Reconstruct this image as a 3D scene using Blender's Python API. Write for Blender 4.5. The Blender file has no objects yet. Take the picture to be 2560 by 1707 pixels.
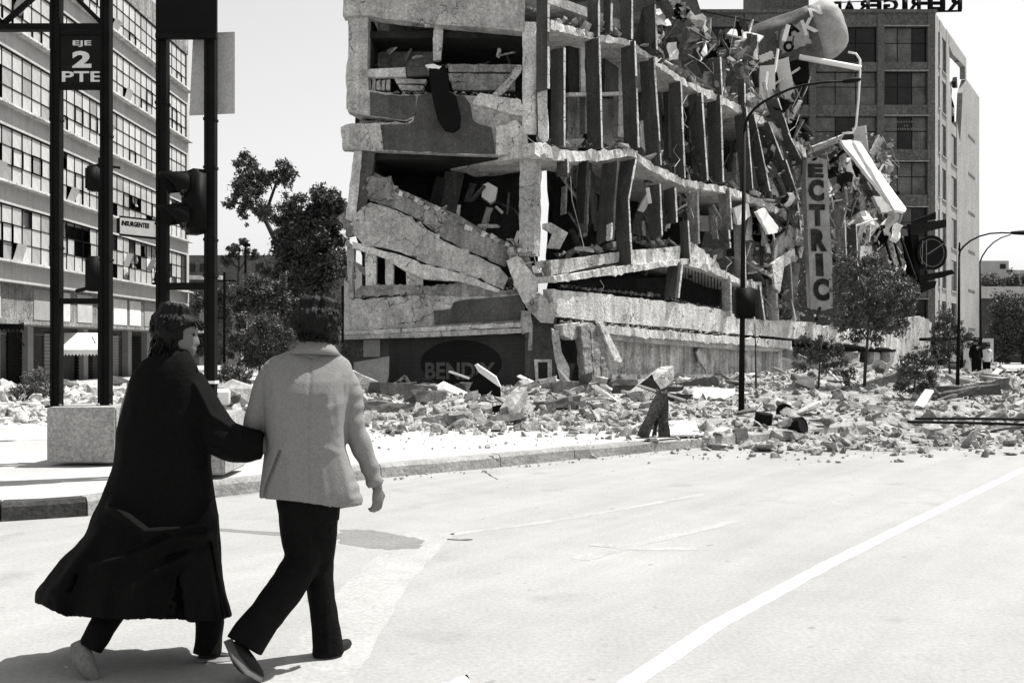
import bpy, bmesh, math, random
import numpy as np
from mathutils import Vector, Matrix, Euler, noise

S = bpy.context.scene
COL = S.collection
V = Vector

# ------------------------------------------------------------------ camera, sky, sun, exposure
F, HZ, CH = 2500.0, 870.0, 1.5            # focal length and horizon in photo pixels, eye height
cam_d = bpy.data.cameras.new('camera')
cam_d.sensor_width = 36.0
cam_d.lens = 36.0 * F / 2560.0
cam_d.shift_y = (HZ - 853.5) / 2560.0
cam_d.clip_start, cam_d.clip_end = 0.1, 3000
cam = bpy.data.objects.new('camera', cam_d)
cam.location = (0, 0, CH)
cam.rotation_euler = (math.radians(90), 0, 0)
COL.objects.link(cam)
S.camera = cam

SUN_AZ = math.atan2(0.93, 0.36)            # clockwise from +Y
SUN_EL = math.radians(62)
wd = bpy.data.worlds.new('World')
S.world = wd
wd.use_nodes = True
nt = wd.node_tree
nt.nodes.clear()
sky = nt.nodes.new('ShaderNodeTexSky')
sky.sky_type = 'NISHITA'
sky.sun_disc = False
sky.sun_elevation = SUN_EL
sky.sun_rotation = SUN_AZ
sky.air_density = 3.0
sky.dust_density = 0.6
bw = nt.nodes.new('ShaderNodeRGBToBW')     # a black-and-white photograph: the sky has no hue
bg = nt.nodes.new('ShaderNodeBackground')
bg.inputs[1].default_value = 0.092
wo = nt.nodes.new('ShaderNodeOutputWorld')
nt.links.new(sky.outputs[0], bw.inputs[0])
nt.links.new(bw.outputs[0], bg.inputs[0])
nt.links.new(bg.outputs[0], wo.inputs[0])

sun_d = bpy.data.lights.new('sun', 'SUN')
sun_d.energy = 4.9
sun_d.angle = math.radians(0.5)
sun_d.color = (1.0, 0.985, 0.96)
sun = bpy.data.objects.new('sun', sun_d)
sdir = V((math.sin(SUN_AZ) * math.cos(SUN_EL), math.cos(SUN_AZ) * math.cos(SUN_EL), math.sin(SUN_EL)))
sun.rotation_euler = sdir.to_track_quat('Z', 'Y').to_euler()
sun.location = (20, -5, 40)
COL.objects.link(sun)

S.view_settings.view_transform = 'Standard'
S.view_settings.look = 'None'
S.view_settings.gamma = 1.0
S.view_settings.exposure = 0.72
S.view_settings.use_curve_mapping = False
S.cycles.use_denoising = True
S.cycles.max_bounces = 6
S.cycles.diffuse_bounces = 3
S.cycles.glossy_bounces = 2
S.cycles.transmission_bounces = 3
S.cycles.transparent_max_bounces = 6

# ------------------------------------------------------------------ helpers
rng = random.Random(7)
npr = np.random.RandomState(11)

def P(x, y, Y):
    """photo pixel + distance -> world point"""
    return V(((x - 1280.0) / F * Y, Y, CH - (y - HZ) / F * Y))

def G(x, y, z=0.0):
    """photo pixel -> point on the ground at height z"""
    Y = (CH - z) * F / (y - HZ)
    return V(((x - 1280.0) / F * Y, Y, z))

class Plane:
    def __init__(self, o, n):
        self.o, self.n = V(o), V(n).normalized()
        self.u = V((0, 0, 1)).cross(self.n).normalized()
        self.v = self.n.cross(self.u).normalized()
    def at(self, x, y, off=0.0):
        d = V(((x - 1280.0) / F, 1.0, -(y - HZ) / F))
        c = V((0, 0, CH))
        o = self.o + self.n * off
        t = (o - c).dot(self.n) / d.dot(self.n)
        return c + d * t

def tag(o, label=None, cat=None, group=None, kind=None):
    if label: o['label'] = label
    if cat: o['category'] = cat
    if group: o['group'] = group
    if kind or cat: o['kind'] = kind or 'thing'
    return o

def adopt(o, parent):
    if parent is not None:
        o.parent = parent
        m = parent.matrix_basis.copy()
        p = parent.parent
        if p is not None:
            m = p.matrix_basis @ parent.matrix_parent_inverse @ m
        o.matrix_parent_inverse = m.inverted()
    return o

def mk(name, verts, faces, mat, parent=None, smooth=False, fix=True):
    me = bpy.data.meshes.new(name)
    me.from_pydata([tuple(v) for v in verts], [], faces)
    if fix:
        bm = bmesh.new(); bm.from_mesh(me)
        bmesh.ops.recalc_face_normals(bm, faces=bm.faces)
        bm.to_mesh(me); bm.free()
    if smooth:
        me.polygons.foreach_set('use_smooth', [True] * len(me.polygons))
    me.materials.append(mat)
    o = bpy.data.objects.new(name, me)
    COL.objects.link(o)
    return adopt(o, parent)

def mkbm(name, bm, mat, parent=None, smooth=False):
    me = bpy.data.meshes.new(name)
    bmesh.ops.recalc_face_normals(bm, faces=bm.faces)
    bm.to_mesh(me); bm.free()
    if smooth:
        me.polygons.foreach_set('use_smooth', [True] * len(me.polygons))
    me.materials.append(mat)
    o = bpy.data.objects.new(name, me)
    COL.objects.link(o)
    return adopt(o, parent)

def inst(name, me, loc, rot, scl, parent=None):
    o = bpy.data.objects.new(name, me)
    o.location = loc; o.rotation_euler = rot; o.scale = scl
    COL.objects.link(o)
    return adopt(o, parent)

def empty(name, loc, label=None, cat=None, group=None, kind=None):
    o = bpy.data.objects.new(name, None)
    o.empty_display_size = 0.3
    o.location = loc
    COL.objects.link(o)
    return tag(o, label, cat, group, kind)

class MB:
    """collects simple solids; build() links them as one mesh"""
    def __init__(self): self.v, self.f = [], []
    def add(self, vs, fs):
        b = len(self.v)
        self.v += [V(p) for p in vs]
        self.f += [tuple(i + b for i in f) for f in fs]
        return self
    def frame(self, c, ax, ay, az):
        c, ax, ay, az = V(c), V(ax), V(ay), V(az)
        vs = [c + ax * i + ay * j + az * k for k in (-1, 1) for j in (-1, 1) for i in (-1, 1)]
        return self.add(vs, [(0, 2, 3, 1), (4, 5, 7, 6), (0, 1, 5, 4), (2, 6, 7, 3), (0, 4, 6, 2), (1, 3, 7, 5)])
    def box(self, c, s, rz=0.0):
        m = Matrix.Rotation(rz, 3, 'Z')
        return self.frame(c, m @ V((s[0] / 2, 0, 0)), m @ V((0, s[1] / 2, 0)), V((0, 0, s[2] / 2)))
    def bar(self, a, b, w, d=None, up=V((0, 0, 1))):
        a, b = V(a), V(b); d = d or w
        t = (b - a)
        if abs(t.normalized().dot(up)) > 0.98: up = V((0, 1, 0))
        s = t.cross(up).normalized(); q = s.cross(t).normalized()
        return self.frame((a + b) / 2, t / 2, s * w / 2, q * d / 2)
    def tube(self, pts, r, n=8, cap=True):
        pts = [V(p) for p in pts]; rings = []
        prev = None
        for i, p in enumerate(pts):
            t = (pts[min(i + 1, len(pts) - 1)] - pts[max(i - 1, 0)]).normalized()
            if prev is None:
                a = t.orthogonal().normalized()
            else:
                a = (prev - t * prev.dot(t)).normalized()
            prev = a; b = t.cross(a)
            rr = r[i] if isinstance(r, (list, tuple)) else r
            rings.append([p + (a * math.cos(2 * math.pi * k / n) + b * math.sin(2 * math.pi * k / n)) * rr for k in range(n)])
        return self.rings(rings, cap)
    def rings(self, rings, cap=True):
        n = len(rings[0]); b = len(self.v)
        for r in rings: self.v += [V(p) for p in r]
        for i in range(len(rings) - 1):
            for k in range(n):
                a0 = b + i * n + k; a1 = b + i * n + (k + 1) % n
                self.f.append((a0, a1, a1 + n, a0 + n))
        if cap:
            self.f.append(tuple(b + k for k in reversed(range(n))))
            e = b + (len(rings) - 1) * n
            self.f.append(tuple(e + k for k in range(n)))
        return self
    def prism(self, ring, off):
        ring = [V(p) for p in ring]; off = V(off)
        return self.rings([ring, [p + off for p in ring]], True)
    def build(self, name, mat, parent=None, smooth=False, fix=True):
        return mk(name, self.v, self.f, mat, parent, smooth, fix)

def rough_ring(pts, seg, jag, u, v, both=False):
    """outline broken into short runs; bites of uneven size, none exactly alike"""
    out, plain = [], []
    n = len(pts)
    for i in range(n):
        a, b = pts[i], pts[(i + 1) % n]
        out.append(a.copy()); plain.append(a.copy())
        k = int((b - a).length / seg)
        for j in range(1, k + 1):
            q = a.lerp(b, min(.97, max(.03, (j + rng.uniform(-.35, .35)) / (k + 1))))
            g = jag * (0.35 + 2.2 * rng.random() ** 4)
            out.append(q + u * rng.uniform(-g, g) + v * rng.uniform(-g, g)); plain.append(q)
    return (out, plain) if both else out

def rough(name, parent, px, pl, thick, mat, jag=0.05, seg=0.35, off=0.0, tilt=None, smooth=False):
    """a slab of broken concrete: outline given as photo pixels on a wall plane, real thickness behind it"""
    ring, plain = rough_ring([pl.at(x, y, off) for x, y in px], seg, jag, pl.u, pl.v, True)
    t0 = tilt or V((0, 0, 0))
    if jag: ring = [p + pl.n * rng.uniform(-jag, jag) * .6 for p in ring]
    mid = [p.lerp(q, .7) - pl.n * min(thick * .4, .12 + rng.random() * .15) for p, q in zip(ring, plain)]
    back = [p - pl.n * (thick + rng.uniform(-jag, jag) * 0.8) + t0 for p in plain]
    n = len(ring)
    layers = [ring, mid, back] if jag and thick > .12 else [ring, [p - pl.n * thick + t0 for p in ring]]
    faces = [tuple(range(n)), tuple(range(len(layers) * n - 1, (len(layers) - 1) * n - 1, -1))]
    for l in range(len(layers) - 1):
        o_ = l * n
        faces += [(o_ + i, o_ + i + n, o_ + (i + 1) % n + n, o_ + (i + 1) % n) for i in range(n)]
    me = bpy.data.meshes.new(name)
    bm = bmesh.new()
    vs = [bm.verts.new(p) for l in layers for p in l]
    for f in faces: bm.faces.new([vs[i] for i in f])
    bmesh.ops.recalc_face_normals(bm, faces=bm.faces)
    bmesh.ops.triangulate(bm, faces=[f for f in bm.faces if len(f.verts) > 4])
    bm.to_mesh(me); bm.free()
    me.materials.append(mat)
    o = bpy.data.objects.new(name, me)
    COL.objects.link(o)
    return adopt(o, parent)

def text_mesh(s, size, depth=0.0, bold=0.0, sx=1.0, spacing=1.0, align='CENTER'):
    cu = bpy.data.curves.new('lettering', 'FONT')
    cu.body = s; cu.size = size; cu.extrude = depth; cu.offset = bold
    cu.align_x = align; cu.align_y = 'CENTER'; cu.space_character = spacing
    cu.resolution_u = 3
    o = bpy.data.objects.new('lettering', cu)
    COL.objects.link(o)
    dg = bpy.context.evaluated_depsgraph_get()
    me = bpy.data.meshes.new_from_object(o.evaluated_get(dg))
    bpy.data.objects.remove(o); bpy.data.curves.remove(cu)
    for v in me.vertices: v.co.x *= sx
    return me

def put_text(name, me, mat, c, u, v, parent=None, mirror=False):
    """text mesh -> object whose x runs along u, y along v"""
    u, v = V(u).normalized(), V(v).normalized()
    n = u.cross(v)
    if mirror: u = -u
    me = me.copy()
    m = Matrix((u, v, n)).transposed()
    for p in me.vertices: p.co = V(c) + m @ p.co
    if mirror: me.flip_normals()
    me.materials.clear(); me.materials.append(mat)
    me.name = name
    o = bpy.data.objects.new(name, me)
    COL.objects.link(o)
    return adopt(o, parent)

# ------------------------------------------------------------------ materials (grey: the photograph is black and white)
def material(name, base, var=0.25, scale=1.5, rough_=0.9, bump=0.3, bscale=None, streak=0.0, rand=0.0, spec=0.2, fine=0.0, fscale=38.0, metal=0.0, tint=(1, 0.995, 0.98), crack=False):
    m = bpy.data.materials.new(name); m.use_nodes = True
    t = m.node_tree; nd = t.nodes; lk = t.links
    b = nd['Principled BSDF']
    b.inputs['Roughness'].default_value = rough_
    b.inputs['Specular IOR Level'].default_value = spec
    b.inputs['Metallic'].default_value = metal
    tc = nd.new('ShaderNodeTexCoord')
    def noise_(sc, det=6.0, rg=0.6, stretch=None):
        n = nd.new('ShaderNodeTexNoise'); n.inputs['Scale'].default_value = sc
        n.inputs['Detail'].default_value = det; n.inputs['Roughness'].default_value = rg
        if stretch:
            mp = nd.new('ShaderNodeMapping'); mp.inputs['Scale'].default_value = stretch
            lk.new(tc.outputs['Object'], mp.inputs[0]); lk.new(mp.outputs[0], n.inputs['Vector'])
        else:
            lk.new(tc.outputs['Object'], n.inputs['Vector'])
        return n.outputs[0]
    def math_(op, a, b_):
        n = nd.new('ShaderNodeMath'); n.operation = op
        for i, q in enumerate((a, b_)):
            if isinstance(q, (int, float)): n.inputs[i].default_value = q
            else: lk.new(q, n.inputs[i])
        return n.outputs[0]
    def remap(s, lo, hi, a, b_):
        n = nd.new('ShaderNodeMapRange'); n.inputs[1].default_value = lo; n.inputs[2].default_value = hi
        n.inputs[3].default_value = a; n.inputs[4].default_value = b_
        lk.new(s, n.inputs[0]); return n.outputs[0]
    val = remap(noise_(scale), 0.3, 0.7, 1 - var, 1 + var)
    val = math_('MULTIPLY', val, remap(noise_(scale * 7.3, 4), 0.3, 0.7, 1 - var * 0.6, 1 + var * 0.6))
    if streak:
        val = math_('MULTIPLY', val, remap(noise_(2.2, 5, 0.65, (1.6, 1.6, 0.12)), 0.35, 0.65, 1 - streak, 1 + streak * 0.5))
    if fine:
        val = math_('MULTIPLY', val, remap(noise_(fscale, 2), 0.3, 0.7, 1 - fine, 1 + fine))
    if rand:
        oi = nd.new('ShaderNodeObjectInfo')
        val = math_('MULTIPLY', val, remap(oi.outputs['Random'], 0, 1, 1 - rand, 1 + rand))
    if crack:   # hairline cracks in broken concrete, only in patches
        nv = nd.new('ShaderNodeTexNoise'); nv.inputs['Scale'].default_value = 1.7; nv.inputs['Detail'].default_value = 6
        lk.new(tc.outputs['Object'], nv.inputs['Vector'])
        wv = nd.new('ShaderNodeVectorMath'); wv.operation = 'MULTIPLY_ADD'; lk.new(nv.outputs['Color'], wv.inputs[0]); wv.inputs[1].default_value = (1.3, 1.3, 1.3); lk.new(tc.outputs['Object'], wv.inputs[2])
        vo = nd.new('ShaderNodeTexVoronoi'); vo.feature = 'DISTANCE_TO_EDGE'; vo.inputs['Scale'].default_value = 0.75; lk.new(wv.outputs[0], vo.inputs['Vector'])
        line = remap(vo.outputs['Distance'], 0.004, 0.016, 0.0, 1.0)
        msk = remap(noise_(0.6, 3), 0.44, 0.56, 0.0, 0.8)
        val = math_('MULTIPLY', val, math_('SUBTRACT', 1.0, math_('MULTIPLY', math_('SUBTRACT', 1.0, line), msk)))
        val = math_('MULTIPLY', val, remap(noise_(3.4, 5, .7), 0.58, 0.66, 1.0, 0.72))
    val = math_('MULTIPLY', val, base)
    cb = nd.new('ShaderNodeCombineColor')
    for i in range(3): lk.new(math_('MULTIPLY', val, tint[i]), cb.inputs[i])
    lk.new(cb.outputs[0], b.inputs['Base Color'])
    if bump:
        bp = nd.new('ShaderNodeBump'); bp.inputs['Strength'].default_value = bump
        bp.inputs['Distance'].default_value = 0.05
        lk.new(noise_(bscale or scale * 6, 8, 0.65), bp.inputs['Height'])
        lk.new(bp.outputs[0], b.inputs['Normal'])
    return m

M = {}
def road_material():
    """worn pale asphalt: blotches, tyre-worn streaks along the lanes, fine aggregate, a few oil spots"""
    m = material('worn_asphalt', 0.30, 0.07, 0.4, 0.9, 0.18, 70, fine=0.10, spec=0.12)
    t = m.node_tree; nd, lk = t.nodes, t.links; b = nd['Principled BSDF']
    src = b.inputs['Base Color'].links[0].from_socket
    tc = nd.new('ShaderNodeTexCoord')
    def nz(scale, loc_scale, rot, lo, hi, a, c, det=5):
        mp = nd.new('ShaderNodeMapping'); mp.vector_type = 'TEXTURE'; mp.inputs['Rotation'].default_value = (0, 0, rot); mp.inputs['Scale'].default_value = loc_scale
        n = nd.new('ShaderNodeTexNoise'); n.inputs['Scale'].default_value = scale; n.inputs['Detail'].default_value = det
        r = nd.new('ShaderNodeMapRange'); r.inputs[1].default_value = lo; r.inputs[2].default_value = hi; r.inputs[3].default_value = a; r.inputs[4].default_value = c
        lk.new(tc.outputs['Object'], mp.inputs[0]); lk.new(mp.outputs[0], n.inputs['Vector']); lk.new(n.outputs[0], r.inputs[0]); return r.outputs[0]
    v = None
    for s_ in (nz(1.0, (9.0, .7, 1), math.radians(52), .35, .65, .93, 1.05), nz(1.0, (2.5, .22, 1), math.radians(55), .35, .68, .965, 1.03), nz(1.3, (1, 1, 1), 0, .62, .74, 1.0, .80), nz(7.0, (1, 1, 1), 0, .70, .76, 1.0, .72, 2)):
        if v is None: v = s_
        else:
            q = nd.new('ShaderNodeMath'); q.operation = 'MULTIPLY'; lk.new(v, q.inputs[0]); lk.new(s_, q.inputs[1]); v = q.outputs[0]
    mx = nd.new('ShaderNodeVectorMath'); mx.operation = 'SCALE'; lk.new(src, mx.inputs[0]); lk.new(v, mx.inputs['Scale']); lk.new(mx.outputs[0], b.inputs['Base Color'])
    return m
M['road'] = road_material()
M['pave'] = material('pavement_concrete', 0.38, 0.14, 0.7, 0.9, 0.25, 30, fine=0.12)
M['kerb'] = material('kerb_concrete', 0.27, 0.3, 1.5, 0.9, 0.5, 18, fine=0.2)
M['kerb_dark'] = material('dark_kerb_concrete', 0.045, 0.4, 3.0, 0.85, 0.5, 18, fine=0.25)  # darker base colour for the left run of kerb stones
M['paint'] = material('worn_road_paint', 0.44, 0.14, 5.0, 0.8, 0.1, 40, fine=0.15)
M['paint_faint'] = material('faded_road_paint', 0.315, 0.12, 2.0, 0.85, 0.1, 40, fine=0.14)
M['patch'] = material('painted_cast_shadow', 0.18, 0.12, 2.0, 0.9, 0.2, 50, fine=0.15)  # darker road tone for the painted overhead shadow
M['tar'] = material('tar_seam', 0.03, 0.2, 3.0, 0.8, 0.1)
M['conc'] = material('bare_concrete', 0.40, 0.34, 0.9, 0.93, 0.9, 9, streak=0.25, fine=0.28, fscale=15.0, crack=True)
M['conc_lt'] = material('pale_concrete', 0.56, 0.26, 1.1, 0.93, 0.8, 10, streak=0.25, fine=0.28, fscale=15.0, crack=True)
M['conc_dk'] = material('grey_stucco', 0.085, 0.28, 1.2, 0.93, 0.5, 22, streak=0.2, fine=0.28, fscale=15.0)
M['fin'] = material('dark_fin_stucco', 0.075, 0.25, 1.0, 0.93, 0.5, 24, streak=0.25, fine=0.28, fscale=15.0)
M['conc_md'] = material('stained_concrete', 0.25, 0.4, 0.9, 0.93, 1.0, 8, streak=0.35, fine=0.28, fscale=15.0, crack=True)
M['inside'] = material('shade_dark_interior', 0.022, 0.5, 0.7, 0.95, 0.8, 5)  # near black base stands in for the shade inside the buildings
M['rubble'] = material('rubble_concrete', 0.29, 0.3, 2.5, 0.95, 0.6, 14, rand=0.55, fine=0.25, fscale=14.0)
M['rubble_fine'] = material('crushed_rubble', 0.27, 0.6, 3.2, 0.95, 1.0, 10, fine=0.3)
M['rubble_dk'] = material('dark_rubble', 0.10, 0.4, 2.5, 0.95, 0.6, 14, rand=0.4)
M['steel_dk'] = material('dark_painted_steel', 0.0065, 0.3, 3.0, 0.7, 0.1, 30, spec=0.08)
M['black'] = material('black_enamel', 0.005, 0.2, 3.0, 0.6, 0.05, 30, spec=0.08)
M['steel'] = material('grey_steel', 0.30, 0.2, 4.0, 0.5, 0.1, 30, spec=0.4)
M['white'] = material('white_paint', 0.78, 0.10, 2.0, 0.7, 0.1, 20, fine=0.05)
M['white_sheet'] = material('white_sheet', 0.80, 0.06, 2.0, 0.8, 0.1, 12)
M['grey_panel'] = material('grey_panel', 0.30, 0.12, 2.0, 0.85, 0.2, 20, fine=0.2)
M['letter'] = material('pale_lettering', 0.62, 0.12, 9.0, 0.8, 0.0)
M['letter_dim'] = material('faded_lettering', 0.16, 0.25, 9.0, 0.8, 0.0)
M['wood'] = material('splintered_wood', 0.16, 0.35, 2.0, 0.85, 0.6, 14, streak=0.3, rand=0.3)
M['bark'] = material('bark', 0.05, 0.3, 6.0, 0.95, 0.8, 30)
M['leaf'] = material('leaf', 0.075, 0.3, 0.8, 0.6, 0.0, rand=0.2, spec=0.4)
M['leaf_dk'] = material('dark_leaf', 0.08, 0.3, 0.8, 0.6, 0.0, rand=0.2, spec=0.35)
M['stucco_lt'] = material('painted_wall', 0.44, 0.10, 0.8, 0.9, 0.3, 20, streak=0.12, fine=0.1)
M['hotel'] = material('dark_shaded_stucco', 0.105, 0.14, 0.5, 0.9, 0.4, 12, streak=0.15, fine=0.4, fscale=6.0)  # dark base also carries the shade on the corner block's front
M['hotel_lt'] = material('pale_sunlit_stucco', 0.27, 0.12, 0.5, 0.9, 0.3, 12, streak=0.15, fine=0.25, fscale=6.0)  # paler base carries the sunlight on the corner block's side
M['glass_dk'] = material('dark_window_glass', 0.012, 0.5, 0.8, 0.15, 0.02, 6, spec=0.2)
M['dark_wall'] = material('dark_wall', 0.07, 0.35, 0.5, 0.9, 0.4, 8, fine=0.3)

# ================================================================== ground, pavement, kerb, markings
g = mk('road', [(-1500, -60, 0), (1500, -60, 0), (1500, 2600, 0), (-1500, 2600, 0)], [(0, 1, 2, 3)], M['road'])
tag(g, kind='structure')

KERB = [(-7.6, 7.55), (-6.0, 8.0), (-4.42, 8.64), (-3.79, 8.93), (-3.07, 9.95), (-1.51, 11.55), (-0.14, 12.6), (0.85, 13.5), (3.0, 15.2), (6.2, 17.9), (10.0, 21.4), (14.0, 25.3), (20.0, 31.2), (30.0, 41.0)]
def kerb_norm(i):
    a = V((*KERB[max(i - 1, 0)], 0)); b = V((*KERB[min(i + 1, len(KERB) - 1)], 0))
    t = (b - a).normalized()
    return V((-t.y, t.x, 0))
inner = [V((*k, 0.15)) + kerb_norm(i) * 0.2 for i, k in enumerate(KERB)]
bm = bmesh.new()
pv = [bm.verts.new(p) for p in inner] + [bm.verts.new(p) for p in [(31, 44, .15), (52, 90, .15), (-60, 130, .15), (-60, 7.0, .15)]]
bm.faces.new(pv)
bmesh.ops.triangulate(bm, faces=bm.faces[:])
for f in bm.faces:
    if f.normal.z < 0: f.normal_flip()
me = bpy.data.meshes.new('pavement'); bm.to_mesh(me); bm.free(); me.materials.append(M['pave'])
o = bpy.data.objects.new('pavement', me); COL.objects.link(o); tag(o, kind='structure')

kerb = empty('kerb', (0, 13, 0), kind='structure')
# kerb stones follow the line, each with its own chamfer and small settlement
pts = []
for i in range(len(KERB) - 1):
    a, b = V((*KERB[i], 0)), V((*KERB[i + 1], 0))
    n = max(1, int((b - a).length / 0.95))
    for j in range(n): pts.append((a.lerp(b, j / n), kerb_norm(i).lerp(kerb_norm(i + 1), j / n).normalized()))
pts.append((V((*KERB[-1], 0)), kerb_norm(len(KERB) - 1)))
for i in range(len(pts) - 1):
    (a, na), (b, nb) = pts[i], pts[i + 1]
    gap = (b - a).normalized() * 0.006
    dz = rng.uniform(-0.012, 0.008); a = a + gap; b = b - gap
    sh = V((0, 0, 0.162 + dz))
    if i in (9, 12): sh.z -= 0.03; a = a + na * 0.03
    prof = lambda p, n: [p + V((0, 0, -.02)), p + n * .012 + V((0, 0, .125 + dz)), p + n * .045 + sh, p + n * .21 + sh, p + n * .21 + V((0, 0, -.02))]
    r1, r2 = prof(a, na), prof(b, nb)
    mid = [p.lerp(q, 0.5) + V((rng.uniform(-.006, .006), rng.uniform(-.006, .006), rng.uniform(-.008, .004))) for p, q in zip(r1, r2)]
    MB().rings([r1, mid, r2]).build('kerb_stone', M['kerb_dark'] if b.x < -3.74 else M['kerb'], kerb)

def strip(name, line, w, mat, z=0.0012, jag=0.0):
    """painted line: list of ground points, width(s)"""
    line = [V(p) for p in line]; fine = []
    for i in range(len(line) - 1):
        n = max(2, int((line[i + 1] - line[i]).length / 0.12)) if jag else 4
        for j in range(n): fine.append(line[i].lerp(line[i + 1], j / n))
    fine.append(line[-1]); vs, fs = [], []
    for i, p in enumerate(fine):
        t = fine[min(i + 1, len(fine) - 1)] - fine[max(i - 1, 0)]
        s = V((-t.y, t.x, 0)).normalized()
        ww = w[0] + (w[1] - w[0]) * i / (len(fine) - 1) if isinstance(w, tuple) else w
        for sg in (-1, 1):
            q = p + s * sg * (ww / 2 + rng.uniform(-jag, jag)); vs.append((q.x, q.y, z))
    for i in range(len(fine) - 1): fs.append((2 * i, 2 * i + 2, 2 * i + 3, 2 * i + 1))
    o = mk(name, vs, fs, mat, fix=False)
    for p in o.data.polygons:
        if p.normal.z < 0: p.flip()
    return tag(o, kind='structure')

strip('lane_line', [G(1480, 1790), G(1573, 1707), G(1800, 1556), G(2072, 1409), G(2330, 1282), G(2560, 1172), G(2750, 1098)], 0.112, M['paint'], jag=0.005)
strip('crosswalk_line', [G(1080, 1330), G(1010, 1391), G(930, 1475), G(770, 1707), G(700, 1850)], 0.40, M['paint_faint'], jag=0.01)
strip('crosswalk_line', [G(1092, 1352), G(1000, 1486), G(850, 1707), G(790, 1800)], 0.025, M['paint_faint'], z=0.0018, jag=0.008)
strip('arrow_marking', [G(1445, 1398), G(1600, 1358), G(1840, 1302)], (0.16, 0.10), M['paint_faint'], jag=0.015)
strip('arrow_marking', [G(1480, 1360), G(1600, 1372), G(1740, 1372)], (0.12, 0.10), M['paint_faint'], z=0.0018, jag=0.015)
strip('faded_line', [G(1130, 1336), G(1400, 1300), G(1760, 1235)], 0.10, M['paint_faint'], jag=0.02)
pa = [G(x, y, 0.0014) for x, y in [(850, 1324), (900, 1322), (965, 1330), (1062, 1350), (1050, 1370), (960, 1374), (850, 1358)]]  # overhead shadow painted onto the road as a flat dark shape
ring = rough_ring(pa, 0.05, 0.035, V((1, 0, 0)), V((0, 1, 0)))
o = mk('cast_shadow_patch', ring, [tuple(range(len(ring)))], M['patch'], fix=False)
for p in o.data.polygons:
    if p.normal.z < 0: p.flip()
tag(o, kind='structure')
strip('cast_shadow_patch', [G(520, 1322), G(700, 1334), G(850, 1340)], (0.10, 0.16), M['patch'], z=0.0012, jag=0.015)  # thin band of the same overhead shadow, painted on the road
strip('tar_seam', [G(1118, 1348), G(1150, 1350), G(1182, 1349)], 0.02, M['tar'], z=0.005, jag=0.006)
strip('tar_seam', [G(1225, 1140, .17), G(1245, 1152, .17), G(1262, 1160, .17)], 0.03, M['tar'], z=0.175, jag=0.01)

# ================================================================== office building, left
XF = -18.3
office = empty('office_building', (XF - 6, 45, 0), 'pale office block with long bands of broken steel windows, left side of the street', 'building')
Y0, Y1 = 31.5, 56.5
SILLS = [15.96, 13.14, 10.32, 7.5, 4.68]
def wbox(mb, x0, x1, y0, y1, z0, z1):
    return mb.box(((x0 + x1) / 2, (y0 + y1) / 2, (z0 + z1) / 2), (abs(x1 - x0), abs(y1 - y0), abs(z1 - z0)))
wbox(MB(), XF, XF - 12, Y0, Y1, 18.02, 19.15).build('parapet', M['conc_md'], office)
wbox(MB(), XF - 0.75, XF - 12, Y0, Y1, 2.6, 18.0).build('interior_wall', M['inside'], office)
wbox(MB(), XF - 0.01, XF - 0.74, Y1 - 0.18, Y1 - 0.002, 2.6, 18.0).build('end_pier', M['stucco_lt'], office)
wbox(MB(), XF - 0.01, XF - 12, Y1 + 0.001, Y1 + 0.2, 0.1, 18.0).build('end_wall', M['stucco_lt'], office)
M['pane'] = material('window_pane', 0.42, 0.14, 0.8, 0.12, 0.02, 3, rand=0.16, spec=0.5)  # pale base stands in for sky reflected in the glass
M['pane_gr'] = material('dusty_window_pane', 0.26, 0.2, 0.4, 0.15, 0.02, 3, rand=0.2, spec=0.5)
M['cloth'] = material('torn_curtain', 0.55, 0.15, 2.0, 0.9, 0.3, 8, rand=0.3)
def pane_mesh(nm, mat, h):
    mb = MB(); mb.box((0, 0, 0), (0.012, 0.70, h)); o = mb.build(nm, mat); me = o.data
    bpy.data.objects.remove(o); return me
PH = 0.645
pm = [pane_mesh('pane', M['pane'], PH), pane_mesh('pane', M['pane_gr'], PH)]
panes = []
NC = int((Y1 - 0.2 - Y0) / 0.75)
for k, zs in enumerate(SILLS):
    wbox(MB(), XF + 0.0, XF - 0.7, Y0, Y1 - 0.001, zs - 0.77, zs - 0.08).build('spandrel', M['stucco_lt'], office)
    wbox(MB(), XF + 0.30, XF - 0.72, Y0, Y1 + 0.05, zs - 0.08, zs).build('sill', M['conc_lt'], office)
    wb = empty('window_band', (XF, 45, zs)); adopt(wb, None); wb.parent = office; wb.matrix_parent_inverse = office.matrix_basis.inverted()
    mb = MB(); zt = zs + 2.05
    for r in range(4):
        z = zs + 0.03 + r * (2.05 - 0.06) / 3
        mb.box((XF - 0.08, (Y0 + Y1 - 0.2) / 2, z), (0.06, Y1 - 0.2 - Y0, 0.045 if r in (0, 3) else 0.026))
    for c in range(NC + 1):
        mb.box((XF - 0.082, Y0 + c * 0.75, (zs + zt) / 2), (0.055, 0.045 if c % 4 == 0 else 0.024, 2.0))
    # hopper sashes with heavier frames
    for q in range(9):
        c = rng.randrange(NC - 1); r = rng.randrange(2)
        y, z = Y0 + c * 0.75, zs + 0.03 + r * 0.663
        for a, b in (((0, 0), (.75, 0)), ((.75, 0), (.75, .663)), ((.75, .663), (0, .663)), ((0, .663), (0, 0))):
            mb.bar((XF - 0.045, y + a[0], z + a[1]), (XF - 0.045, y + b[0], z + b[1]), 0.06, 0.03)
    fr = mb.build('window_frame', M['steel_dk'], wb)
    broken = [0.01, 0.015, 0.035, 0.11, 0.32][k]
    for c in range(NC):
        for r in range(3):
            u = rng.random()
            if k >= 3 and noise.noise((c * .35, r * .3, k * 3.1)) > 0.12: u *= 0.55
            if u < broken: continue
            panes.append((Y0 + c * 0.75 + 0.375, zs, r, wb, k))
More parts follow.
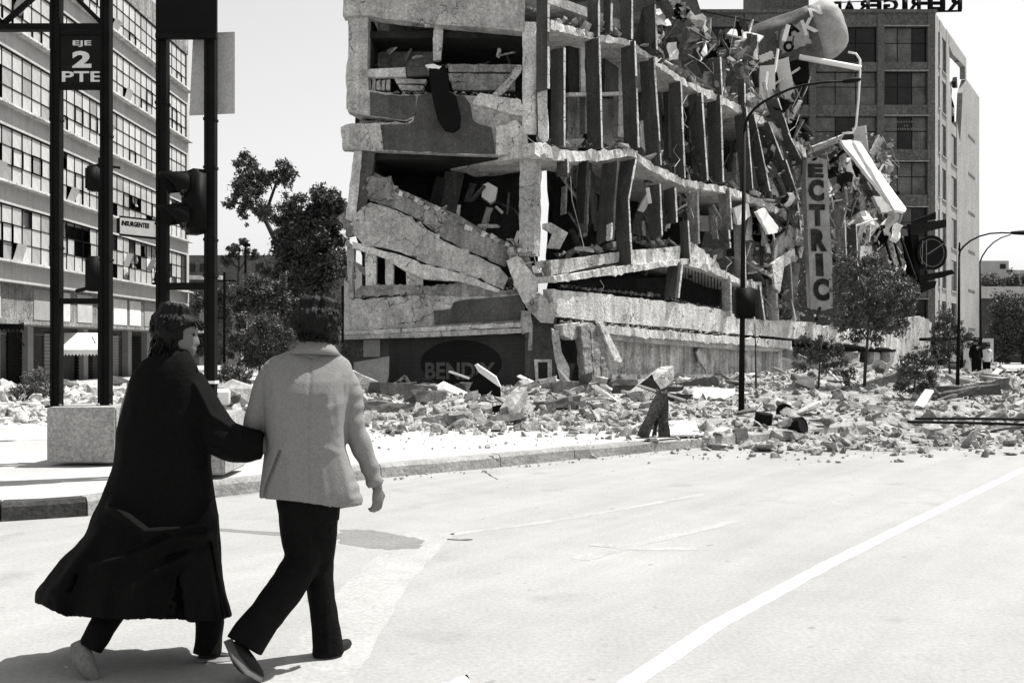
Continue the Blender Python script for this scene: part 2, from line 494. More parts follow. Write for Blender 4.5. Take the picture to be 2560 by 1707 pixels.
panes.sort(key=lambda q: q[0])
# nearest 300 in view are separate panes; the far ones are one part per band
far = {}
cnt = 0
for (y, zs, r, wb, k) in panes:
    z = zs + 0.03 + 0.663 * (r + 0.5)
    dusty = rng.random() < [0.08, 0.10, 0.15, 0.24, 0.32][k]
    rot = (rng.uniform(-.006, .006), rng.uniform(-.012, .012), rng.uniform(-.012, .012)); dx = 0
    if rng.random() < 0.05 and r < 2: rot = (0, rng.uniform(0.25, 0.5), 0); dx = 0.12
    if y > 34.5 and cnt < 298:
        inst('pane', pm[1 if dusty else 0], (XF - 0.085 + dx, y, z), rot, (1, 1, 1), wb); cnt += 1
    elif y > 34.5:
        far.setdefault(k, (wb, MB()))[1].frame((XF - 0.085 + dx, y, z), Euler(rot).to_matrix() @ V((.006, 0, 0)), Euler(rot).to_matrix() @ V((0, .35, 0)), Euler(rot).to_matrix() @ V((0, 0, PH / 2)))
for k, (wb, mb) in far.items(): tag(mb.build('far_panes', M['pane'], wb), kind='stuff')
# torn curtains behind the broken windows of the lower floors
for k, n in ((1, 4), (2, 8), (3, 16), (4, 22)):
    for q in range(n):
        y = rng.uniform(34.6, 55.5); w = rng.uniform(0.3, 0.9); h = rng.uniform(0.9, 1.9); z = SILLS[k] + 2.0
        vs, fs = [], []; sw = rng.uniform(-.25, .25)
        for i in range(6):
            for j in range(7):
                vs.append((XF - 0.35 + 0.05 * math.sin(j * 2.1) + i * .03 * rng.uniform(0, 1), y + (j / 6 - .5) * w * (1 - .25 * i / 5) + sw * i / 5, z - h * i / 5 + rng.uniform(-.04, .04)))
        for i in range(5):
            for j in range(6): fs.append((i * 7 + j, i * 7 + j + 1, i * 7 + j + 8, i * 7 + j + 7))
        mk('curtain', vs, fs, M['cloth'], office, True, False)
# shop storey under the lowest band
zb = 3.91
wbox(MB(), XF - 0.3, XF - 3, Y0, Y1, 2.45, zb - 0.002).build('lintel_wall', M['conc_md'], office)
for i in range(12):
    y = 33 + i * 1.95
    if i % 4 == 2: continue
    wbox(MB(), XF - 0.27, XF - 0.30, y, y + rng.uniform(1.1, 1.6), 2.6, 3.8).build('blind_panel', M['cloth'] if i % 3 else M['grey_panel'], office)
wbox(MB(), XF + 1.5, XF - 0.29, Y0, Y1 - 1, 2.32, 2.45).build('canopy_slab', M['conc_md'], office)
wbox(MB(), XF - 0.5, XF - 3, Y0, Y1, 0.1, 2.33).build('shopfront', M['dark_wall'], office)
for i in range(9):
    y = 33.2 + i * 2.5
    wbox(MB(), XF - 0.2, XF - 0.55, y, y + 0.45, 0.1, 2.32).build('pier', M['grey_panel'], office)
for i in range(7):
    y = 34.2 + i * 2.9
    mb = MB()
    for q in range(14): mb.box((XF - 0.44, y + 0.9, 0.2 + q * 0.14), (0.05, 1.7, 0.12))
    mb.build('roller_shutter', M['steel_dk'] if i % 2 else M['grey_panel'], office)

def awning(x0, y0, x1, y1, Y, lbl, mat):
    o = empty('shop_awning', P(x0, y1, Y), lbl, 'awning')
    a, b = P(x0, y0, Y + .9), P(x1, y0, Y + .9); c, d = P(x1, y1 - 12, Y), P(x0, y1 - 12, Y)
    t = V((0, 0, .02))
    MB().add([a, b, c, d, a - t, b - t, c - t, d - t], [(0, 1, 2, 3), (7, 6, 5, 4), (0, 4, 5, 1), (1, 5, 6, 2), (2, 6, 7, 3), (3, 7, 4, 0)]).build('canopy_sheet', mat, o)
    n = 11; vs, fs = [], []
    for i in range(n * 2 + 1):
        q = d.lerp(c, i / (2 * n)); vs += [q + V((0, -.012, 0)), q + V((0, -.012, -0.16 if i % 2 else -0.24))]
    for i in range(2 * n): fs.append((2 * i, 2 * i + 2, 2 * i + 3, 2 * i + 1))
    mk('scalloped_edge', vs, fs, mat, o, fix=False)
    for s in (a, b): MB().tube([s - V((0, 0, .9)), s + V((0, -.9, -.15))], 0.02, 5).build('bracket', M['steel_dk'], o)
awning(160, 832, 254, 886, 38, 'white scalloped shop awning seen between the two poles of the left gantry leg', M['white'])
awning(-60, 800, 60, 822, 34, 'dark canvas awning at the left edge of the photo', M['steel_dk'])

# ================================================================== gantry with road signs
def gantry_leg(x1, x2, Y, base, nm_label, top_y=-160):
    s = F / Y
    o = empty('sign_gantry', P((x1 + x2) / 2, base, Y), nm_label, 'gantry', 'legs of the steel sign gantry')
    r = 0.058
    zb, zt = P(0, base, Y).z, P(0, top_y, Y).z
    for x in (x1, x2):
        p = P(x, base, Y)
        mb = MB(); mb.box((p.x, Y, (zb + zt) / 2), (0.112, 0.112, zt - zb)); 
        mb.box((p.x, Y, zb + 0.01), (0.2, 0.2, 0.02))
        mb.build('pole', M['steel_dk'], o)
    return o, s
YA, YB = 11.84, 10.65
ga, sa = gantry_leg(142, 266, YA, 1018, 'left gantry leg, two dark posts with the EJE 2 PTE sign between them')
gb, sb = gantry_leg(407, 527, YB, 1036, 'right gantry leg, two dark posts beside the head of the woman, carrying the traffic light')
def block(nm, x0, x1, y0, y1, Y, d, lbl):
    a, b = P(x0, y1, Y - d / 2), P(x1, y1, Y - d / 2)
    zt = P(x0, y0, Y - d / 2).z
    bm = bmesh.new(); bmesh.ops.create_cube(bm, size=1)
    bmesh.ops.scale(bm, vec=(b.x - a.x, d, zt - a.z), verts=bm.verts)
    bmesh.ops.bevel(bm, geom=bm.edges[:], offset=0.018, segments=2, affect='EDGES')
    bmesh.ops.translate(bm, vec=((a.x + b.x) / 2, Y, (a.z + zt) / 2), verts=bm.verts)
    o = mkbm(nm, bm, M['grey_panel']); tag(o, lbl, 'plinth', 'concrete plinths under the gantry'); return o
M['plinth'] = material('plinth_concrete', 0.30, 0.2, 2.5, 0.9, 0.4, 20, fine=0.3)
b1 = block('concrete_plinth', 116, 290, 1018, 1157, YA - 0.02, 0.82, 'speckled grey concrete plinth at the foot of the left gantry leg')
b2 = block('concrete_plinth', 372, 562, 1036, 1187, YB - 0.02, 0.82, 'grey concrete plinth half hidden behind the long black coat')
b1.data.materials[0] = M['plinth']; b2.data.materials[0] = M['plinth']
def hbar(x0, y0, x1, y1, Y, w, par, nm='crossbar', d=0.1, mat=None):
    return MB().bar(P(x0, y0, Y), P(x1, y1, Y), d, w, up=V((0, 0, 1))).build(nm, mat or M['steel_dk'], par)
hbar(148, 753, 260, 753, YA, 0.065, ga); hbar(412, 716, 521, 716, YB, 0.075, gb)
hbar(-420, 70, 137, 70, YA, 0.075, ga, 'truss_chord'); hbar(147, 70, 261, 70, YA, 0.075, ga, 'truss_chord')
hbar(-420, -150, 402, -150, YA - .2, 0.075, ga, 'truss_chord')
for a in ((8, 60, 78, 0), (78, 0, 240, -140), (185, -10, 256, 60), (8, 60, -200, -140), (-200, -140, -410, 60)):
    hbar(*a, YA, 0.05, ga, 'truss_diagonal', 0.05)
# EJE 2 PTE panel
M['sign_face'] = material('dark_sign_face', 0.010, 0.25, 4.0, 0.7, 0.05, 20, spec=0.1)
a, b = P(150, 224, YA - .06), P(259, 78, YA - .06)
es = empty('road_sign', ((a.x + b.x) / 2, YA - .05, a.z), 'dark road sign reading EJE 2 PTE between the two posts of the left gantry leg', 'road sign')
wbx = MB(); wbx.box(((a.x + b.x) / 2, YA - .03, (a.z + b.z) / 2), (b.x - a.x, .03, b.z - a.z)).build('sign_panel', M['sign_face'], es)
for z in (a.z + .02, b.z - .02):
    MB().box(((a.x + b.x) / 2, YA - .05, z), (b.x - a.x, .03, .05)).build('sign_frame', M['steel_dk'], es)
for s_, cx, cy, hpx, wpx, bold in (('EJE', 205, 110, 16, 46, .02), ('2', 204.5, 149, 42, 48, .045), ('PTE', 204.5, 192, 26, 99, .02)):
    me = text_mesh(s_, 1.0, 0.004, bold)
    xs = [v.co.x for v in me.vertices]; ys = [v.co.y for v in me.vertices]
    cxm, cym = (max(xs) + min(xs)) / 2, (max(ys) + min(ys)) / 2
    for v in me.vertices:
        v.co.x = (v.co.x - cxm) / (max(xs) - min(xs)) * wpx / sa
        v.co.y = (v.co.y - cym) / (max(ys) - min(ys)) * hpx / sa
        v.co.z *= 0.3
    put_text('lettering', me, M['letter'] if s_ != 'EJE' else M['letter'], P(cx, cy, YA - .049), (1, 0, 0), (0, 0, 1), es)
# panel on the right leg, seen from its dark back
a, b = P(393, 100, YB - .07), P(543, -170, YB - .07)
bs = empty('road_sign', ((a.x + b.x) / 2, YB - .07, a.z), 'large black sign panel across the top of the right gantry leg', 'road sign')
MB().box(((a.x + b.x) / 2, YB - .085, (a.z + b.z) / 2), (b.x - a.x, .04, b.z - a.z)).build('sign_panel', M['black'], bs)
MB().box(((a.x + b.x) / 2, YB - .115, a.z + .03), (b.x - a.x + .004, .02, .05)).build('sign_frame', M['steel_dk'], bs)
pb = Plane((0, YB + .12, 0), (0, -1, 0))
o = rough('square_sign', None, [(483, 84), (587, 80), (587, 284), (473, 289)], pb, 0.012, M['grey_panel'], 0, 9)
tag(o, 'plain square grey sign plate behind the right hand post of the gantry', 'sign')
M['sign_back'] = material('grey_sign_back', 0.42, 0.08, 2.0, 0.8, 0.05, 12, fine=0.15)
o.data.materials[0] = M['sign_back']
# street name plate
pb = Plane((0, YB - .02, 0), (0, -1, 0))
ss = empty('street_name_sign', P(346, 597, YB), 'small white street name plate reading INSURGENTES, left of the third post', 'street sign')
rough('name_plate', ss, [(300, 541), (393, 552), (393, 597), (300, 586)], pb, 0.02, M['white'], 0, 9)
rough('plate_rim', ss, [(298, 539), (394, 550), (394, 554), (298, 543)], pb, 0.03, M['steel_dk'], 0, 9, off=.005)
rough('plate_rim', ss, [(298, 584), (394, 594), (394, 599), (298, 589)], pb, 0.03, M['steel_dk'], 0, 9, off=.005)
rough('bracket', ss, [(291, 546), (300, 544), (300, 583), (291, 582)], pb, 0.05, M['steel_dk'], 0, 9)
me = text_mesh('INSURGENTES', 0.068, 0.002, 0.003, 0.68)
put_text('lettering', me, M['black'], P(338, 562, YB - .023), V((1, 0, -.117)), V((0.117, 0, 1)), ss)
# traffic lights
def traffic_light(cx, cy, Y, lbl, face, h=0.66, n=2, mount=None):
    """housing with n lens visors; face = unit vector the lenses look along"""
    c = P(cx, cy, Y); fx = V(face).normalized(); sx = fx.cross(V((0, 0, 1))).normalized()
    o = empty('traffic_light', c, lbl, 'traffic light')
    bm = bmesh.new(); bmesh.ops.create_cube(bm, size=1)
    bmesh.ops.scale(bm, vec=(0.22, 0.33, h), verts=bm.verts)
    bmesh.ops.bevel(bm, geom=bm.edges[:], offset=0.05, segments=3, affect='EDGES')
    R = Matrix((fx, fx.cross(sx) * -1 if False else V((0, 0, 1)).cross(fx), V((0, 0, 1)))).transposed()
    for v in bm.verts: v.co = c + R @ v.co
    mkbm('housing', bm, M['black'], o, True)
    for k in range(n):
        q = c + V((0, 0, h * (0.5 - (k + 0.5) / n))) + fx * 0.11
        vs, fs = [], []; N = 20
        for (dx, r) in ((0, .15), (.27, .145), (.27, .135), (.02, .135)):
            for j in range(N):
                an = -0.62 * math.pi + 1.24 * math.pi * j / (N - 1) + math.pi / 2
                tip = 1.0 if dx < .1 else 0.55 + 0.45 * math.sin(max(0, an)) if 0 < an < math.pi else 0.5
                vs.append(q + fx * dx * tip + sx * math.cos(an) * r + V((0, 0, math.sin(an) * r)) - V((0, 0, dx * .12)))
        for i in range(3):
            for j in range(N - 1): fs.append((i * N + j, i * N + j + 1, (i + 1) * N + j + 1, (i + 1) * N + j))
        mk('visor', vs, fs, M['black'], o, True, False)
        mb = MB(); mb.rings([[q + fx * d + sx * math.cos(t * math.pi / 8) * r + V((0, 0, math.sin(t * math.pi / 8) * r)) for t in range(16)] for d, r in ((.0, .13), (.03, .12), (.05, .07))])
        mb.build('lens', M['glass_dk'], o, True)
    if mount is not None:
        for dz in (h * .28, -h * .28):
            MB().tube([c + V((0, 0, dz)), V((mount.x, mount.y, c.z + dz))], 0.028, 8).build('bracket', M['black'], o)
    return o
traffic_light(488, 506, YB - .02, 'black traffic light with two hooded lamps on the post right of the woman', (-0.8, -0.6, 0), 0.68, 2, P(527, 506, YB))
# slim signal post behind the gantry
sp = empty('signal_post', P(246, 1095, 15), 'slim dark post with two small signal heads behind the left gantry leg', 'signal post')
MB().tube([P(247, 1096, 15), P(248, 700, 15), P(249, 395, 15)], 0.022, 8).build('pole', M['steel_dk'], sp)
def head(x, y, w, h, Y):
    c = P(x, y, Y); bm = bmesh.new(); bmesh.ops.create_cube(bm, size=1)
    bmesh.ops.scale(bm, vec=(w, 0.25, h), verts=bm.verts); bmesh.ops.bevel(bm, geom=bm.edges[:], offset=0.03, segments=2, affect='EDGES')
    bmesh.ops.translate(bm, vec=c, verts=bm.verts); mkbm('signal_head', bm, M['black'], sp, True)
head(238, 685, 0.22, 0.52, 14.98); head(236, 448, 0.2, 0.36, 14.98)
MB().tube([P(190, 728, 15), P(215, 722, 15), P(247, 712, 15)], 0.03, 6).build('bracket', M['steel_dk'], sp)
MB().tube([P(220, 418, 15), P(249, 412, 15), P(300, 420, 15)], 0.02, 6).build('bracket', M['steel_dk'], sp)
o = MB().tube([P(-40, 1012, 20), P(60, 1006, 19), P(180, 996, 17), P(300, 980, 14.5)], 0.012, 5).build('rope', M['white'])
tag(o, 'thin pale rope stretched low across the pavement at the left', 'rope')

# fittings on the gantry posts
for (x, Y, par, ys) in ((142, YA, ga, (300, 620, 980)), (266, YA, ga, (340, 650, 985)), (407, YB, gb, (260, 560, 690)), (527, YB, gb, (300, 420, 600, 690))):
    for y in ys:
        c = P(x, y, Y); MB().box((c.x, c.y, c.z), (.128, .128, .028)).build('clamp_band', M['steel_dk'], par)
    c0_, c1_ = P(x, 1010, Y), P(x, -100, Y)
    MB().tube([c0_ + V((-.03, -.066, 0)), c1_ + V((-.03, -.066, 0))], .011, 6).build('conduit', M['steel_dk'], par)
c = P(527, 955, YB); MB().box((c.x, c.y, c.z), (.134, .134, .03)).build('white_band', M['white'], gb)
for x, Y, base, par in ((142, YA, 1018, ga), (266, YA, 1018, ga)):
    for dx in (-.075, .075):
        c = P(x, base, Y) + V((dx, -.075, .03)); MB().tube([c - V((0, 0, .02)), c + V((0, 0, .015))], .014, 6).build('bolt', M['steel'], par)

# ================================================================== the collapsed corner building
YC = 35.7
CX = 0.857
PA = Plane((0, YC, 0), (0, -1, 0))                 # front face
R2 = math.sqrt(0.5)
DB, NB = V((R2, R2, 0)), V((R2, -R2, 0))
PB = Plane((CX, YC, 0), NB)                        # long side face, receding right
ruin = empty('collapsed_building', (CX, YC, 0.15), 'collapsed corner building with pancaked floors, broken slabs and rows of dark fins', 'building')
def ra(name, px, thick=0.4, mat='conc', jag=0.04, seg=0.3, off=0.0, **k): return rough(name, ruin, px, PA, thick, M[mat], jag, seg, off, **k)
def rb(name, px, thick=0.4, mat='conc', jag=0.04, seg=0.35, off=0.0, **k): return rough(name, ruin, px, PB, thick, M[mat], jag, seg, off, **k)

# near black inner walls close the gutted floors, interior shade put into the colour
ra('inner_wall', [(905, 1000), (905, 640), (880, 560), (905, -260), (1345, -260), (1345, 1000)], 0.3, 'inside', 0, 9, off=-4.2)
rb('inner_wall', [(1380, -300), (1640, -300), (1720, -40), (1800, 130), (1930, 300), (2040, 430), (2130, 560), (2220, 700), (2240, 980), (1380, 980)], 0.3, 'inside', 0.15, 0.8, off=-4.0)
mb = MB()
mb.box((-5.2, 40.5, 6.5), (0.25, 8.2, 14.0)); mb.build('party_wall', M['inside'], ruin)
# unseen slab added above the view to close off light from the floors
def plan_slab(name, z0, z1, mat, pts, par=ruin):
    ring = [V((x, y, z0)) for x, y in pts]
    return MB().prism(ring, (0, 0, z1 - z0)).build(name, mat, par)
FOOT = [(-5.7, YC + .1), (CX, YC + .1), (CX + 7.5 * R2, YC + 7.5 * R2 + .1), (CX + 7.5 * R2 - 5, YC + 7.5 * R2 + 6), (-5.7, YC + 8)]
plan_slab('light_block_slab', 14.0, 14.35, M['conc'], FOOT)
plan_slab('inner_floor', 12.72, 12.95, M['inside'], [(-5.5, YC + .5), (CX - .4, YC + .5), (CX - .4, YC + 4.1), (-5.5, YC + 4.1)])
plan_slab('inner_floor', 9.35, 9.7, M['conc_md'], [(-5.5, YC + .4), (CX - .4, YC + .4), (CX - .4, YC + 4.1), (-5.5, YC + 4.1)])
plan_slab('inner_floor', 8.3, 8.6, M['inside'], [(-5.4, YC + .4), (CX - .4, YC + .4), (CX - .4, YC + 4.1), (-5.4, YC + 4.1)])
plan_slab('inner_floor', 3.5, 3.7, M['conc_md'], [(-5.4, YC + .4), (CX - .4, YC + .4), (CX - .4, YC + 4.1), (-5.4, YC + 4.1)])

# ---- front face, top to bottom
ra('beam', [(855, -40), (1100, -40), (1313, -30), (1311, 80), (1180, 68), (1000, 52), (897, 38), (857, 40)], 0.55, 'conc', 0.05, 0.25, off=0.12)
ra('column', [(869, 36), (921, 38), (918, 180), (922, 232), (917, 288), (892, 286), (866, 272), (864, 190), (871, 120)], 0.95, 'conc', 0.04, 0.25, off=-0.02)
ra('inner_column', [(943, 44), (972, 46), (971, 100), (944, 109)], 0.3, 'conc_lt', 0.02, 0.3, off=-1.5)
ra('broken_panel', [(990, 48), (1080, 56), (1078, 78), (1020, 88), (990, 84)], 0.2, 'conc_md', 0.05, 0.25, off=-2.4)
ra('heaped_debris', [(944, 110), (1000, 92), (1080, 80), (1082, 172), (946, 172)], 0.4, 'conc_md', 0.08, 0.3, off=-2.2)
ra('broken_post', [(1087, 55), (1106, 57), (1107, 90), (1102, 150), (1083, 152), (1082, 100)], 0.22, 'conc', 0.03, 0.2, off=-0.2)
ra('hanging_lump', [(1055, 52), (1078, 54), (1074, 64), (1062, 66)], 0.2, 'conc_lt', 0.03, 0.1, off=0.0)
ra('sill_beam', [(908, 174), (1013, 169), (1015, 192), (910, 194)], 0.25, 'conc_lt', 0.015, 0.3, off=-0.12)
ra('sill_beam', [(1015, 170), (1075, 166), (1075, 188), (1016, 191)], 0.22, 'conc_dk', 0.015, 0.3, off=-0.15)
for y0, y1, x0, x1 in ((196, 209, 985, 1066), (212, 226, 995, 1060)):
    ra('louvre', [(x0, y0), (x1, y0 + 3), (x1 - 4, y1), (x0 + 6, y1)], 0.35, 'conc', 0.02, 0.3, off=-0.3)
for i in range(5):
    x = 918 + i * 12; ra('broken_brick', [(x, 198 + rng.uniform(-3, 5)), (x + 9, 199), (x + 8, 226), (x - 1, 225)], 0.3, 'conc', 0.03, 0.15, off=-0.3)
for y0, y1, x0, x1 in ((160, 181, 1118, 1292), (184, 206, 1120, 1288), (205, 226, 1128, 1288)):
    ra('louvre', [(x0, y0), (x1, y0 + 2), (x1, y1), (x0 + 4, y1 - 1)], 0.25, 'conc_md', 0.02, 0.25, off=-0.4)
ra('diagonal_strut', [(1293, 162), (1307, 164), (1303, 180), (1260, 232), (1246, 240), (1226, 241), (1262, 205)], 0.18, 'conc', 0.02, 0.2, off=0.02)
# thick collapsed spandrel, two lifts with the torn gap between
ra('spandrel', [(866, 232), (925, 226), (1000, 238), (1042, 236), (1042, 290), (1016, 303), (925, 291), (870, 280)], 0.5, 'conc', 0.035, 0.2, off=0.02)
ra('spandrel', [(862, 312), (880, 309), (925, 316), (950, 306), (1016, 308), (1030, 300), (1042, 236), (1130, 236), (1175, 240), (1230, 244), (1290, 248), (1304, 262), (1318, 330), (1324, 391), (1200, 388), (1060, 382), (958, 378), (856, 373), (856, 335)], 0.5, 'conc', 0.035, 0.2, off=0.0)
ra('spandrel_paint', [(925, 230), (1000, 240), (1039, 239), (1039, 288), (1014, 300), (926, 289)], 0.06, 'conc_dk', 0.02, 0.2, off=0.055)
ra('spandrel_paint', [(952, 312), (1018, 311), (1034, 303), (1046, 240), (1068, 232), (1140, 240), (1160, 240), (1176, 262), (1182, 300), (1200, 312), (1228, 318), (1234, 350), (1238, 386), (1060, 380), (960, 375), (950, 340)], 0.06, 'conc_dk', 0.02, 0.2, off=0.035)
ra('beam_end', [(852, 318), (870, 312), (950, 309), (955, 340), (960, 378), (856, 374), (854, 345)], 0.3, 'conc', 0.04, 0.15, off=0.09)
ra('broken_edge', [(1200, 232), (1270, 244), (1302, 250), (1310, 290), (1270, 284), (1226, 270), (1180, 262)], 0.3, 'conc_lt', 0.05, 0.15, off=0.10)
ra('broken_edge', [(1240, 318), (1290, 300), (1316, 330), (1322, 389), (1240, 386)], 0.2, 'conc_lt', 0.04, 0.2, off=0.07)
# corner pier, upper storey
def pier(name, x0, x1, x2, y0, y1, mat, jag=0.03, par=ruin, lean=0, Y=YC):
    """pier with one face to the front, one face along the side street; x0..x1 front, x1..x2 side"""
    def ring(y, dx):
        a, b = P(x0 + dx, y, Y), P(x1 + dx, y, Y)
        d = (x2 - x1) / F * Y / (R2 - (x2 - 1280) / F * R2)
        c = b + DB * d; e = a + DB * d
        return [p + V((rng.uniform(-jag, jag), rng.uniform(-jag, jag), 0)) for p in (a, b, c, e)]
    n = max(2, int(abs(y1 - y0) / 14)); rs = []
    for i in range(n + 1): rs.append(ring(y0 + (y1 - y0) * i / n, lean * i / n))
    return MB().rings(rs).build(name, M[mat], par)
pier('corner_pier', 1306, 1336, 1342, 55, 336, 'conc_lt', 0.012, Y=YC - 0.08)
pier('corner_pier', 1300, 1340, 1354, 388, 640, 'conc', 0.022, lean=-4, Y=YC - 0.06)
ra('pale_board', [(1342, 222), (1368, 226), (1370, 352), (1356, 358), (1346, 340)], 0.08, 'conc_lt', 0.015, 0.3, off=0.12)
for i in range(9):
    x, y = 1304 + rng.uniform(0, 60), 330 + rng.uniform(0, 62)
    ra('broken_corner', [(x, y), (x + rng.uniform(8, 22), y + rng.uniform(-6, 6)), (x + rng.uniform(8, 26), y + rng.uniform(12, 22)), (x - 4, y + rng.uniform(10, 20))], 0.3, rng.choice(['conc', 'conc_md', 'conc_lt']), 0.03, 0.12, off=rng.uniform(-.1, .15))
# second storey: leaning left column, black void, slabs that slid down
ra('column', [(886, 376), (905, 378), (897, 470), (888, 560), (864, 548), (876, 450)], 0.3, 'conc_lt', 0.02, 0.2, off=0.0)
ra('column', [(903, 378), (936, 380), (926, 470), (905, 560), (892, 540), (898, 460)], 0.5, 'conc_dk', 0.02, 0.2, off=-0.06)
ra('hanging_slab', [(1112, 430), (1146, 420), (1160, 436), (1138, 540), (1090, 530)], 0.2, 'conc_dk', 0.03, 0.3, off=-2.8)
ra('hanging_slab', [(1150, 414), (1196, 416), (1224, 436), (1192, 442), (1172, 436)], 0.2, 'conc_md', 0.02, 0.2, off=-2.4)
ra('tilted_board', [(1060, 560), (1090, 440), (1112, 446), (1090, 570)], 0.1, 'inside', 0.03, 0.3, off=-2.6)
o = ra('pale_box', [(1207, 462), (1220, 456), (1244, 470), (1238, 500), (1226, 508), (1204, 492)], 0.5, 'white', 0.005, 0.5, off=-2.2)
# the long slab that slid down from the left to the pier
ra('fallen_slab', [(930, 440), (960, 456), (990, 482), (1081, 522), (1150, 553), (1210, 590), (1268, 618), (1300, 632), (1262, 668), (1186, 634), (1108, 597), (1060, 560), (990, 522), (925, 502), (905, 470)], 0.6, 'conc_md', 0.05, 0.2, off=-0.05, tilt=V((0, 0, .25)))
ra('fallen_slab', [(905, 520), (925, 506), (990, 526), (1060, 566), (1108, 602), (1186, 638), (1250, 668), (1270, 694), (1258, 724), (1180, 690), (1068, 660), (1000, 630), (905, 608), (886, 588), (872, 560)], 0.7, 'conc', 0.05, 0.2, off=0.12)
ra('slab_edge', [(880, 604), (990, 634), (1068, 662), (1180, 692), (1250, 724), (1246, 731), (1210, 722), (1150, 704), (1062, 698), (1012, 678), (960, 645), (880, 620)], 0.5, 'conc_lt', 0.035, 0.2, off=0.2)
ra('slab_lump', [(925, 450), (945, 436), (980, 452), (986, 500), (950, 500), (925, 490), (914, 470)], 0.5, 'conc_md', 0.07, 0.12, off=0.05)
for i in range(26):
    t = rng.random(); x = 935 + t * 340; y = 448 + t * 172 + rng.uniform(-8, 4)
    ra('slab_crumbs', [(x, y - rng.uniform(4, 9)), (x + rng.uniform(6, 16), y), (x + 5, y + 9), (x - 5, y + 5)], 0.2, rng.choice(['conc', 'conc_lt', 'conc_md']), 0.02, 0.12, off=rng.uniform(-.2, .05))
ra('torn_corner', [(872, 520), (900, 500), (912, 560), (905, 580), (866, 592), (858, 570), (848, 542)], 0.5, 'conc_md', 0.08, 0.12, off=-0.1)
# crushed storey below
ra('wall_stub', [(866, 600), (885, 618), (884, 655), (880, 690), (884, 745), (870, 745)], 0.5, 'conc', 0.02, 0.2, off=0.05)
for x0, x1, y0 in ((912, 941, 622), (962, 984, 636), (1014, 1058, 660)):
    ra('stub_column', [(x0, y0), (x1, y0 + 8), (x1 - 1, 716), (x0 + 2, 714)], 0.4, 'conc_lt', 0.012, 0.25, off=-0.05)
ra('crushed_panel', [(884, 652), (912, 668), (912, 690), (884, 664)], 0.1, 'conc_md', 0.02, 0.2, off=-0.2)
ra('rubble_band', [(890, 724), (930, 712), (985, 710), (1060, 716), (1180, 704), (1250, 726), (1300, 724), (1304, 742), (1180, 745), (1060, 742), (960, 738), (885, 744)], 0.6, 'conc_md', 0.05, 0.12, off=0.0)
ra('lower_spandrel', [(872, 752), (960, 744), (1036, 738), (1160, 742), (1300, 734), (1312, 770), (1306, 806), (1200, 812), (1080, 818), (960, 822), (862, 826), (866, 790)], 0.5, 'conc', 0.03, 0.15, off=0.05)
ra('spandrel_paint', [(1084, 776), (1126, 773), (1134, 756), (1156, 750), (1300, 738), (1310, 775), (1300, 800), (1180, 806), (1086, 812)], 0.08, 'conc_dk', 0.015, 0.2, off=0.10)
ra('ledge', [(850, 828), (1080, 818), (1306, 806), (1308, 818), (1080, 828), (852, 838)], 0.75, 'conc_lt', 0.02, 0.2, off=0.28)
ra('ledge', [(850, 839), (1080, 829), (1306, 820), (1307, 832), (1080, 842), (851, 849)], 0.75, 'conc', 0.015, 0.25, off=0.36)
# ground floor: pale infill, roller shutter with oval sign
ra('side_wall', [(852, 846), (978, 842), (978, 990), (852, 990)], 0.3, 'dark_wall', 0, 9, off=-0.35)
ra('poster_board', [(908, 850), (950, 848), (950, 892), (908, 892)], 0.05, 'grey_panel', 0.0, 9, off=-0.28)
sh_l, sh_r = PA.at(978, 900, -0.25).x, PA.at(1318, 900, -0.25).x
z0, z1 = PA.at(0, 985, -0.25).z, PA.at(0, 836, -0.25).z
ns = 46
M['shutter'] = material('roller_shutter_steel', 0.042, 0.2, 1.0, 0.6, 0.1, 20, fine=0.3, streak=0.2, spec=0.3)
M['oval'] = material('painted_oval', 0.009, 0.2, 1.0, 0.6, 0.05, 20, fine=0.3, spec=0.2)
M['shut_letter'] = material('faded_shutter_letters', 0.085, 0.25, 6.0, 0.7, 0.05, 20, fine=0.3)
shutter = MB()
vs, fs = [], []
hh = (z1 - z0) / ns
for i in range(ns):
    z = z0 + i * hh
    for dz, dy in ((0.0, 0.0), (hh * .25, -.016), (hh * .75, -.016), (hh * .96, 0.0)):
        vs += [(sh_l, YC + .25 + dy, z + dz), (sh_r, YC + .25 + dy, z + dz)]
for i in range(ns * 4 - 1): fs.append((2 * i, 2 * i + 1, 2 * i + 3, 2 * i + 2))
sh = mk('roller_shutter', vs, fs, M['shutter'], ruin, fix=False)
# painted oval and letters lie 6 mm proud of the slats as thin skins that follow their relief
def skin(name, test, mat, off):
    """slat-following sheet where test(x, z) holds; strips per slat"""
    vs, fs = [], []
    for i in range(ns):
        z = z0 + i * hh
        for (da, ya), (db, yb) in (((0, 0), (hh * .25, -.016)), ((hh * .25, -.016), (hh * .75, -.016)), ((hh * .75, -.016), (hh * .96, 0))):
            iv = test(z + (da + db) / 2)
            for a, b in iv:
                k = len(vs)
                vs += [(a, YC + .25 + ya - off, z + da), (b, YC + .25 + ya - off, z + da), (b, YC + .25 + yb - off, z + db), (a, YC + .25 + yb - off, z + db)]
                fs.append((k, k + 1, k + 2, k + 3))
    return mk(name, vs, fs, mat, sh, fix=False)
oc = PA.at(1153, 908, -.25); orx = PA.at(1255, 908, -.25).x - oc.x; orz = PA.at(1153, 850, -.25).z - oc.z
def oval(z):
    q = 1 - ((z - oc.z) / orz) ** 2
    return [(oc.x - orx * math.sqrt(q), oc.x + orx * math.sqrt(q))] if q > 0 else []
skin('painted_oval', oval, M['oval'], 0.004)
me = text_mesh('BENDIX', 1.0, 0.0, 0.03)
xs = [v.co.x for v in me.vertices]; ys = [v.co.y for v in me.vertices]
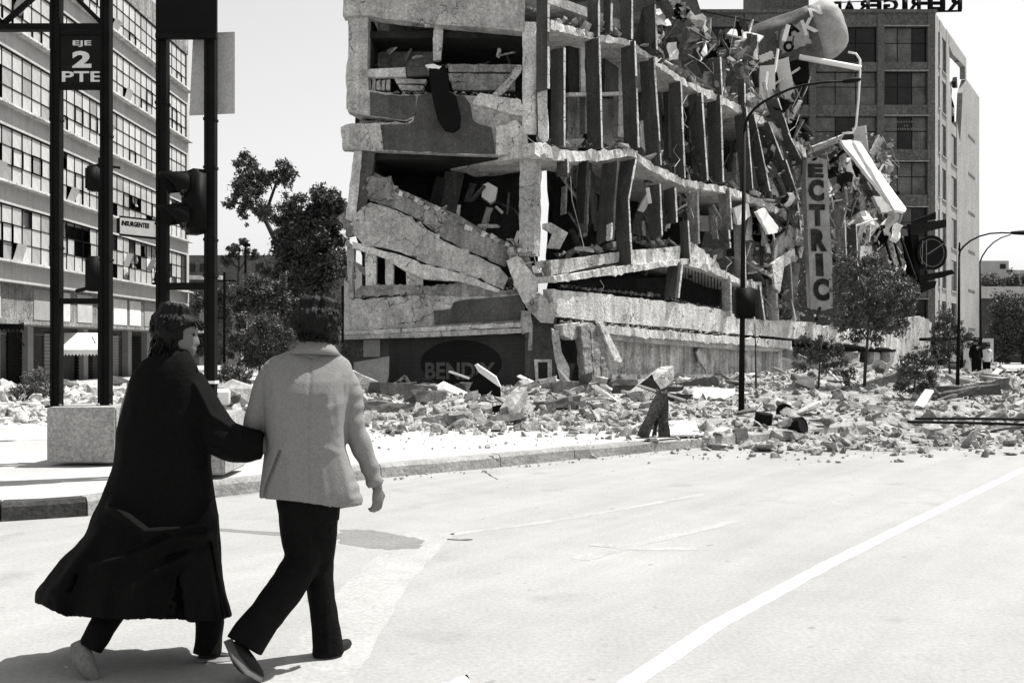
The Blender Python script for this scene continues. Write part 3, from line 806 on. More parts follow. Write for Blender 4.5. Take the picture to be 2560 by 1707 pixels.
wx = PA.at(1240, 0).x - PA.at(1063, 0).x; wz = PA.at(0, 905).z - PA.at(0, 948).z
for v in me.vertices:
    v.co.x = (v.co.x - (max(xs) + min(xs)) / 2) / (max(xs) - min(xs)) * wx
    v.co.y = (v.co.y - (max(ys) + min(ys)) / 2) / (max(ys) - min(ys)) * wz
put_text('lettering', me, M['shut_letter'], V((PA.at(1151, 0, -.25).x, YC + .25 - .024, PA.at(0, 927, -.25).z)), (1, 0, 0), (0, 0, 1), sh)
# right of the shutter: stucco bay with a small framed window
ra('bay_wall', [(1312, 790), (1392, 790), (1392, 990), (1312, 990)], 0.3, 'conc_dk', 0.0, 9, off=-0.20)
wf = ra('window', [(1335, 898), (1380, 898), (1380, 968), (1340, 972)], 0.1, 'conc_lt', 0.01, 0.4, off=-0.12)
o = rough('pane', ruin, [(1345, 905), (1369, 905), (1369, 946), (1346, 946)], PA, 0.05, M['glass_dk'], 0, 9, off=-0.11)
o.parent = wf; o.matrix_parent_inverse = Matrix.Identity(4)
# the snapped pier below the corner
ra('fallen_pier', [(1266, 652), (1296, 640), (1326, 676), (1348, 704), (1336, 748), (1312, 760), (1290, 720)], 0.5, 'conc_lt', 0.045, 0.15, off=0.35)
ra('fallen_pier', [(1308, 745), (1338, 724), (1366, 745), (1388, 790), (1384, 808), (1352, 806), (1324, 778)], 0.5, 'conc', 0.05, 0.15, off=0.30)
ra('hanging_strip', [(1302, 776), (1326, 776), (1332, 818), (1330, 876), (1320, 876), (1322, 830), (1306, 836)], 0.15, 'conc_md', 0.02, 0.2, off=0.45)
ra('fallen_strut', [(1378, 820), (1398, 826), (1404, 880), (1424, 920), (1422, 962), (1400, 950), (1386, 890)], 0.2, 'conc', 0.03, 0.2, off=0.4)
ra('fallen_board', [(1392, 918), (1402, 924), (1440, 968), (1434, 972)], 0.1, 'white', 0.005, 0.4, off=0.55)
for i in range(30):
    x, y = 1290 + rng.uniform(0, 80), 622 + rng.uniform(0, 160)
    x += max(0, (y - 640)) * .25 - 15
    r = rng.uniform(6, 17)
    ra('broken_corner', [(x - r, y - r * rng.uniform(.3, .9)), (x + r * rng.uniform(.2, .9), y - r), (x + r, y + r * rng.uniform(.2, .8)), (x - r * .4, y + r * .8)], 0.3, rng.choice(['conc', 'conc_md', 'conc_lt', 'conc_lt']), 0.03, 0.12, off=rng.uniform(-.05, .35))

# ---- long side face: sagging floor slabs
def band(name, rows, mat, off, thick, jag=0.05, seg=0.3):
    px = [(x, t) for x, t, b in rows] + [(x, b) for x, t, b in reversed(rows)]
    return rb(name, px, thick, mat, jag, seg, off)
band('floor_slab', [(1376, 50, 72), (1440, 70, 90), (1500, 88, 104), (1580, 100, 115)], 'conc_lt', 0.55, 4.5, 0.05, 0.18)
band('floor_slab', [(1580, 103, 116), (1600, 120, 134), (1630, 140, 156), (1700, 192, 208), (1760, 222, 238), (1810, 245, 262), (1862, 268, 288)], 'conc_lt', 0.55, 4.3, 0.05, 0.18)
band('floor_slab', [(1862, 268, 286), (1905, 292, 312), (1960, 326, 350), (2015, 372, 394)], 'conc', 0.45, 3.0, 0.1, 0.25)
band('floor_slab', [(1338, 356, 386), (1380, 368, 396), (1430, 378, 404), (1500, 380, 402), (1575, 369, 391), (1594, 378, 396)], 'conc_lt', 0.6, 4.4, 0.06, 0.16)
band('floor_slab', [(1592, 384, 402), (1640, 415, 434), (1680, 432, 453), (1715, 450, 466), (1760, 457, 474), (1815, 466, 484), (1856, 480, 500)], 'conc_lt', 0.6, 4.2, 0.06, 0.16)
band('floor_slab', [(1850, 480, 498), (1905, 498, 516), (1965, 528, 550), (2030, 566, 590)], 'conc', 0.5, 3.0, 0.1, 0.25)
# third floor: buckled parapet pieces and thin slab
band('parapet_piece', [(1378, 650, 690), (1440, 645, 676), (1505, 636, 662), (1548, 630, 655)], 'conc', 0.35, 0.5, 0.03, 0.2)
band('floor_slab', [(1384, 690, 706), (1440, 684, 700), (1495, 674, 692), (1560, 664, 684), (1640, 655, 670), (1725, 646, 660)], 'conc_lt', 0.7, 4.0, 0.05, 0.16)
band('floor_slab', [(1724, 648, 664), (1780, 666, 682), (1820, 682, 698), (1850, 698, 712), (1905, 706, 726)], 'conc_lt', 0.65, 3.6, 0.06, 0.16)
band('parapet_piece', [(1576, 625, 664), (1640, 622, 658), (1700, 616, 652)], 'conc_lt', 0.5, 0.35, 0.03, 0.2)
band('parapet_piece', [(1726, 604, 652), (1762, 626, 668), (1790, 652, 682), (1802, 672, 688)], 'conc_lt', 0.5, 0.35, 0.05, 0.15)
# second floor balcony front, black slot, ledge, stained wall
band('balcony_front', [(1384, 722, 791), (1400, 726, 792), (1475, 731, 801), (1570, 743, 809), (1660, 752, 817), (1795, 772, 829), (1850, 790, 835)], 'conc_lt', 0.55, 0.5, 0.03, 0.25)
band('balcony_front', [(1852, 796, 836), (1920, 800, 840), (1985, 803, 846), (2040, 806, 850)], 'conc_lt', 0.55, 0.5, 0.04, 0.25)
band('balcony_front', [(2040, 812, 850), (2100, 818, 856), (2180, 824, 866), (2255, 832, 872)], 'conc_lt', 0.45, 0.5, 0.09, 0.3)
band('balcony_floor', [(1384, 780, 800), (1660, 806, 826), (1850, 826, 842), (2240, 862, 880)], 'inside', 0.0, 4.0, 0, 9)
band('ledge', [(1500, 812, 832), (1600, 822, 842), (1720, 832, 852), (1846, 843, 861), (1980, 852, 872)], 'conc_lt', 0.75, 1.0, 0.04, 0.15)
band('ledge', [(1520, 832, 848), (1600, 842, 856), (1720, 852, 865), (1846, 861, 874), (1984, 868, 880)], 'conc', 0.62, 0.9, 0.02, 0.25)
M['stained'] = material('stained_plaster', 0.46, 0.38, 1.3, 0.93, 0.5, 14, streak=0.55, fine=0.25, fscale=12.0, crack=True)
o = rb('shop_wall', [(1505, 840), (1730, 858), (1740, 900), (1762, 926), (1762, 990), (1505, 990)], 0.3, 'stained', 0.01, 0.4, off=0.05)
o = rb('shop_wall', [(1742, 858), (1760, 866), (1984, 878), (1984, 990), (1765, 990), (1765, 925), (1744, 900)], 0.3, 'stained', 0.01, 0.4, off=0.1)
rb('torn_plaster', [(1742, 880), (1750, 870), (1764, 890), (1760, 912), (1750, 905)], 0.08, 'conc_lt', 0.01, 0.3, off=0.32)
band('base_course', [(1530, 935, 952), (1700, 936, 952), (1860, 934, 950), (1984, 928, 946)], 'conc_lt', 0.35, 0.5, 0.02, 0.3)
band('gap_shade_strip', [(1530, 953, 985), (1980, 948, 980)], 'inside', 0.12, 0.3, 0, 9)  # dark strip painted in for the shadow gap under the base course
# far end of the ground floor, broken bays behind the trees
for x0, x1, y0, m in ((2075, 2100, 880, 'conc'), (2130, 2150, 880, 'conc_lt'), (2185, 2200, 880, 'conc'), (2225, 2250, 880, 'conc_lt')):
    rb('pier', [(x0, y0), (x1, y0 + 2), (x1 - 2, 985), (x0 - 4, 985)], 0.5, m, 0.04, 0.25, off=0.1)
rb('rear_wall', [(1984, 872), (2250, 882), (2250, 985), (1984, 985)], 0.2, 'conc_dk', 0.0, 9, off=-0.8)
rb('end_wall', [(2238, 800), (2300, 790), (2330, 806), (2332, 900), (2300, 905), (2240, 900)], 0.3, 'conc', 0.06, 0.3, off=-0.2)

# ---- fins: upright stucco blades standing out from the side face
def fin(xt, yt, xb, yb, w=0.55, mat='fin', off=0.75, lean=0.0, th=0.11, edge=True):
    """outer edge from (xt,yt) to (xb,yb) on the plane 'off' metres in front of the side wall"""
    a, b = PB.at(xt, yt, off), PB.at(xb, yb, off)
    n = 5; vs = []
    for i in range(n + 1):
        p = a.lerp(b, i / n); j = lambda s=.012: V((rng.uniform(-s, s), rng.uniform(-s, s), rng.uniform(-s, s) * (1 if 0 < i < n else 4)))
        q = p - NB * w + DB * lean
        vs += [p - DB * th / 2 + j(), p + DB * th / 2 + j(), q + DB * th / 2 + j(), q - DB * th / 2 + j()]
    o = MB().rings([vs[4 * i:4 * i + 4] for i in range(n + 1)]).build('fin', M[mat], ruin)
    if edge:   # pale strip: sunlight on the fin's outer edge put into the colour
        e = MB()
        N_ = max(6, int((a - b).length / .45))
        for i in range(N_):
            if rng.random() < .05: continue
            p, q = a.lerp(b, i / N_) + NB * .004, a.lerp(b, (i + rng.uniform(.93, 1.0)) / N_) + NB * .004
            e.frame((p + q) / 2, (q - p) / 2, DB * (th / 2 + rng.uniform(-.02, .006)), NB * rng.uniform(.006, .014))
        tag(e.build('lit_fin_edge', M['conc_lt'], ruin), kind='stuff')
    return o
FINS = [  # top storey and storey above
    (1371, -60, 1371, 224, .58), (1411, 120, 1411, 366, .62), (1497, -60, 1497, 92, .5), (1498, 95, 1505, 374, .66), (1530, -60, 1528, 80, .4),
    (1586, 104, 1593, 372, .64), (1580, -60, 1580, 98, .5), (1636, 18, 1638, 140, .5), (1638, 142, 1658, 420, .74), (1705, 201, 1714, 447, .66), (1757, 228, 1768, 456, .66),
    (1800, 145, 1803, 250, .42), (1803, 248, 1817, 468, .66), (1860, 200, 1864, 272, .34), (1864, 276, 1880, 476, .6), (1886, 289, 1918, 486, .6), (1918, 306, 1962, 402, .75), (1944, 255, 1972, 350, .6), (1975, 330, 2000, 420, .6),
]
for i_, f in enumerate(FINS):
    k_ = 0 if f[1] < 0 else min(1, max(0, (f[0] - 1450) / 300)); fin(f[0] + rng.uniform(-5, 5) * k_, f[1] + rng.uniform(-10, 6) * k_, f[2] + rng.uniform(-9, 9) * k_, f[3] - rng.uniform(0, 12) * k_, f[4] * rng.uniform(.88, 1.08), lean=rng.uniform(-.12, .12) * k_)
# lower storey: snapped and leaning
fin(1590, 398, 1571, 500, .72); fin(1571, 500, 1580, 662, .66); fin(1545, 404, 1532, 600, .75, edge=False); fin(1530, 560, 1528, 600, .2, 'conc_lt')
fin(1650, 460, 1655, 590, .6); fin(1688, 470, 1692, 556, .62, lean=.1); fin(1745, 480, 1748, 610, .5, 'conc_md', edge=False); fin(1824, 470, 1830, 574, .55, 'conc_md'); fin(1822, 575, 1826, 620, .5)
fin(1720, 552, 1727, 660, .4); fin(1700, 655, 1690, 745, .55, edge=False); fin(1706, 660, 1696, 745, .2, 'conc_lt'); fin(1826, 690, 1828, 790, .4, 'conc')
fin(1860, 560, 1866, 760, .5, 'conc_md'); fin(1880, 700, 1886, 800, .5, 'conc'); fin(1420, 396, 1420, 440, .5); fin(1470, 404, 1462, 560, .4, 'inside', edge=False)
fin(1930, 560, 1950, 690, .6, 'conc_md'); fin(1965, 400, 1998, 500, .6); fin(1900, 715, 1912, 800, .5); fin(1940, 700, 1946, 800, .5, 'conc'); fin(1990, 470, 2005, 600, .5)
fin(1975, 640, 1985, 790, .6, 'conc_md'); fin(2040, 560, 2060, 700, .6, 'conc_md'); fin(2110, 520, 2116, 640, .5, 'conc_md'); fin(2140, 560, 2146, 700, .5)
# inner row of leaning posts and torn partitions seen between the blades
for (x0, y0, y1, x1) in ((1440, 100, 360, 1570), (1600, 150, 400, 1700), (1700, 230, 440, 1890), (1600, 440, 620, 1860), (1420, 410, 600, 1560)):
    for q in range(7):
        x = rng.uniform(x0, x1); dy = (x - 1600) * .3 if x > 1600 else 0
        yt, yb = y0 + dy + rng.uniform(0, 60), y1 + dy * .4 - rng.uniform(0, 60)
        if yb - yt < 40: continue
        w = rng.uniform(6, 20); ln_ = rng.uniform(-14, 14)
        rb('inner_post', [(x, yt), (x + w, yt + rng.uniform(-5, 5)), (x + w + ln_, yb), (x + ln_, yb + rng.uniform(-6, 6))], rng.uniform(.1, .3), rng.choice(['conc_md', 'conc_dk', 'conc_md', 'conc', 'fin']), .03, .25, rng.uniform(-2.2, -.4))
# parapet tops of inner bays and hanging panels on the side face
for q in [(1420, 100, 1448, 232, 'inside', -.6), (1452, 104, 1462, 230, 'conc_lt', -.5), (1512, 112, 1552, 228, 'conc_dk', -1.0), (1640, 190, 1700, 300, 'conc_dk', -.8), (1725, 240, 1752, 360, 'conc_dk', -.8), (1420, 240, 1460, 360, 'conc_md', -1.6), (1506, 250, 1560, 372, 'conc_lt', -1.8),
          (1600, 300, 1625, 380, 'conc_lt', -.6), (1770, 300, 1790, 450, 'conc_md', -1), (1840, 380, 1870, 470, 'conc', -.6), (1440, 410, 1500, 470, 'conc_md', -2), (1620, 440, 1700, 460, 'conc_dk', -.2), (1700, 480, 1745, 545, 'conc_md', -1.2), (1748, 540, 1800, 580, 'conc', -1.), (1870, 620, 1905, 700, 'conc', -.2), (1850, 540, 1880, 600, 'conc_lt', 0)]:
    x0, y0, x1, y1, m, off = q
    d = rng.uniform(-6, 6)
    rb('bay_panel', [(x0, y0 + d), (x1, y0 - d), (x1 + d * .5, y1), (x0 + d * .4, y1 + d)], 0.15, m, 0.03, 0.3, off=off)
rb('sill_rail', [(1422, 232), (1556, 230), (1556, 238), (1422, 240)], 0.3, 'conc_lt', 0.01, 0.4, off=-0.3)
# loose slab leaves on the right, sliding to the street
def leaf_slab(px, mat, off, thick=0.14, nm='hanging_slab', tilt=None): return rb(nm, px, thick, mat, 0.03, 0.25, off, tilt=tilt)
leaf_slab([(1905, 290), (1960, 310), (2000, 400), (2012, 470), (1985, 490), (1935, 400)], 'fin', 0.3)
leaf_slab([(1940, 600), (1985, 560), (2010, 585), (1960, 650), (1930, 690)], 'conc_md', 0.8)
leaf_slab([(1835, 520), (1870, 506), (1876, 540), (1846, 566)], 'white', 0.4)
leaf_slab([(1892, 530), (1912, 520), (1948, 572), (1944, 582), (1922, 586)], 'white', 0.8)
leaf_slab([(1930, 660), (1985, 620), (1990, 650), (1960, 668), (1950, 730), (1940, 720)], 'conc_lt', 1.0)
leaf_slab([(2150, 615), (2180, 615), (2182, 665), (2150, 662)], 'conc', 0.8)
leaf_slab([(2100, 350), (2150, 352), (2160, 380), (2110, 378)], 'conc', 0.3)
# three splintered posts in front of the ledge
for i, q in enumerate([[(1452, 815), (1474, 806), (1486, 990), (1468, 990)], [(1476, 806), (1500, 818), (1502, 990), (1488, 990)], [(1500, 816), (1516, 850), (1528, 985), (1504, 988)]]):
    rough('splintered_post', ruin, q, PB, 0.3, M['conc_md'], 0.04, 0.2, off=1.2)
rb('fallen_strut', [(1498, 806), (1508, 804), (1556, 900), (1552, 906), (1536, 900)], 0.15, 'conc_lt', 0.015, 0.3, off=1.3)
rb('broken_corner', [(1405, 812), (1450, 806), (1452, 840), (1430, 850), (1408, 838)], 0.4, 'conc', 0.05, 0.15, off=1.0)
rb('bay_wall', [(1400, 830), (1460, 830), (1470, 990), (1400, 990)], 0.2, 'inside', 0, 9, off=0.2)
# dark sheet put in for the shade over the topmost bay
rb('shade_sheet', [(1536, -60), (1645, -60), (1640, 120), (1610, 136), (1586, 104), (1572, 60)], 0.1, 'inside', 0.06, 0.3, off=0.25)
# barred panel in the crushed second floor
mb = MB()
for i in range(14):
    x = 1706 + i * 8; mb.bar(PB.at(x, 668 + i, .2), PB.at(x, 752 + i * 1.6, .2), .035)
mb.build('window_bars', M['steel_dk'], ruin)
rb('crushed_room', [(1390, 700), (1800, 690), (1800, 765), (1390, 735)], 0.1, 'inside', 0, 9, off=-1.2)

# rebar and loose wires
pass
def wire(px, pl, off=0.5, r=0.016): MB().tube([pl.at(x, y, off + (p[0] if p else 0)) for x, y, *p in px], r, 5).build('bent_rebar', M['steel'], ruin)
for w_ in [[(1426, 440), (1430, 500), (1446, 560), (1460, 620)], [(1840, 40), (1828, 110), (1820, 160)], [(1720, 136), (1760, 160), (1784, 185), (1782, 155)], [(1846, 128), (1900, 152), (1872, 190), (1868, 150)], [(1872, 190), (1880, 270)],
           [(2040, 480), (2070, 530), (2090, 570)], [(2110, 560), (2150, 590), (2180, 620)], [(2200, 560), (2170, 600), (2140, 640)], [(1990, 330), (2010, 400), (2040, 470)], [(2130, 565), (2160, 615), (2150, 640)],
           [(1500, 700), (1510, 716), (1500, 735)], [(1400, 800), (1420, 812), (1436, 806)], [(1690, 270), (1700, 300), (1720, 320)], [(2000, 700), (1980, 740), (1960, 780)], [(1750, 410), (1780, 455), (1790, 470)]]:
    wire(w_, PB)
for w_ in [[(1140, 40), (1150, 10), (1180, -10)], [(1330, 620), (1340, 660), (1360, 690)], [(1300, 330), (1340, 360), (1372, 402)], [(1285, 690), (1310, 660), (1335, 655)]]: wire(w_, PA, .3)


# ================================================================== dark block on the right with mirrored roof sign
YH = 70.0
HC = P(2338, 870, YH); HC.z = 0
HD = V((0.546, 0.838, 0)).normalized(); HN = V((HD.y, -HD.x, 0))
PHF = Plane((0, YH, 0), (0, -1, 0)); PHS = Plane(HC, HN)
hotel = empty('corner_block', (HC.x, YH, 0), 'tall dark fronted stucco block with wide windows and a mirrored sign on its roof', 'building')
sH = F / YH
M['pane_hotel'] = material('grey_office_pane', 0.085, 0.5, 1.2, 0.2, 0.02, 6, spec=0.25)
ztop = P(0, 33, YH).z
rowsH = [(66, 155), (178, 262), (290, 373), (404, 486), (518, 600), (632, 715), (748, 828)]
colsH = [(1715, 1862), (1880, 2024), (2040, 2194), (2211, 2320)]
zr = [(P(0, b, YH).z, P(0, t, YH).z) for t, b in rowsH]
# front: piers and spandrels stand proud of recessed windows
wbox(MB(), P(1660, 0, YH).x, HC.x - .02, YH + 0.55, YH + 14, 0.05, ztop - .3).build('core_wall', M['inside'], hotel)
xs_ = [1660] + [v for c in colsH for v in c] + [2338]
for i in range(0, len(xs_), 2):
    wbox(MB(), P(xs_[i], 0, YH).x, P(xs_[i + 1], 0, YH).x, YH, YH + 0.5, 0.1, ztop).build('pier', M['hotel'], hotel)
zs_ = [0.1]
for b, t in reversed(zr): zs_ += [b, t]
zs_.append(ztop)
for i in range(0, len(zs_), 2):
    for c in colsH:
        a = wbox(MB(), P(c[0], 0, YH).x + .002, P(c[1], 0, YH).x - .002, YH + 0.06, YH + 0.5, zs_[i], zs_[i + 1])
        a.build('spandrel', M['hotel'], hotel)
for b, t in zr:
    for ci, c in enumerate(colsH):
        if ci < 2 and b < P(0, 300, YH).z: continue
        x0, x1 = P(c[0], 0, YH).x + .002, P(c[1], 0, YH).x - .002
        w = MB()
        for k in range(4): wbox(w, x0 + (x1 - x0) * k / 3 - .025, x0 + (x1 - x0) * k / 3 + .025, YH + .28, YH + .34, b, t)
        for zz in (b + .03, b + (t - b) * .55, t - .03): wbox(w, x0, x1, YH + .285, YH + .335, zz - .025, zz + .025)
        wo_ = w.build('window', M['steel_dk'], hotel)
        for k in range(3):
            g_ = wbox(MB(), x0 + (x1 - x0) * k / 3 + .03, x0 + (x1 - x0) * (k + 1) / 3 - .03, YH + .30, YH + .32, b, t).build('pane', M['pane_hotel'] if rng.random() < .45 else M['glass_dk'], hotel)
            g_.parent = wo_; g_.matrix_parent_inverse = Matrix.Identity(4)
        if ci == 3: # thin pale reveal
            wbox(MB(), x0 - .05, x1 + .05, YH - .04, YH + .05, t - .002, t + .07).build('lintel', M['hotel_lt'], hotel)
        if rng.random() < .3 and ci > 1:
            xx = x0 + rng.uniform(.2, .7) * (x1 - x0)
            wbox(MB(), xx, xx + .35, YH + .36, YH + .38, b + .3, t - .1).build('curtain', M['grey_panel'], hotel)
# dim three line notice in the third window of the right column: strokes too worn and far to read
for (x0, x1, y) in ((2242, 2294, 305), (2259, 2269, 315), (2214, 2314, 323)):
    mb = MB(); x = x0
    while x < x1:
        w = rng.uniform(2.5, 5); q = P(x + w / 2, y, YH + .275); mb.box((q.x, q.y, q.z), (w / sH * .8, .012, rng.uniform(.07, .15))); x += w + rng.uniform(1, 2.5)
    tag(mb.build('worn_lettering', M['letter_dim'], hotel), kind='stuff')
# side face in a paler stucco, the sunlight put into its colour
def hs(t, z, off=0): return HC + HD * t + V((0, 0, z)) + HN * off
def side_piece(nm, pts, mat, thick=0.4, off=0.0):
    ring = [hs(t, z, off) for t, z in pts]
    return MB().prism(ring, -HN * thick).build(nm, M[mat], hotel)
zb_ = 0.1; zh = ztop + .0
colt = [(1.1, 1.75), (2.6, 4.3), (6.4, 8.8)]
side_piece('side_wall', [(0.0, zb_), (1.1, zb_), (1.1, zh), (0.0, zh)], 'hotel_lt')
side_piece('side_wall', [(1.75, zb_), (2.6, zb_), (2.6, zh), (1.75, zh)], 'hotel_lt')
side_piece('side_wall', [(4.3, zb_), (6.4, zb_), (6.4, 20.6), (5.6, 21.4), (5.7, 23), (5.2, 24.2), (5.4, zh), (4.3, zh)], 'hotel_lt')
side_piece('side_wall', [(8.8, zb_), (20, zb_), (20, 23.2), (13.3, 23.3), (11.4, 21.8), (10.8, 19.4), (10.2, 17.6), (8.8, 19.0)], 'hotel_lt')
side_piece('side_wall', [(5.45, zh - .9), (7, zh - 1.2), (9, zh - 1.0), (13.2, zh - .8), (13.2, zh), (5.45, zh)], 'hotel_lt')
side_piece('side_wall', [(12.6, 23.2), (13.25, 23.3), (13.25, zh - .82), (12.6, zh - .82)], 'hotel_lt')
wbox(MB(), HC.x - 6, HC.x - .2, YH + 14.1, YH + 20, .1, ztop - .5).build('rear_wall', M['inside'], hotel)
for (t0, t1) in colt:
    zz = [0.1]
    for b, t in reversed(zr): zz += [b, t]
    zz.append(zh)
    for i in range(0, len(zz), 2):
        if t0 > 6 and zz[i] > 19: continue
        if t0 > 6 and zz[i + 1] > 20.6: zz[i + 1] = min(zz[i + 1], 20.4)
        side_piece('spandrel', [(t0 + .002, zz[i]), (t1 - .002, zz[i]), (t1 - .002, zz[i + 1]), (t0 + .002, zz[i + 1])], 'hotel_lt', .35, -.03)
    for b, t in zr:
        if t0 > 6 and b > 18: continue
        side_piece('window', [(t0 + .003, b), (t1 - .003, b), (t1 - .003, t), (t0 + .003, t)], 'glass_dk', .05, -.12)
        side_piece('sill', [(t0 - .1, b - .1), (t1 + .1, b - .1), (t1 + .1, b), (t0 - .1, b)], 'hotel_lt', .1, .06)
for b, t in zr[1:]:
    side_piece('window', [(14.2, b + .3), (17.5, b + .3), (17.5, b + .5), (14.2, b + .5)], 'hotel', .06, .03)
side_piece('cavity_wall', [(4.6, 15), (13.5, 15), (13.2, 21.2), (11.2, 22.0), (10.2, 24.4), (4.6, 24.4)], 'inside', .2, -.9)
for q in range(16):
    t, z = rng.uniform(5.4, 9.8), rng.uniform(18.5, 24)
    side_piece('broken_brick', [(t, z), (t + rng.uniform(.3, .8), z + rng.uniform(-.2, .2)), (t + rng.uniform(.3, .7), z + rng.uniform(.3, .9)), (t - .1, z + .4)], rng.choice(['hotel', 'inside', 'conc_md']), .3, rng.uniform(-.8, .0))
# parapet and penthouse
wbox(MB(), P(1660, 0, YH).x, HC.x + .1, YH - .12, YH + .3, ztop, ztop + .22).build('coping', M['hotel'], hotel)
wbox(MB(), P(1905, 0, 74).x, P(2022, 0, 74).x, 74, 80, ztop - 1, 32).build('penthouse', M['hotel'], hotel)
# roof letters seen from behind
YS = 76.0
rs = empty('roof_sign', P(2240, 30, YS), 'black roof sign seen mirrored from behind, reading REFRIGERAD with its tops cut off', 'sign')
LET = [('R', 2386, 34), ('E', 2345, 32), ('F', 2315, 30), ('R', 2285, 30), ('I', 2261, 12), ('G', 2226, 36), ('E', 2188, 28), ('R', 2158, 30), ('A', 2122, 28), ('D', 2088, 28)]
for ch, cx, w in LET:
    f_ = (cx - 2080) / 320.0
    yb, yt = 32 - 6 * f_, 6 - 16 * f_
    me = text_mesh(ch, 1.0, 0.0, 0.035)
    xs = [v.co.x for v in me.vertices]; ys = [v.co.y for v in me.vertices]
    for v in me.vertices:
        v.co.x = (v.co.x - (max(xs) + min(xs)) / 2) / (max(xs) - min(xs)) * w / F * YS
        v.co.y = (v.co.y - min(ys)) / (max(ys) - min(ys)) * (yb - yt) / F * YS
    bm = bmesh.new(); bm.from_mesh(me)
    r = bmesh.ops.extrude_face_region(bm, geom=bm.faces[:])
    bmesh.ops.translate(bm, vec=(0, 0, .18), verts=[e for e in r['geom'] if isinstance(e, bmesh.types.BMVert)])
    bmesh.ops.recalc_face_normals(bm, faces=bm.faces); bm.to_mesh(me); bm.free()
    put_text('letter', me, M['black'], P(cx, yb, YS), (1, 0, 0), (0, 0, 1), rs, mirror=True)
mb = MB(); mb.bar(P(2080, 34, YS), P(2404, 28, YS), .12); mb.build('rail', M['steel_dk'], rs)
MB().bar(P(2080, 8, YS + .2), P(2404, -8, YS + .2), .06).build('rail', M['steel_dk'], rs)
for x in range(2090, 2340, 40): MB().bar(P(x, 34, YS), V((P(x, 34, YS).x, YS, ztop - .2)), .09).build('post', M['steel_dk'], rs)
MB().bar(P(2338, 30, YS), V((P(2300, 34, YS).x, YS, ztop - .2)), .09).build('post', M['steel_dk'], rs)
# cables over the low roof
o = MB().tube([P(1740, 25, 62), P(1900, 58, 60), P(2000, 80, 58)], .05, 5).build('slack_cable', M['steel_dk']); tag(o, 'black slack cable across the pale wall above the ruin', 'cable')

# ================================================================== torn signs hanging on the ruin
# barrel shaped billboard tipped over the broken roof
M['barrel'] = material('faded_barrel_paint', 0.09, 0.35, 0.9, 0.8, 0.4, 6, fine=0.25, streak=0.2)
M['barrel_lt'] = material('pale_sunlit_barrel_paint', 0.30, 0.25, 1.2, 0.8, 0.4, 6, fine=0.2)  # pale paint; on the dome it stands in for sunlight
A0, A1 = P(1868, 150, 51), P(2078, 70, 50)
ax = (A1 - A0).normalized(); e1 = ax.cross(V((0, 1, 0))).normalized(); 
if e1.z < 0: e1 = -e1
e2 = ax.cross(e1).normalized()
if e2.y > 0: e2 = -e2                      # e2 looks to the street, e1 up
RB = 1.42
barrel = empty('barrel_billboard', P(1975, 190, 50), 'tipped barrel shaped billboard with scraps of lettering above the ruined roof', 'billboard')
L_ = (A1 - A0).length
def bp(s, a, r=RB): return A0 + ax * s + (e2 * math.cos(a) + e1 * math.sin(a)) * r
def barrel_patch(nm, s0, s1, mat, n=16, dent=.16):
    N = 36; rows = []
    for i in range(n + 1):
        s = s0 + (s1 - s0) * i / n
        rows.append([bp(s, 2 * math.pi * k / N, RB + dent * noise.noise((s * .9, math.cos(k * .17) * 2, math.sin(k * .17) * 2))) for k in range(N)])
    return rows
rows = barrel_patch('', 0, L_ - .85, None)
mk_ = MB(); mk_.rings(rows, True).build('drum', M['barrel'], barrel, True)
rows2 = [rows[-1]]
for s, r in ((.3, 1.43), (.7, 1.42), (1.0, 1.33), (1.25, 1.14), (1.42, .85), (1.5, .4)):
    rows2.append([bp(L_ - .85 + s, 2 * math.pi * k / 36, r + .14 * noise.noise((s * 1.6, math.cos(k * .17) * 2, math.sin(k * .17) * 2))) for k in range(36)])
MB().rings(rows2, True).build('dome', M['barrel_lt'], barrel, True)  # sunlit end of the barrel, its light put into the pale colour
def wrap(ch, sc, ac, size, mat, bold=.02, rot=0.0, sx=1.0):
    me = text_mesh(ch, size, 0.0, bold, sx)
    bm = bmesh.new(); bm.from_mesh(me)
    bmesh.ops.subdivide_edges(bm, edges=bm.edges[:], cuts=2, use_grid_fill=True); bm.to_mesh(me); bm.free()
    c_, s_ = math.cos(rot), math.sin(rot)
    for v in me.vertices:
        x, y = v.co.x * c_ - v.co.y * s_, v.co.x * s_ + v.co.y * c_
        v.co = bp(sc + x, ac + y / RB, RB + .10)
    me.materials.clear(); me.materials.append(mat); me.name = 'lettering'
    o = bpy.data.objects.new('lettering', me); COL.objects.link(o); adopt(o, barrel)
def patch(s0, s1, a0, a1, mat):
    vs, fs = [], []; n = 8
    for i in range(n + 1):
        for j in range(n + 1):
            vs.append(bp(s0 + (s1 - s0) * i / n + .05 * math.sin(j * 2.1), a0 + (a1 - a0) * j / n + .03 * math.sin(i * 3.), RB + .085))
    for i in range(n):
        for j in range(n): fs.append((i * (n + 1) + j, i * (n + 1) + j + 1, (i + 1) * (n + 1) + j + 1, (i + 1) * (n + 1) + j))
    mk('paint_scrap', vs, fs, M[mat], barrel, False, False)
patch(1.55, 3.0, -.42, .35, 'barrel_lt')
for a in (('A', 2.35, .22, .75, 'black'), ('O', 1.95, -.28, .62, 'black'), ('K', 3.1, .1, 1.0, 'letter'), ('N', 3.65, .55, .8, 'letter'), ('R', 1.6, -.75, .7, 'black')):
    wrap(a[0], a[1], a[2], a[3], M[a[4]], .035, rng.uniform(-.15, .15))
patch(.45, 1.15, -.45, -.2, 'white'); 
o = MB().tube([P(1998, 143, 48.5), P(2075, 157, 48.4), P(2152, 171, 48.3)], .13, 12).build('pipe', M['white'], barrel, True)
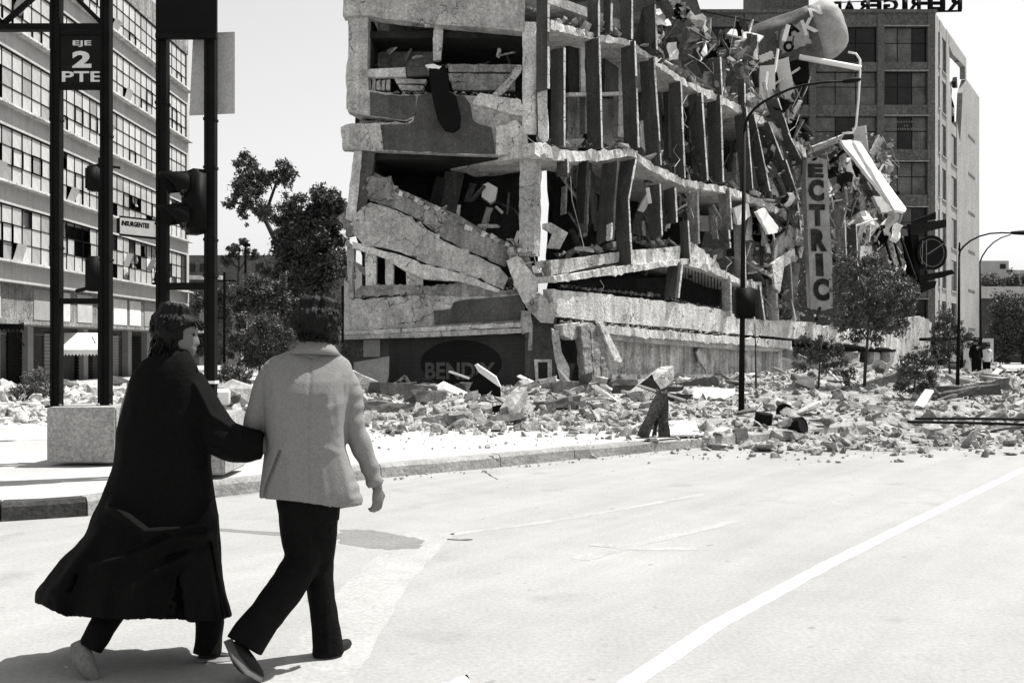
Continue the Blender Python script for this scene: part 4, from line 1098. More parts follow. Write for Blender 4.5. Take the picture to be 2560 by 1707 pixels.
o = MB().tube([P(2120, 131, 48.6), P(2140, 135, 48.5), P(2150, 150, 48.4), P(2150, 180, 48.3), P(2146, 250, 48.2), P(2140, 315, 48.2), P(2132, 332, 48.2), P(2106, 334, 48.2)], .055, 8).build('pipe', M['white'], barrel, True)
MB().bar(P(1935, 212, 49), P(1998, 172, 49), .3, .1).build('bracket', M['conc_lt'], barrel)
MB().bar(P(1905, 190, 50.5), P(2020, 178, 50), 1.2, 1.0).build('cradle', M['steel_dk'], barrel)
# vertical sign
PV = Plane((0, 45.6, 0), (0.08, -1, 0))
vsn = empty('vertical_sign', P(2050, 775, 48), 'tall pale vertical sign with dark letters ECTRIC hanging from the ruined facade', 'sign')
M['sign_lt'] = material('weathered_sign_face', 0.30, 0.22, 1.5, 0.8, 0.3, 10, fine=0.2, streak=0.15)
rough('sign_box', vsn, [(2018, 396), (2040, 392), (2068, 400), (2070, 446), (2075, 568), (2080, 642), (2082, 770), (2060, 776), (2028, 768), (2022, 642), (2014, 446)], PV, 0.5, M['sign_lt'], 0.015, 0.4)
M['worn_letter'] = material('worn_black_letter', 0.022, 0.9, 2.2, 0.8, 0.3, 10, fine=0.5, fscale=9.0, streak=0.5)
def vletter(ch, x0, x1, y0, y1, off=.03, sl=.04):
    me = text_mesh(ch, 1.0, 0.02, 0.06)
    xs = [v.co.x for v in me.vertices]; ys = [v.co.y for v in me.vertices]
    a, b = PV.at(x0, y1, off), PV.at(x1, y0, off)
    for v in me.vertices:
        v.co.x = ((v.co.x - min(xs)) / (max(xs) - min(xs)) - .5) * (b.x - a.x)
        v.co.y = ((v.co.y - min(ys)) / (max(ys) - min(ys)) - .5) * (b.z - a.z)
        v.co.x -= v.co.y * sl
    put_text('letter', me, M['worn_letter'], (a + b) / 2, PV.u, PV.v, vsn)
for a in (('E', 2020, 2058, 410, 444), ('C', 2021, 2060, 449, 503), ('T', 2024, 2063, 511, 565), ('R', 2028, 2067, 573, 628), ('I', 2040, 2058, 634, 690), ('C', 2033, 2073, 696, 752)): vletter(*a)
for y in (508, 568, 632): rough('seam', vsn, [(2016, y), (2077, y + 2), (2077, y + 4), (2016, y + 2)], PV, 0.02, M['grey_panel'], 0, 9, off=.015)
MB().bar(P(2040, 396, 46), PB.at(2000, 420, -1), .1).build('bracket', M['steel_dk'], vsn)
MB().bar(P(2050, 770, 46), PB.at(2040, 800, -.5), .1).build('bracket', M['steel_dk'], vsn)
# long pale signboard hanging off the end
hb = empty('broken_signboard', P(2260, 530, 50), 'two bright white planks of a broken signboard hanging diagonally off the ruin', 'signboard')
PW = Plane(P(2190, 440, 50), (0.5, -0.75, 0.45))
rough('board', hb, [(2104, 352), (2128, 350), (2262, 524), (2240, 528), (2164, 430), (2110, 362)], PW, 0.15, M['white'], 0.03, 0.3)
rough('board', hb, [(2134, 352), (2152, 356), (2192, 420), (2266, 522), (2262, 530), (2236, 524)], PW, 0.15, M['white'], 0.03, 0.3, off=.12)
rough('board', hb, [(2182, 490), (2200, 492), (2238, 528), (2204, 531)], PW, 0.15, M['sign_lt'], 0.03, 0.3, off=.05)
MB().bar(P(2130, 360, 50.5), P(2060, 420, 53), .12).build('bracket', M['steel_dk'], hb)
# round sign
rd = empty('round_sign', P(2331, 720, 54), 'large dark round sign drum with a faint ringed emblem, right of the small tree', 'sign')
PR = Plane((0, 54, 0), (0.25, -1, 0)); c0 = PR.at(2330, 632); rr = 47 / F * 54
ring0 = [c0 + (PR.u * math.cos(t * math.pi / 24) + PR.v * math.sin(t * math.pi / 24)) * rr for t in range(48)]
MB().prism(ring0, -PR.n * .9 ).build('drum', M['black'], rd)
def ringband(r0, r1, z):
    vs = [c0 + PR.n * z + (PR.u * math.cos(t * math.pi / 24) + PR.v * math.sin(t * math.pi / 24)) * r for r in (r0, r1) for t in range(48)]
    return vs, [(t, (t + 1) % 48, 48 + (t + 1) % 48, 48 + t) for t in range(48)]
vs, fs = ringband(rr * .80, rr * .83, .012); mk('emblem_ring', vs, fs, M['letter_dim'], rd, fix=False)
vs, fs = ringband(rr * .985, rr * 1.03, .03); mk('rim', vs, fs, M['steel_dk'], rd, fix=False)
em = MB()
for a, b in (((2307, 602), (2305, 662)), ((2316, 600), (2316, 668)), ((2318, 636), (2364, 606))): em.bar(PR.at(*a, .015), PR.at(*b, .015), .05, .01, up=PR.n)
em.build('emblem', M['letter_dim'], rd)
rough('board', rd, [(2274, 560), (2340, 552), (2366, 548), (2366, 568), (2330, 576), (2278, 588)], PR, .3, M['sign_face'], 0.01, .5, off=.1)
rough('board', rd, [(2268, 558), (2340, 530), (2340, 548)], PR, .3, M['black'], 0.01, .5, off=.2)
rough('board', rd, [(2296, 690), (2380, 674), (2388, 684), (2300, 708)], PR, .3, M['black'], 0.01, .5, off=.1)
rough('board', rd, [(2300, 706), (2342, 702), (2338, 718), (2306, 732)], PR, .3, M['black'], 0.01, .5, off=.1)
rough('sign_side', rd, [(2276, 588), (2296, 586), (2300, 690), (2290, 690)], PR, .9, M['black'], 0.0, 9, off=-.2)
for a, b in (((2180, 560), (2270, 570)), ((2220, 545), (2262, 700)), ((2240, 560), (2290, 700)), ((2190, 690), (2290, 690)), ((2200, 560), (2240, 690)), ((2160, 540), (2230, 560))):
    MB().bar(P(*a, 56.5), P(*b, 55.6), .12).build('lattice_arm', M['black'], rd)

# ================================================================== street lamps
def lamp(base, Y, path, r, headpx, lbl, extra=None):
    o = empty('street_lamp', P(*base, Y), lbl, 'street lamp', 'curved arm street lamps')
    pts = [P(x, y, Y) for x, y in path]
    rads = [r * (1 - .5 * min(1, i / 2.0)) for i in range(len(pts))]
    MB().tube(pts[:3], rads[:3], 12).build('pole', M['steel_dk'], o, True)
    MB().tube(pts[2:], [rads[2] * (1 - .25 * i / max(1, len(pts) - 3)) for i in range(len(pts) - 2)], 10).build('arm', M['steel_dk'], o, True)
    bp_ = pts[0]; MB().box((bp_.x, bp_.y, bp_.z + .03), (r * 4, r * 4, .04)).build('base_plate', M['steel_dk'], o)
    if headpx:
        a, b = P(*headpx[0], Y), P(*headpx[1], Y); h = headpx[2] / F * Y
        rings = []
        for i in range(9):
            t = i / 8; q = a.lerp(b, t); w = h * (.35 + .65 * math.sin(math.pi * min(1, t * .75 + .12)))
            rings.append([q + V((0, math.cos(k * math.pi / 6) * w * 1.3, math.sin(k * math.pi / 6) * w * (.7 if math.sin(k * math.pi / 6) < 0 else 1))) for k in range(12)])
        MB().rings(rings).build('lamp_head', M['steel_dk'], o, True)
    return o
def arc(pts): return pts
l1 = lamp((1853, 1044), 19.85, [(1853, 1044), (1857, 700), (1861, 330), (1863, 312), (1872, 290), (1888, 270), (1910, 254), (1940, 238), (1975, 223), (2010, 213), (2060, 206), (2112, 204)], 0.062, ((2108, 205), (2150, 200), 8), 'dark curved street lamp rising in front of the collapsed side face')
sgb = empty('traffic_light', P(1860, 795, 19.8), 'dark traffic light head seen from behind on the lamp post', 'traffic light')
bm = bmesh.new(); bmesh.ops.create_cube(bm, size=1); bmesh.ops.scale(bm, vec=(.36, .28, .60), verts=bm.verts)
bmesh.ops.bevel(bm, geom=bm.edges[:], offset=.03, segments=2, affect='EDGES'); bmesh.ops.translate(bm, vec=P(1862, 758, 19.75), verts=bm.verts); mkbm('housing', bm, M['black'], sgb, True)
for k in range(2):
    c = P(1862, 740 + 38 * k, 19.9); MB().rings([[c + V((math.cos(j * math.pi / 8) * .12, d, math.sin(j * math.pi / 8) * .12)) for j in range(16)] for d in (0.02, .28)]).build('visor', M['black'], sgb, True)
MB().bar(P(1857, 735, 19.85), P(1862, 740, 19.7), .05).build('bracket', M['black'], sgb)
l2 = lamp((2393, 1004), 25.2, [(2393, 1004), (2397, 800), (2398, 640), (2400, 628), (2410, 615), (2426, 602), (2448, 591), (2474, 584), (2504, 582), (2534, 583)], 0.05, ((2528, 583), (2600, 583), 7), 'dark curved street lamp at the right edge beside the pale block corner')
o = MB().tube([P(2398, 628, 25.2), P(2399, 606, 25.2)], [.03, .02], 8).build('finial', M['steel_dk'], l2)
l3 = lamp((2452, 900), 60, [(2452, 903), (2451, 780), (2450, 655), (2456, 640), (2468, 622), (2484, 606), (2504, 594), (2526, 587)], 0.09, None, 'thin distant curved lamp arm against the sky at the right edge')

# ================================================================== trees
def crown(name, Y, clusters, n, leaf, mat, parent, depth=1.0, seed=1, droop=0.3):
    """leaf-sized blades through the volume of many small clumps; clumps = (x_px, y_px, r_px)"""
    r_ = np.random.RandomState(seed); n = int(n * 1.15); leaf = leaf * .8
    w = np.array([c[2] ** 2 for c in clusters], float); w /= w.sum()
    idx = r_.choice(len(clusters), n, p=w)
    cen = np.array([list(P(c[0], c[1], Y)) for c in clusters]); rad = np.array([c[2] / F * Y for c in clusters])
    # each cluster breaks into clumps
    sub = 9
    so = r_.normal(size=(len(clusters), sub, 3)) * 0.70
    sk = r_.randint(0, sub, n)
    pos = cen[idx] + so[idx, sk] * rad[idx][:, None] * np.array([1, depth, 1]) + r_.normal(size=(n, 3)) * rad[idx][:, None] * 0.30
    d = r_.normal(size=(n, 3)); d[:, 2] -= droop; d /= np.linalg.norm(d, axis=1)[:, None]
    s = np.cross(d, r_.normal(size=(n, 3))); s /= np.linalg.norm(s, axis=1)[:, None]
    L = leaf * r_.uniform(.6, 1.3, n)[:, None]; Wd = L * .38
    up = np.cross(d, s) * L * .12
    v = np.stack([pos - d * L * .5, pos + s * Wd * .5 + up, pos + d * L * .5, pos - s * Wd * .5 + up], 1).reshape(-1, 3)
    me = bpy.data.meshes.new(name)
    me.vertices.add(4 * n); me.vertices.foreach_set('co', v.ravel())
    me.loops.add(4 * n); me.loops.foreach_set('vertex_index', np.arange(4 * n, dtype=np.int32))
    me.polygons.add(n); me.polygons.foreach_set('loop_start', np.arange(0, 4 * n, 4, dtype=np.int32))
    me.polygons.foreach_set('loop_total', np.full(n, 4, dtype=np.int32))
    me.update(); me.validate(); me.materials.append(mat)
    o = bpy.data.objects.new(name, me); COL.objects.link(o)
    return adopt(o, parent)

def tree(base, Y, trunk, r0, clusters, n, leaf, mat, lbl, limbs=(), depth=1.0, seed=1, cat='tree', nm='leafy_tree', group=None):
    o = empty(nm, P(*base, Y), lbl, cat, group)
    pts = [P(x, y, Y + (rng.uniform(-.1, .1) if i else 0)) for i, (x, y) in enumerate(trunk)]
    MB().tube(pts, [r0 * (1 - .65 * i / (len(pts) - 1)) for i in range(len(pts))], 8).build('trunk', M['bark'], o, True)
    for lp in limbs:
        pp = [P(x, y, Y + rng.uniform(-.3, .3) * depth * (i > 0)) for i, (x, y) in enumerate(lp)]
        MB().tube(pp, [r0 * .45 * (1 - .6 * i / (len(pp) - 1)) for i in range(len(pp))], 6).build('limb', M['bark'], o, True)
    crown('crown', Y, clusters, n, leaf, mat, o, depth, seed)
    return o
tree((712, 905), 66, [(712, 905), (706, 760), (700, 660), (688, 600), (668, 560), (652, 530)], 0.30,
     [(603, 408, 15), (640, 432, 20), (632, 462, 24), (612, 470, 16), (662, 452, 17), (690, 440, 16), (722, 424, 15), (718, 450, 12), (640, 500, 26), (616, 512, 14), (575, 508, 11), (652, 530, 16), (668, 545, 10), (598, 455, 12), (690, 590, 9), (612, 540, 8)], 8500, .34, M['leaf_dk'],
     'tall open crowned tree against the sky behind the two walkers', [((668, 560), (640, 500), (610, 420)), ((660, 545), (690, 460), (722, 428)), ((652, 530), (610, 510), (575, 506)), ((700, 650), (740, 600), (760, 560))], .8, 3)
tree((790, 905), 62, [(790, 905), (788, 800), (782, 700), (776, 600)], 0.4,
     [(742, 506, 18), (770, 520, 26), (800, 490, 22), (826, 500, 22), (848, 516, 18), (838, 545, 20), (716, 548, 20), (750, 566, 32), (800, 560, 34), (836, 590, 22), (728, 600, 28), (780, 620, 40), (836, 632, 26), (712, 650, 30), (760, 680, 40), (820, 670, 34), (700, 700, 24), (740, 730, 30), (800, 720, 30), (850, 600, 14), (720, 580, 20)], 26000, .36, M['leaf_dk'],
     'big dense dark tree between the walkers and the ruin', [((782, 680), (740, 600), (728, 540)), ((780, 640), (820, 560), (840, 510))], 1.0, 5)
tree((590, 905), 60, [(590, 905), (592, 780), (596, 680), (598, 630)], 0.12, [(590, 622, 11), (605, 610, 10), (574, 640, 10), (640, 640, 9), (620, 632, 8), (560, 655, 9), (612, 600, 5)], 1700, .26, M['leaf_dk'],
     'thin sparse tree in front of the low dark wall', [((596, 680), (620, 640), (640, 636)), ((594, 670), (570, 650), (556, 650))], .7, 7)
tree((650, 930), 48, [(650, 935), (648, 900), (646, 860)], 0.08, [(610, 830, 24), (650, 820, 28), (690, 835, 26), (620, 870, 28), (665, 870, 30), (590, 860, 18), (700, 880, 24), (640, 900, 22), (600, 800, 14), (560, 880, 14), (720, 850, 16)], 9000, .2, M['leaf'], 'grey leafy thicket behind the shoulders of the two walkers', (), .7, 9, 'shrub', 'shrub')
tree((720, 900), 56, [(720, 905), (716, 860), (712, 800)], 0.1, [(690, 770, 22), (660, 764, 20), (630, 764, 18), (720, 790, 26), (750, 780, 24), (600, 770, 16), (780, 800, 22), (560, 742, 20), (530, 760, 20), (600, 735, 22), (650, 730, 22), (560, 800, 20), (520, 830, 20), (500, 760, 20), (500, 860, 22), (690, 720, 20), (840, 760, 14)], 13000, .28, M['leaf_dk'], 'dark hedge of bushes along the low wall', (), .7, 11, 'hedge', 'hedge')
tree((880, 980), 34, [(900, 985), (896, 960)], 0.03, [(880, 890, 14), (865, 870, 12), (866, 910, 12), (925, 972, 8), (900, 975, 10), (945, 975, 7)], 1500, .11, M['leaf'], 'scrappy bush at the left corner of the ruin', (), .5, 12, 'shrub', 'shrub')
# young street trees on the right
tree((2160, 1012), 25, [(2160, 1012), (2162, 940), (2168, 860), (2172, 790), (2170, 720)], 0.05,
     [(2104, 660, 14), (2130, 650, 16), (2160, 655, 16), (2190, 668, 18), (2110, 690, 18), (2150, 690, 24), (2190, 705, 22), (2230, 690, 16), (2256, 712, 16), (2120, 730, 22), (2160, 740, 26), (2210, 740, 26), (2250, 745, 20), (2284, 748, 14), (2104, 770, 18), (2140, 780, 24), (2190, 780, 24), (2240, 785, 22), (2276, 780, 14), (2110, 815, 16), (2150, 825, 18), (2200, 820, 20), (2244, 820, 14), (2092, 720, 10), (2290, 720, 10), (2130, 850, 12), (2190, 850, 12), (2090, 640, 8)], 9500, .115, M['leaf'],
     'young leafy street tree with a thin trunk in front of the ruin', [((2168, 850), (2130, 790), (2110, 720)), ((2172, 800), (2210, 740), (2240, 700)), ((2170, 830), (2230, 800), (2270, 770)), ((2172, 760), (2150, 700), (2140, 655))], 1.0, 21, group='young trees in front of the ruin')
tree((2048, 1012), 25.5, [(2046, 1014), (2047, 950), (2050, 900), (2054, 860)], 0.035,
     [(2010, 850, 12), (2040, 858, 14), (2080, 866, 14), (2000, 880, 12), (2030, 890, 14), (2066, 890, 14), (2100, 880, 10), (2112, 900, 10), (2010, 920, 12), (2090, 920, 14), (2130, 935, 12), (2060, 920, 10), (2110, 950, 10), (2130, 970, 10)], 2200, .12, M['leaf_dk'], 'bent dark sapling left of the young street tree', [((2050, 900), (2020, 870), (2004, 850)), ((2050, 890), (2090, 870), (2110, 900))], .7, 22, group='young trees in front of the ruin')
tree((2280, 1020), 23, [(2278, 1024), (2284, 980), (2290, 930), (2292, 890)], 0.03,
     [(2270, 900, 14), (2300, 890, 16), (2320, 910, 16), (2260, 930, 16), (2290, 930, 20), (2326, 940, 14), (2310, 970, 16), (2270, 970, 16), (2340, 880, 12), (2250, 960, 10), (2330, 985, 12), (2290, 1000, 10)], 3600, .09, M['leaf'], 'ragged shrub at the right end of the rubble', (), .8, 23, 'shrub', 'shrub')
tree((2376, 1000), 34, [(2376, 985), (2374, 920), (2370, 860), (2368, 800)], 0.05,
     [(2350, 800, 14), (2372, 790, 14), (2360, 830, 18), (2390, 820, 14), (2346, 850, 14), (2376, 860, 18), (2402, 850, 12), (2360, 885, 14), (2394, 880, 12), (2420, 840, 10), (2332, 870, 10)], 3400, .13, M['leaf_dk'], 'slender dark tree beside the right hand street lamp', (), .8, 24)
for i, (x, y, h, lb) in enumerate(((1890, 968, 160, 'bare thin sapling just right of the foreground lamp post'), (2440, 1000, 40, 'short bent stake standing in the rubble at the far right'))):
    Yq = (26, 24)[i]; s = empty('sapling' if i == 0 else 'wooden_stake', P(x, y + 4, Yq), lb, 'sapling' if i == 0 else 'stake')
    MB().tube([P(x, y + 6, Yq), P(x - 1, y - h * .5, Yq), P(x - 3, y - h, Yq)], [.03, .02, .01], 6).build('stem', M['bark'], s)
    if i == 0:
        for q in ((x - 2, y - h * .75, x - 14, y - h * .95), (x - 2, y - h * .6, x + 8, y - h * .8)): MB().tube([P(q[0], q[1], Yq), P(q[2], q[3], Yq)], [.012, .006], 5).build('twig', M['bark'], s)

# ================================================================== distance
bk = empty('low_building', P(620, 890, 80), 'long low dark building behind the trees in the gap', 'building')
wbox(MB(), P(455, 0, 80).x, P(860, 0, 80).x, 80, 92, .05, P(0, 638, 80).z).build('wall', M['hotel'], bk)
wbox(MB(), P(455, 0, 80).x, P(560, 0, 80).x, 79.2, 79.99, P(0, 700, 80).z, P(0, 690, 80).z).build('ledge', M['conc_lt'], bk)
wbox(MB(), P(455, 0, 79).x, P(518, 0, 79).x, 77, 79.1, .05, P(0, 740, 79).z).build('annex_wall', M['dark_wall'], bk)
for x in (470, 500, 640, 690):
    wbox(MB(), P(x, 0, 80).x, P(x + 18, 0, 80).x, 79.9, 80.02, P(0, 680, 80).z, P(0, 660, 80).z).build('window', M['glass_dk'], bk)
gp = empty('gate_pier', P(583, 880, 58), 'pale square gate pier among the bushes behind the walkers', 'pier')
wbox(MB(), P(565, 0, 58).x, P(602, 0, 58).x, 58, 59.4, .05, P(0, 772, 58).z).build('shaft', M['grey_panel'], gp)
wbox(MB(), P(563, 0, 58).x, P(604, 0, 58).x, 57.95, 59.45, P(0, 772, 58).z, P(0, 769, 58).z).build('cap', M['conc_lt'], gp)
ph = empty('pale_house', P(860, 880, 95), 'small pale house just left of the ruin', 'building')
wbox(MB(), P(815, 0, 95).x, P(905, 0, 95).x, 95, 103, .05, P(0, 735, 95).z).build('wall', M['stucco_lt'], ph)
wbox(MB(), P(812, 0, 95).x, P(908, 0, 95).x, 94.6, 103, P(0, 735, 95).z, P(0, 728, 95).z).build('roof', M['conc_lt'], ph)
for x in (826, 850, 872): wbox(MB(), P(x, 0, 95).x, P(x + 10, 0, 95).x, 94.93, 95.1, P(0, 790, 95).z, P(0, 760, 95).z).build('window', M['glass_dk'], ph)
for i, (x, y0, y1, Yq, lb) in enumerate(((856, 715, 985, 35, 'thin dark post standing at the left corner of the ruin'), (613, 612, 905, 58, 'dark lamp post with a small square head behind the thin tree'), (560, 680, 960, 36, 'slim dark pole left of the pale gate pier'))):
    o = empty('post', P(x, y1, Yq), lb, 'post'); MB().tube([P(x, y1, Yq), P(x + 1, y0, Yq)], .045 if Yq < 50 else .07, 8).build('shaft', M['steel_dk'], o)
    if i == 1: wbox(MB(), P(608, 0, 58).x, P(624, 0, 58).x, 57.9, 58.2, P(0, 616, 58).z, P(0, 609, 58).z).build('lamp_head', M['black'], o)
    if i == 2: MB().bar(P(530, 702, Yq), P(590, 702, Yq), .06).build('crossarm', M['steel_dk'], o)
# right distance
rt = empty('terrace_block', P(2540, 880, 105), 'pale terraced block with a hedge on its terrace, far right edge', 'building')
wbox(MB(), P(2420, 0, 105).x, P(2760, 0, 105).x, 105, 120, .05, P(0, 745, 105).z).build('lower_wall', M['dark_wall'], rt)
wbox(MB(), P(2420, 0, 104).x, P(2760, 0, 104).x, 104, 106, P(0, 745, 104).z, P(0, 716, 104).z).build('terrace_slab', M['stucco_lt'], rt)
wbox(MB(), P(2420, 0, 109).x, P(2522, 0, 109).x, 109, 116, P(0, 745, 109).z, P(0, 652, 109).z).build('upper_wall', M['stucco_lt'], rt)
wbox(MB(), P(2522, 0, 111).x, P(2800, 0, 111).x, 111, 116, P(0, 745, 111).z, P(0, 675, 111).z).build('upper_wall', M['stucco_lt'], rt)
wbox(MB(), P(2500, 0, 109).x, P(2514, 0, 109).x, 108.95, 109.1, P(0, 672, 109).z, P(0, 660, 109).z).build('window', M['glass_dk'], rt)
crown('terrace_hedge', 104.6, [(x, 704 + (i % 3) * 3, 13) for i, x in enumerate(range(2462, 2640, 14))], 5000, .35, M['leaf_dk'], rt, .6, 31)
tree((2560, 950), 85, [(2560, 915), (2556, 860), (2550, 800)], .2, [(2490, 790, 30), (2530, 770, 30), (2570, 790, 34), (2610, 780, 36), (2500, 840, 34), (2550, 840, 36), (2600, 850, 36), (2480, 870, 22), (2540, 880, 26), (2650, 820, 40)], 16000, .36, M['leaf_dk'], 'dark mass of trees under the terrace at the right edge', (), .8, 33)
lb_ = empty('kiosk_building', P(2440, 900, 70), 'small pale flat roofed building with a dark window behind the right lamp post', 'building')
wbox(MB(), P(2398, 0, 62).x, P(2484, 0, 62).x, 62, 66, .05, P(0, 846, 62).z).build('wall', M['stucco_lt'], lb_)
wbox(MB(), P(2418, 0, 62).x, P(2474, 0, 62).x, 61.95, 62.1, P(0, 877, 62).z, P(0, 856, 62).z).build('window', M['glass_dk'], lb_)
# bus shelter with people
sh_ = empty('bus_shelter', P(2400, 950, 42), 'dark bus shelter behind the right lamp post', 'shelter')
wbox(MB(), P(2346, 0, 42).x, P(2456, 0, 42).x, 42, 44, P(0, 884, 42).z + .55, P(0, 876, 42).z + .55).build('roof', M['black'], sh_)
wbox(MB(), P(2344, 0, 43).x, P(2380, 0, 43).x, 43.6, 43.7, .16, P(0, 884, 42).z + .55).build('back_panel', M['black'], sh_)
for x in (2346, 2408, 2454): wbox(MB(), P(x, 0, 42).x - .05, P(x, 0, 42).x + .05, 42.1, 42.2, .15, P(0, 884, 42).z + .56).build('post', M['black'], sh_)
br = empty('road_barrier', P(2520, 950, 40), 'long low bar barrier across the far street at the right', 'barrier')
MB().bar(P(2468, 930, 40), P(2700, 930, 40), .07).build('bar', M['steel_dk'], br)
for x in (2480, 2524, 2580, 2640): MB().bar(P(x, 930, 40), P(x, 962, 40), .06).build('leg', M['steel_dk'], br)

# ================================================================== rubble
def edge_front(X):
    """ground distance of the rubble's street edge at lateral position X"""
    pts_ = RF
    for (x0, y0), (x1, y1) in zip(pts_, pts_[1:]):
        if x0 <= X <= x1: return y0 + (y1 - y0) * (X - x0) / (x1 - x0)
    return pts_[0][1] if X < pts_[0][0] else pts_[-1][1]
RF = sorted([(G(x, y, .15).x, G(x, y, .15).y) for x, y in [(700, 1085), (840, 1090), (1000, 1078), (1200, 1080), (1400, 1082), (1560, 1088), (1700, 1096), (1850, 1102), (2000, 1112), (2150, 1112), (2300, 1106), (2450, 1096), (2600, 1086), (2800, 1072)]])
def base_z(X, Y):
    for (x0, y0), (x1, y1) in zip(KERB, KERB[1:]):
        if x0 <= X <= x1: return .15 if Y > y0 + (y1 - y0) * (X - x0) / (x1 - x0) + .15 else 0.0
    return .15
def edge_back(X):
    return YC + .25 if X < CX else YC + (X - CX) - .2
def mound(X, Y):
    f, b = edge_front(X), edge_back(X)
    if Y < f: return 0.0
    u = (Y - f) / max(.5, b - f)
    h = 0.02 + 0.07 * min(1, u * 2) ** 1.3 * (1 - .9 * max(0, u - .5) / .5)
    if X > 4: h *= 1 + min(1, (X - 4) / 6) * 2.2
    n = noise.noise((X * .35, Y * .35, 3.3)) * .5 + noise.noise((X * 1.1, Y * 1.1, 7.7)) * .25
    h *= 1 + n * 1.1
    for cx, cy, r, a in PILES:
        d2 = ((X - cx) ** 2 + (Y - cy) ** 2) / (r * r)
        if d2 < 4: h += a * math.exp(-d2 * 1.6)
    return max(0.0, h)
PILES = [(-1.3, 23.5, 1.4, .2), (-4.2, 24, 1.4, .16), (.6, 22, 1.2, .16), (2.4, 24, 1.4, .18), (4.8, 26, 1.6, .22), (6.5, 24, 1.6, .22), (9, 25, 1.8, .25), (9.5, 33, 2.4, .3), (12, 37, 3.0, .4), (16, 41, 3.2, .4), (20, 45, 4, .4)]
xs, ys = np.arange(-7.5, 27, .3), np.arange(14.5, 58, .3)
vid = {}; vs = []; fs = []
for i, X in enumerate(xs):
    for j, Y in enumerate(ys):
        if edge_front(X) - .5 < Y < edge_back(X) + .3:
            h = mound(X, Y); vid[i, j] = len(vs)
            base = base_z(X, Y)
            vs.append((X + rng.uniform(-.06, .06), Y + rng.uniform(-.06, .06), base - .03 + h + (rng.uniform(-.05, .05) if h > .05 else 0)))
for (i, j) in list(vid):
    q = [(i, j), (i + 1, j), (i + 1, j + 1), (i, j + 1)]
    if all(k in vid for k in q): fs.append(tuple(vid[k] for k in q))
o = mk('rubble_mound', vs, fs, M['rubble_fine'], None, False)
tag(o, kind='stuff')

def chunk_mesh(nm, seed, flat=1.0, n=13):
    r_ = random.Random(seed); bm = bmesh.new()
    for i in range(n):
        d = V((r_.gauss(0, 1), r_.gauss(0, 1), r_.gauss(0, 1))).normalized()
        d = V((max(-.62, min(.62, d.x)), max(-.62, min(.62, d.y)), max(-.55, min(.55, d.z)) * flat))
        bm.verts.new(d * r_.uniform(.75, 1.0))
    res = bmesh.ops.convex_hull(bm, input=bm.verts[:])
    dead = [v for v in bm.verts if not v.link_faces]
    bmesh.ops.delete(bm, geom=dead, context='VERTS')
    bmesh.ops.recalc_face_normals(bm, faces=bm.faces)
    me = bpy.data.meshes.new(nm); bm.to_mesh(me); bm.free(); return me
CH_ = [chunk_mesh('concrete_chunk', s) for s in range(14)]
CF_ = [chunk_mesh('slab_fragment', 50 + s, .28, 16) for s in range(10)]
for m_ in CH_ + CF_: m_.materials.append(M['rubble'])
for m_ in (CH_[3], CH_[9], CH_[12], CF_[4], CF_[7]): m_.materials.clear(); m_.materials.append(M['rubble_dk'])
def soup(name, pts, sizes, seed, mat, flatp=.4):
    """thousands of little angular bits as one mesh"""
    r_ = np.random.RandomState(seed); VV, FF = [], []; off = 0
    protos = []
    for m_ in CH_ + CF_:
        v = np.array([v.co[:] for v in m_.vertices]); f = [tuple(p.vertices) for p in m_.polygons]; protos.append((v, f))
    k = len(CH_)
    for p, s in zip(pts, sizes):
        v, f = protos[r_.randint(k, len(protos)) if r_.rand() < flatp else r_.randint(0, k)]
        e = Euler((r_.normal() * .5, r_.normal() * .5, r_.uniform(0, 6.28))).to_matrix()
        sc = np.array([s * r_.uniform(.6, 1.4), s * r_.uniform(.5, 1.1), s * r_.uniform(.5, 1.0)])
        VV.append((v * sc) @ np.array(e).T + np.array(p)); FF += [tuple(i + off for i in q) for q in f]; off += len(v)
    me = bpy.data.meshes.new(name); me.from_pydata(np.concatenate(VV).tolist(), [], FF); me.materials.append(mat)
    o = bpy.data.objects.new(name, me); COL.objects.link(o); tag(o, kind='stuff'); return o
pts, sz = [], []
r_ = random.Random(4)
while len(pts) < 15000:
    X = r_.uniform(-7, 26); f, b = edge_front(X), edge_back(X)
    if b < f: continue
    u = r_.random() ** 1.4
    Y = f - .9 + u * (b - f + .9)
    if Y < f and r_.random() < .78: continue
    if Y < 12: continue
    pix = F / Y
    zb = .15 if True else 0
    s = min(.34, .045 * math.exp(r_.gauss(.35, .65)))
    kx = [k for k in range(len(KERB) - 1) if KERB[k][0] <= X <= KERB[k + 1][0]]
    if kx:
        k = kx[0]; yk = KERB[k][1] + (KERB[k + 1][1] - KERB[k][1]) * (X - KERB[k][0]) / (KERB[k + 1][0] - KERB[k][0])
        if Y < yk: zb = 0.0
    if X < 2.5 and u > .62: s = min(s, .07)
    pts.append((X, Y, zb + mound(X, Y) + s * .1)); sz.append(s)
# crumbs dribbling over the kerb at the right and along the gutter
for i in range(420):
    x = r_.uniform(1500, 2560); y = 1100 + abs(r_.gauss(0, 22)) - (x - 1700) * .012; g_ = G(x, y)
    pts.append((g_.x, g_.y, .015)); sz.append(.02 * math.exp(r_.gauss(.2, .5)))
for i in range(90):
    x = r_.uniform(950, 1700); y = 1196 - (x - 958) * .098 + r_.uniform(0, 10); g_ = G(x, y)
    pts.append((g_.x, g_.y, .01)); sz.append(.012 * math.exp(r_.gauss(.3, .6)))
for i in range(160):
    g_ = G(r_.uniform(880, 1800), r_.uniform(1075, 1125), .15); pts.append((g_.x, g_.y, .16)); sz.append(.015 * math.exp(r_.gauss(.2, .5)))
soup('rubble_crumbs', pts, sz, 9, M['rubble_fine'])
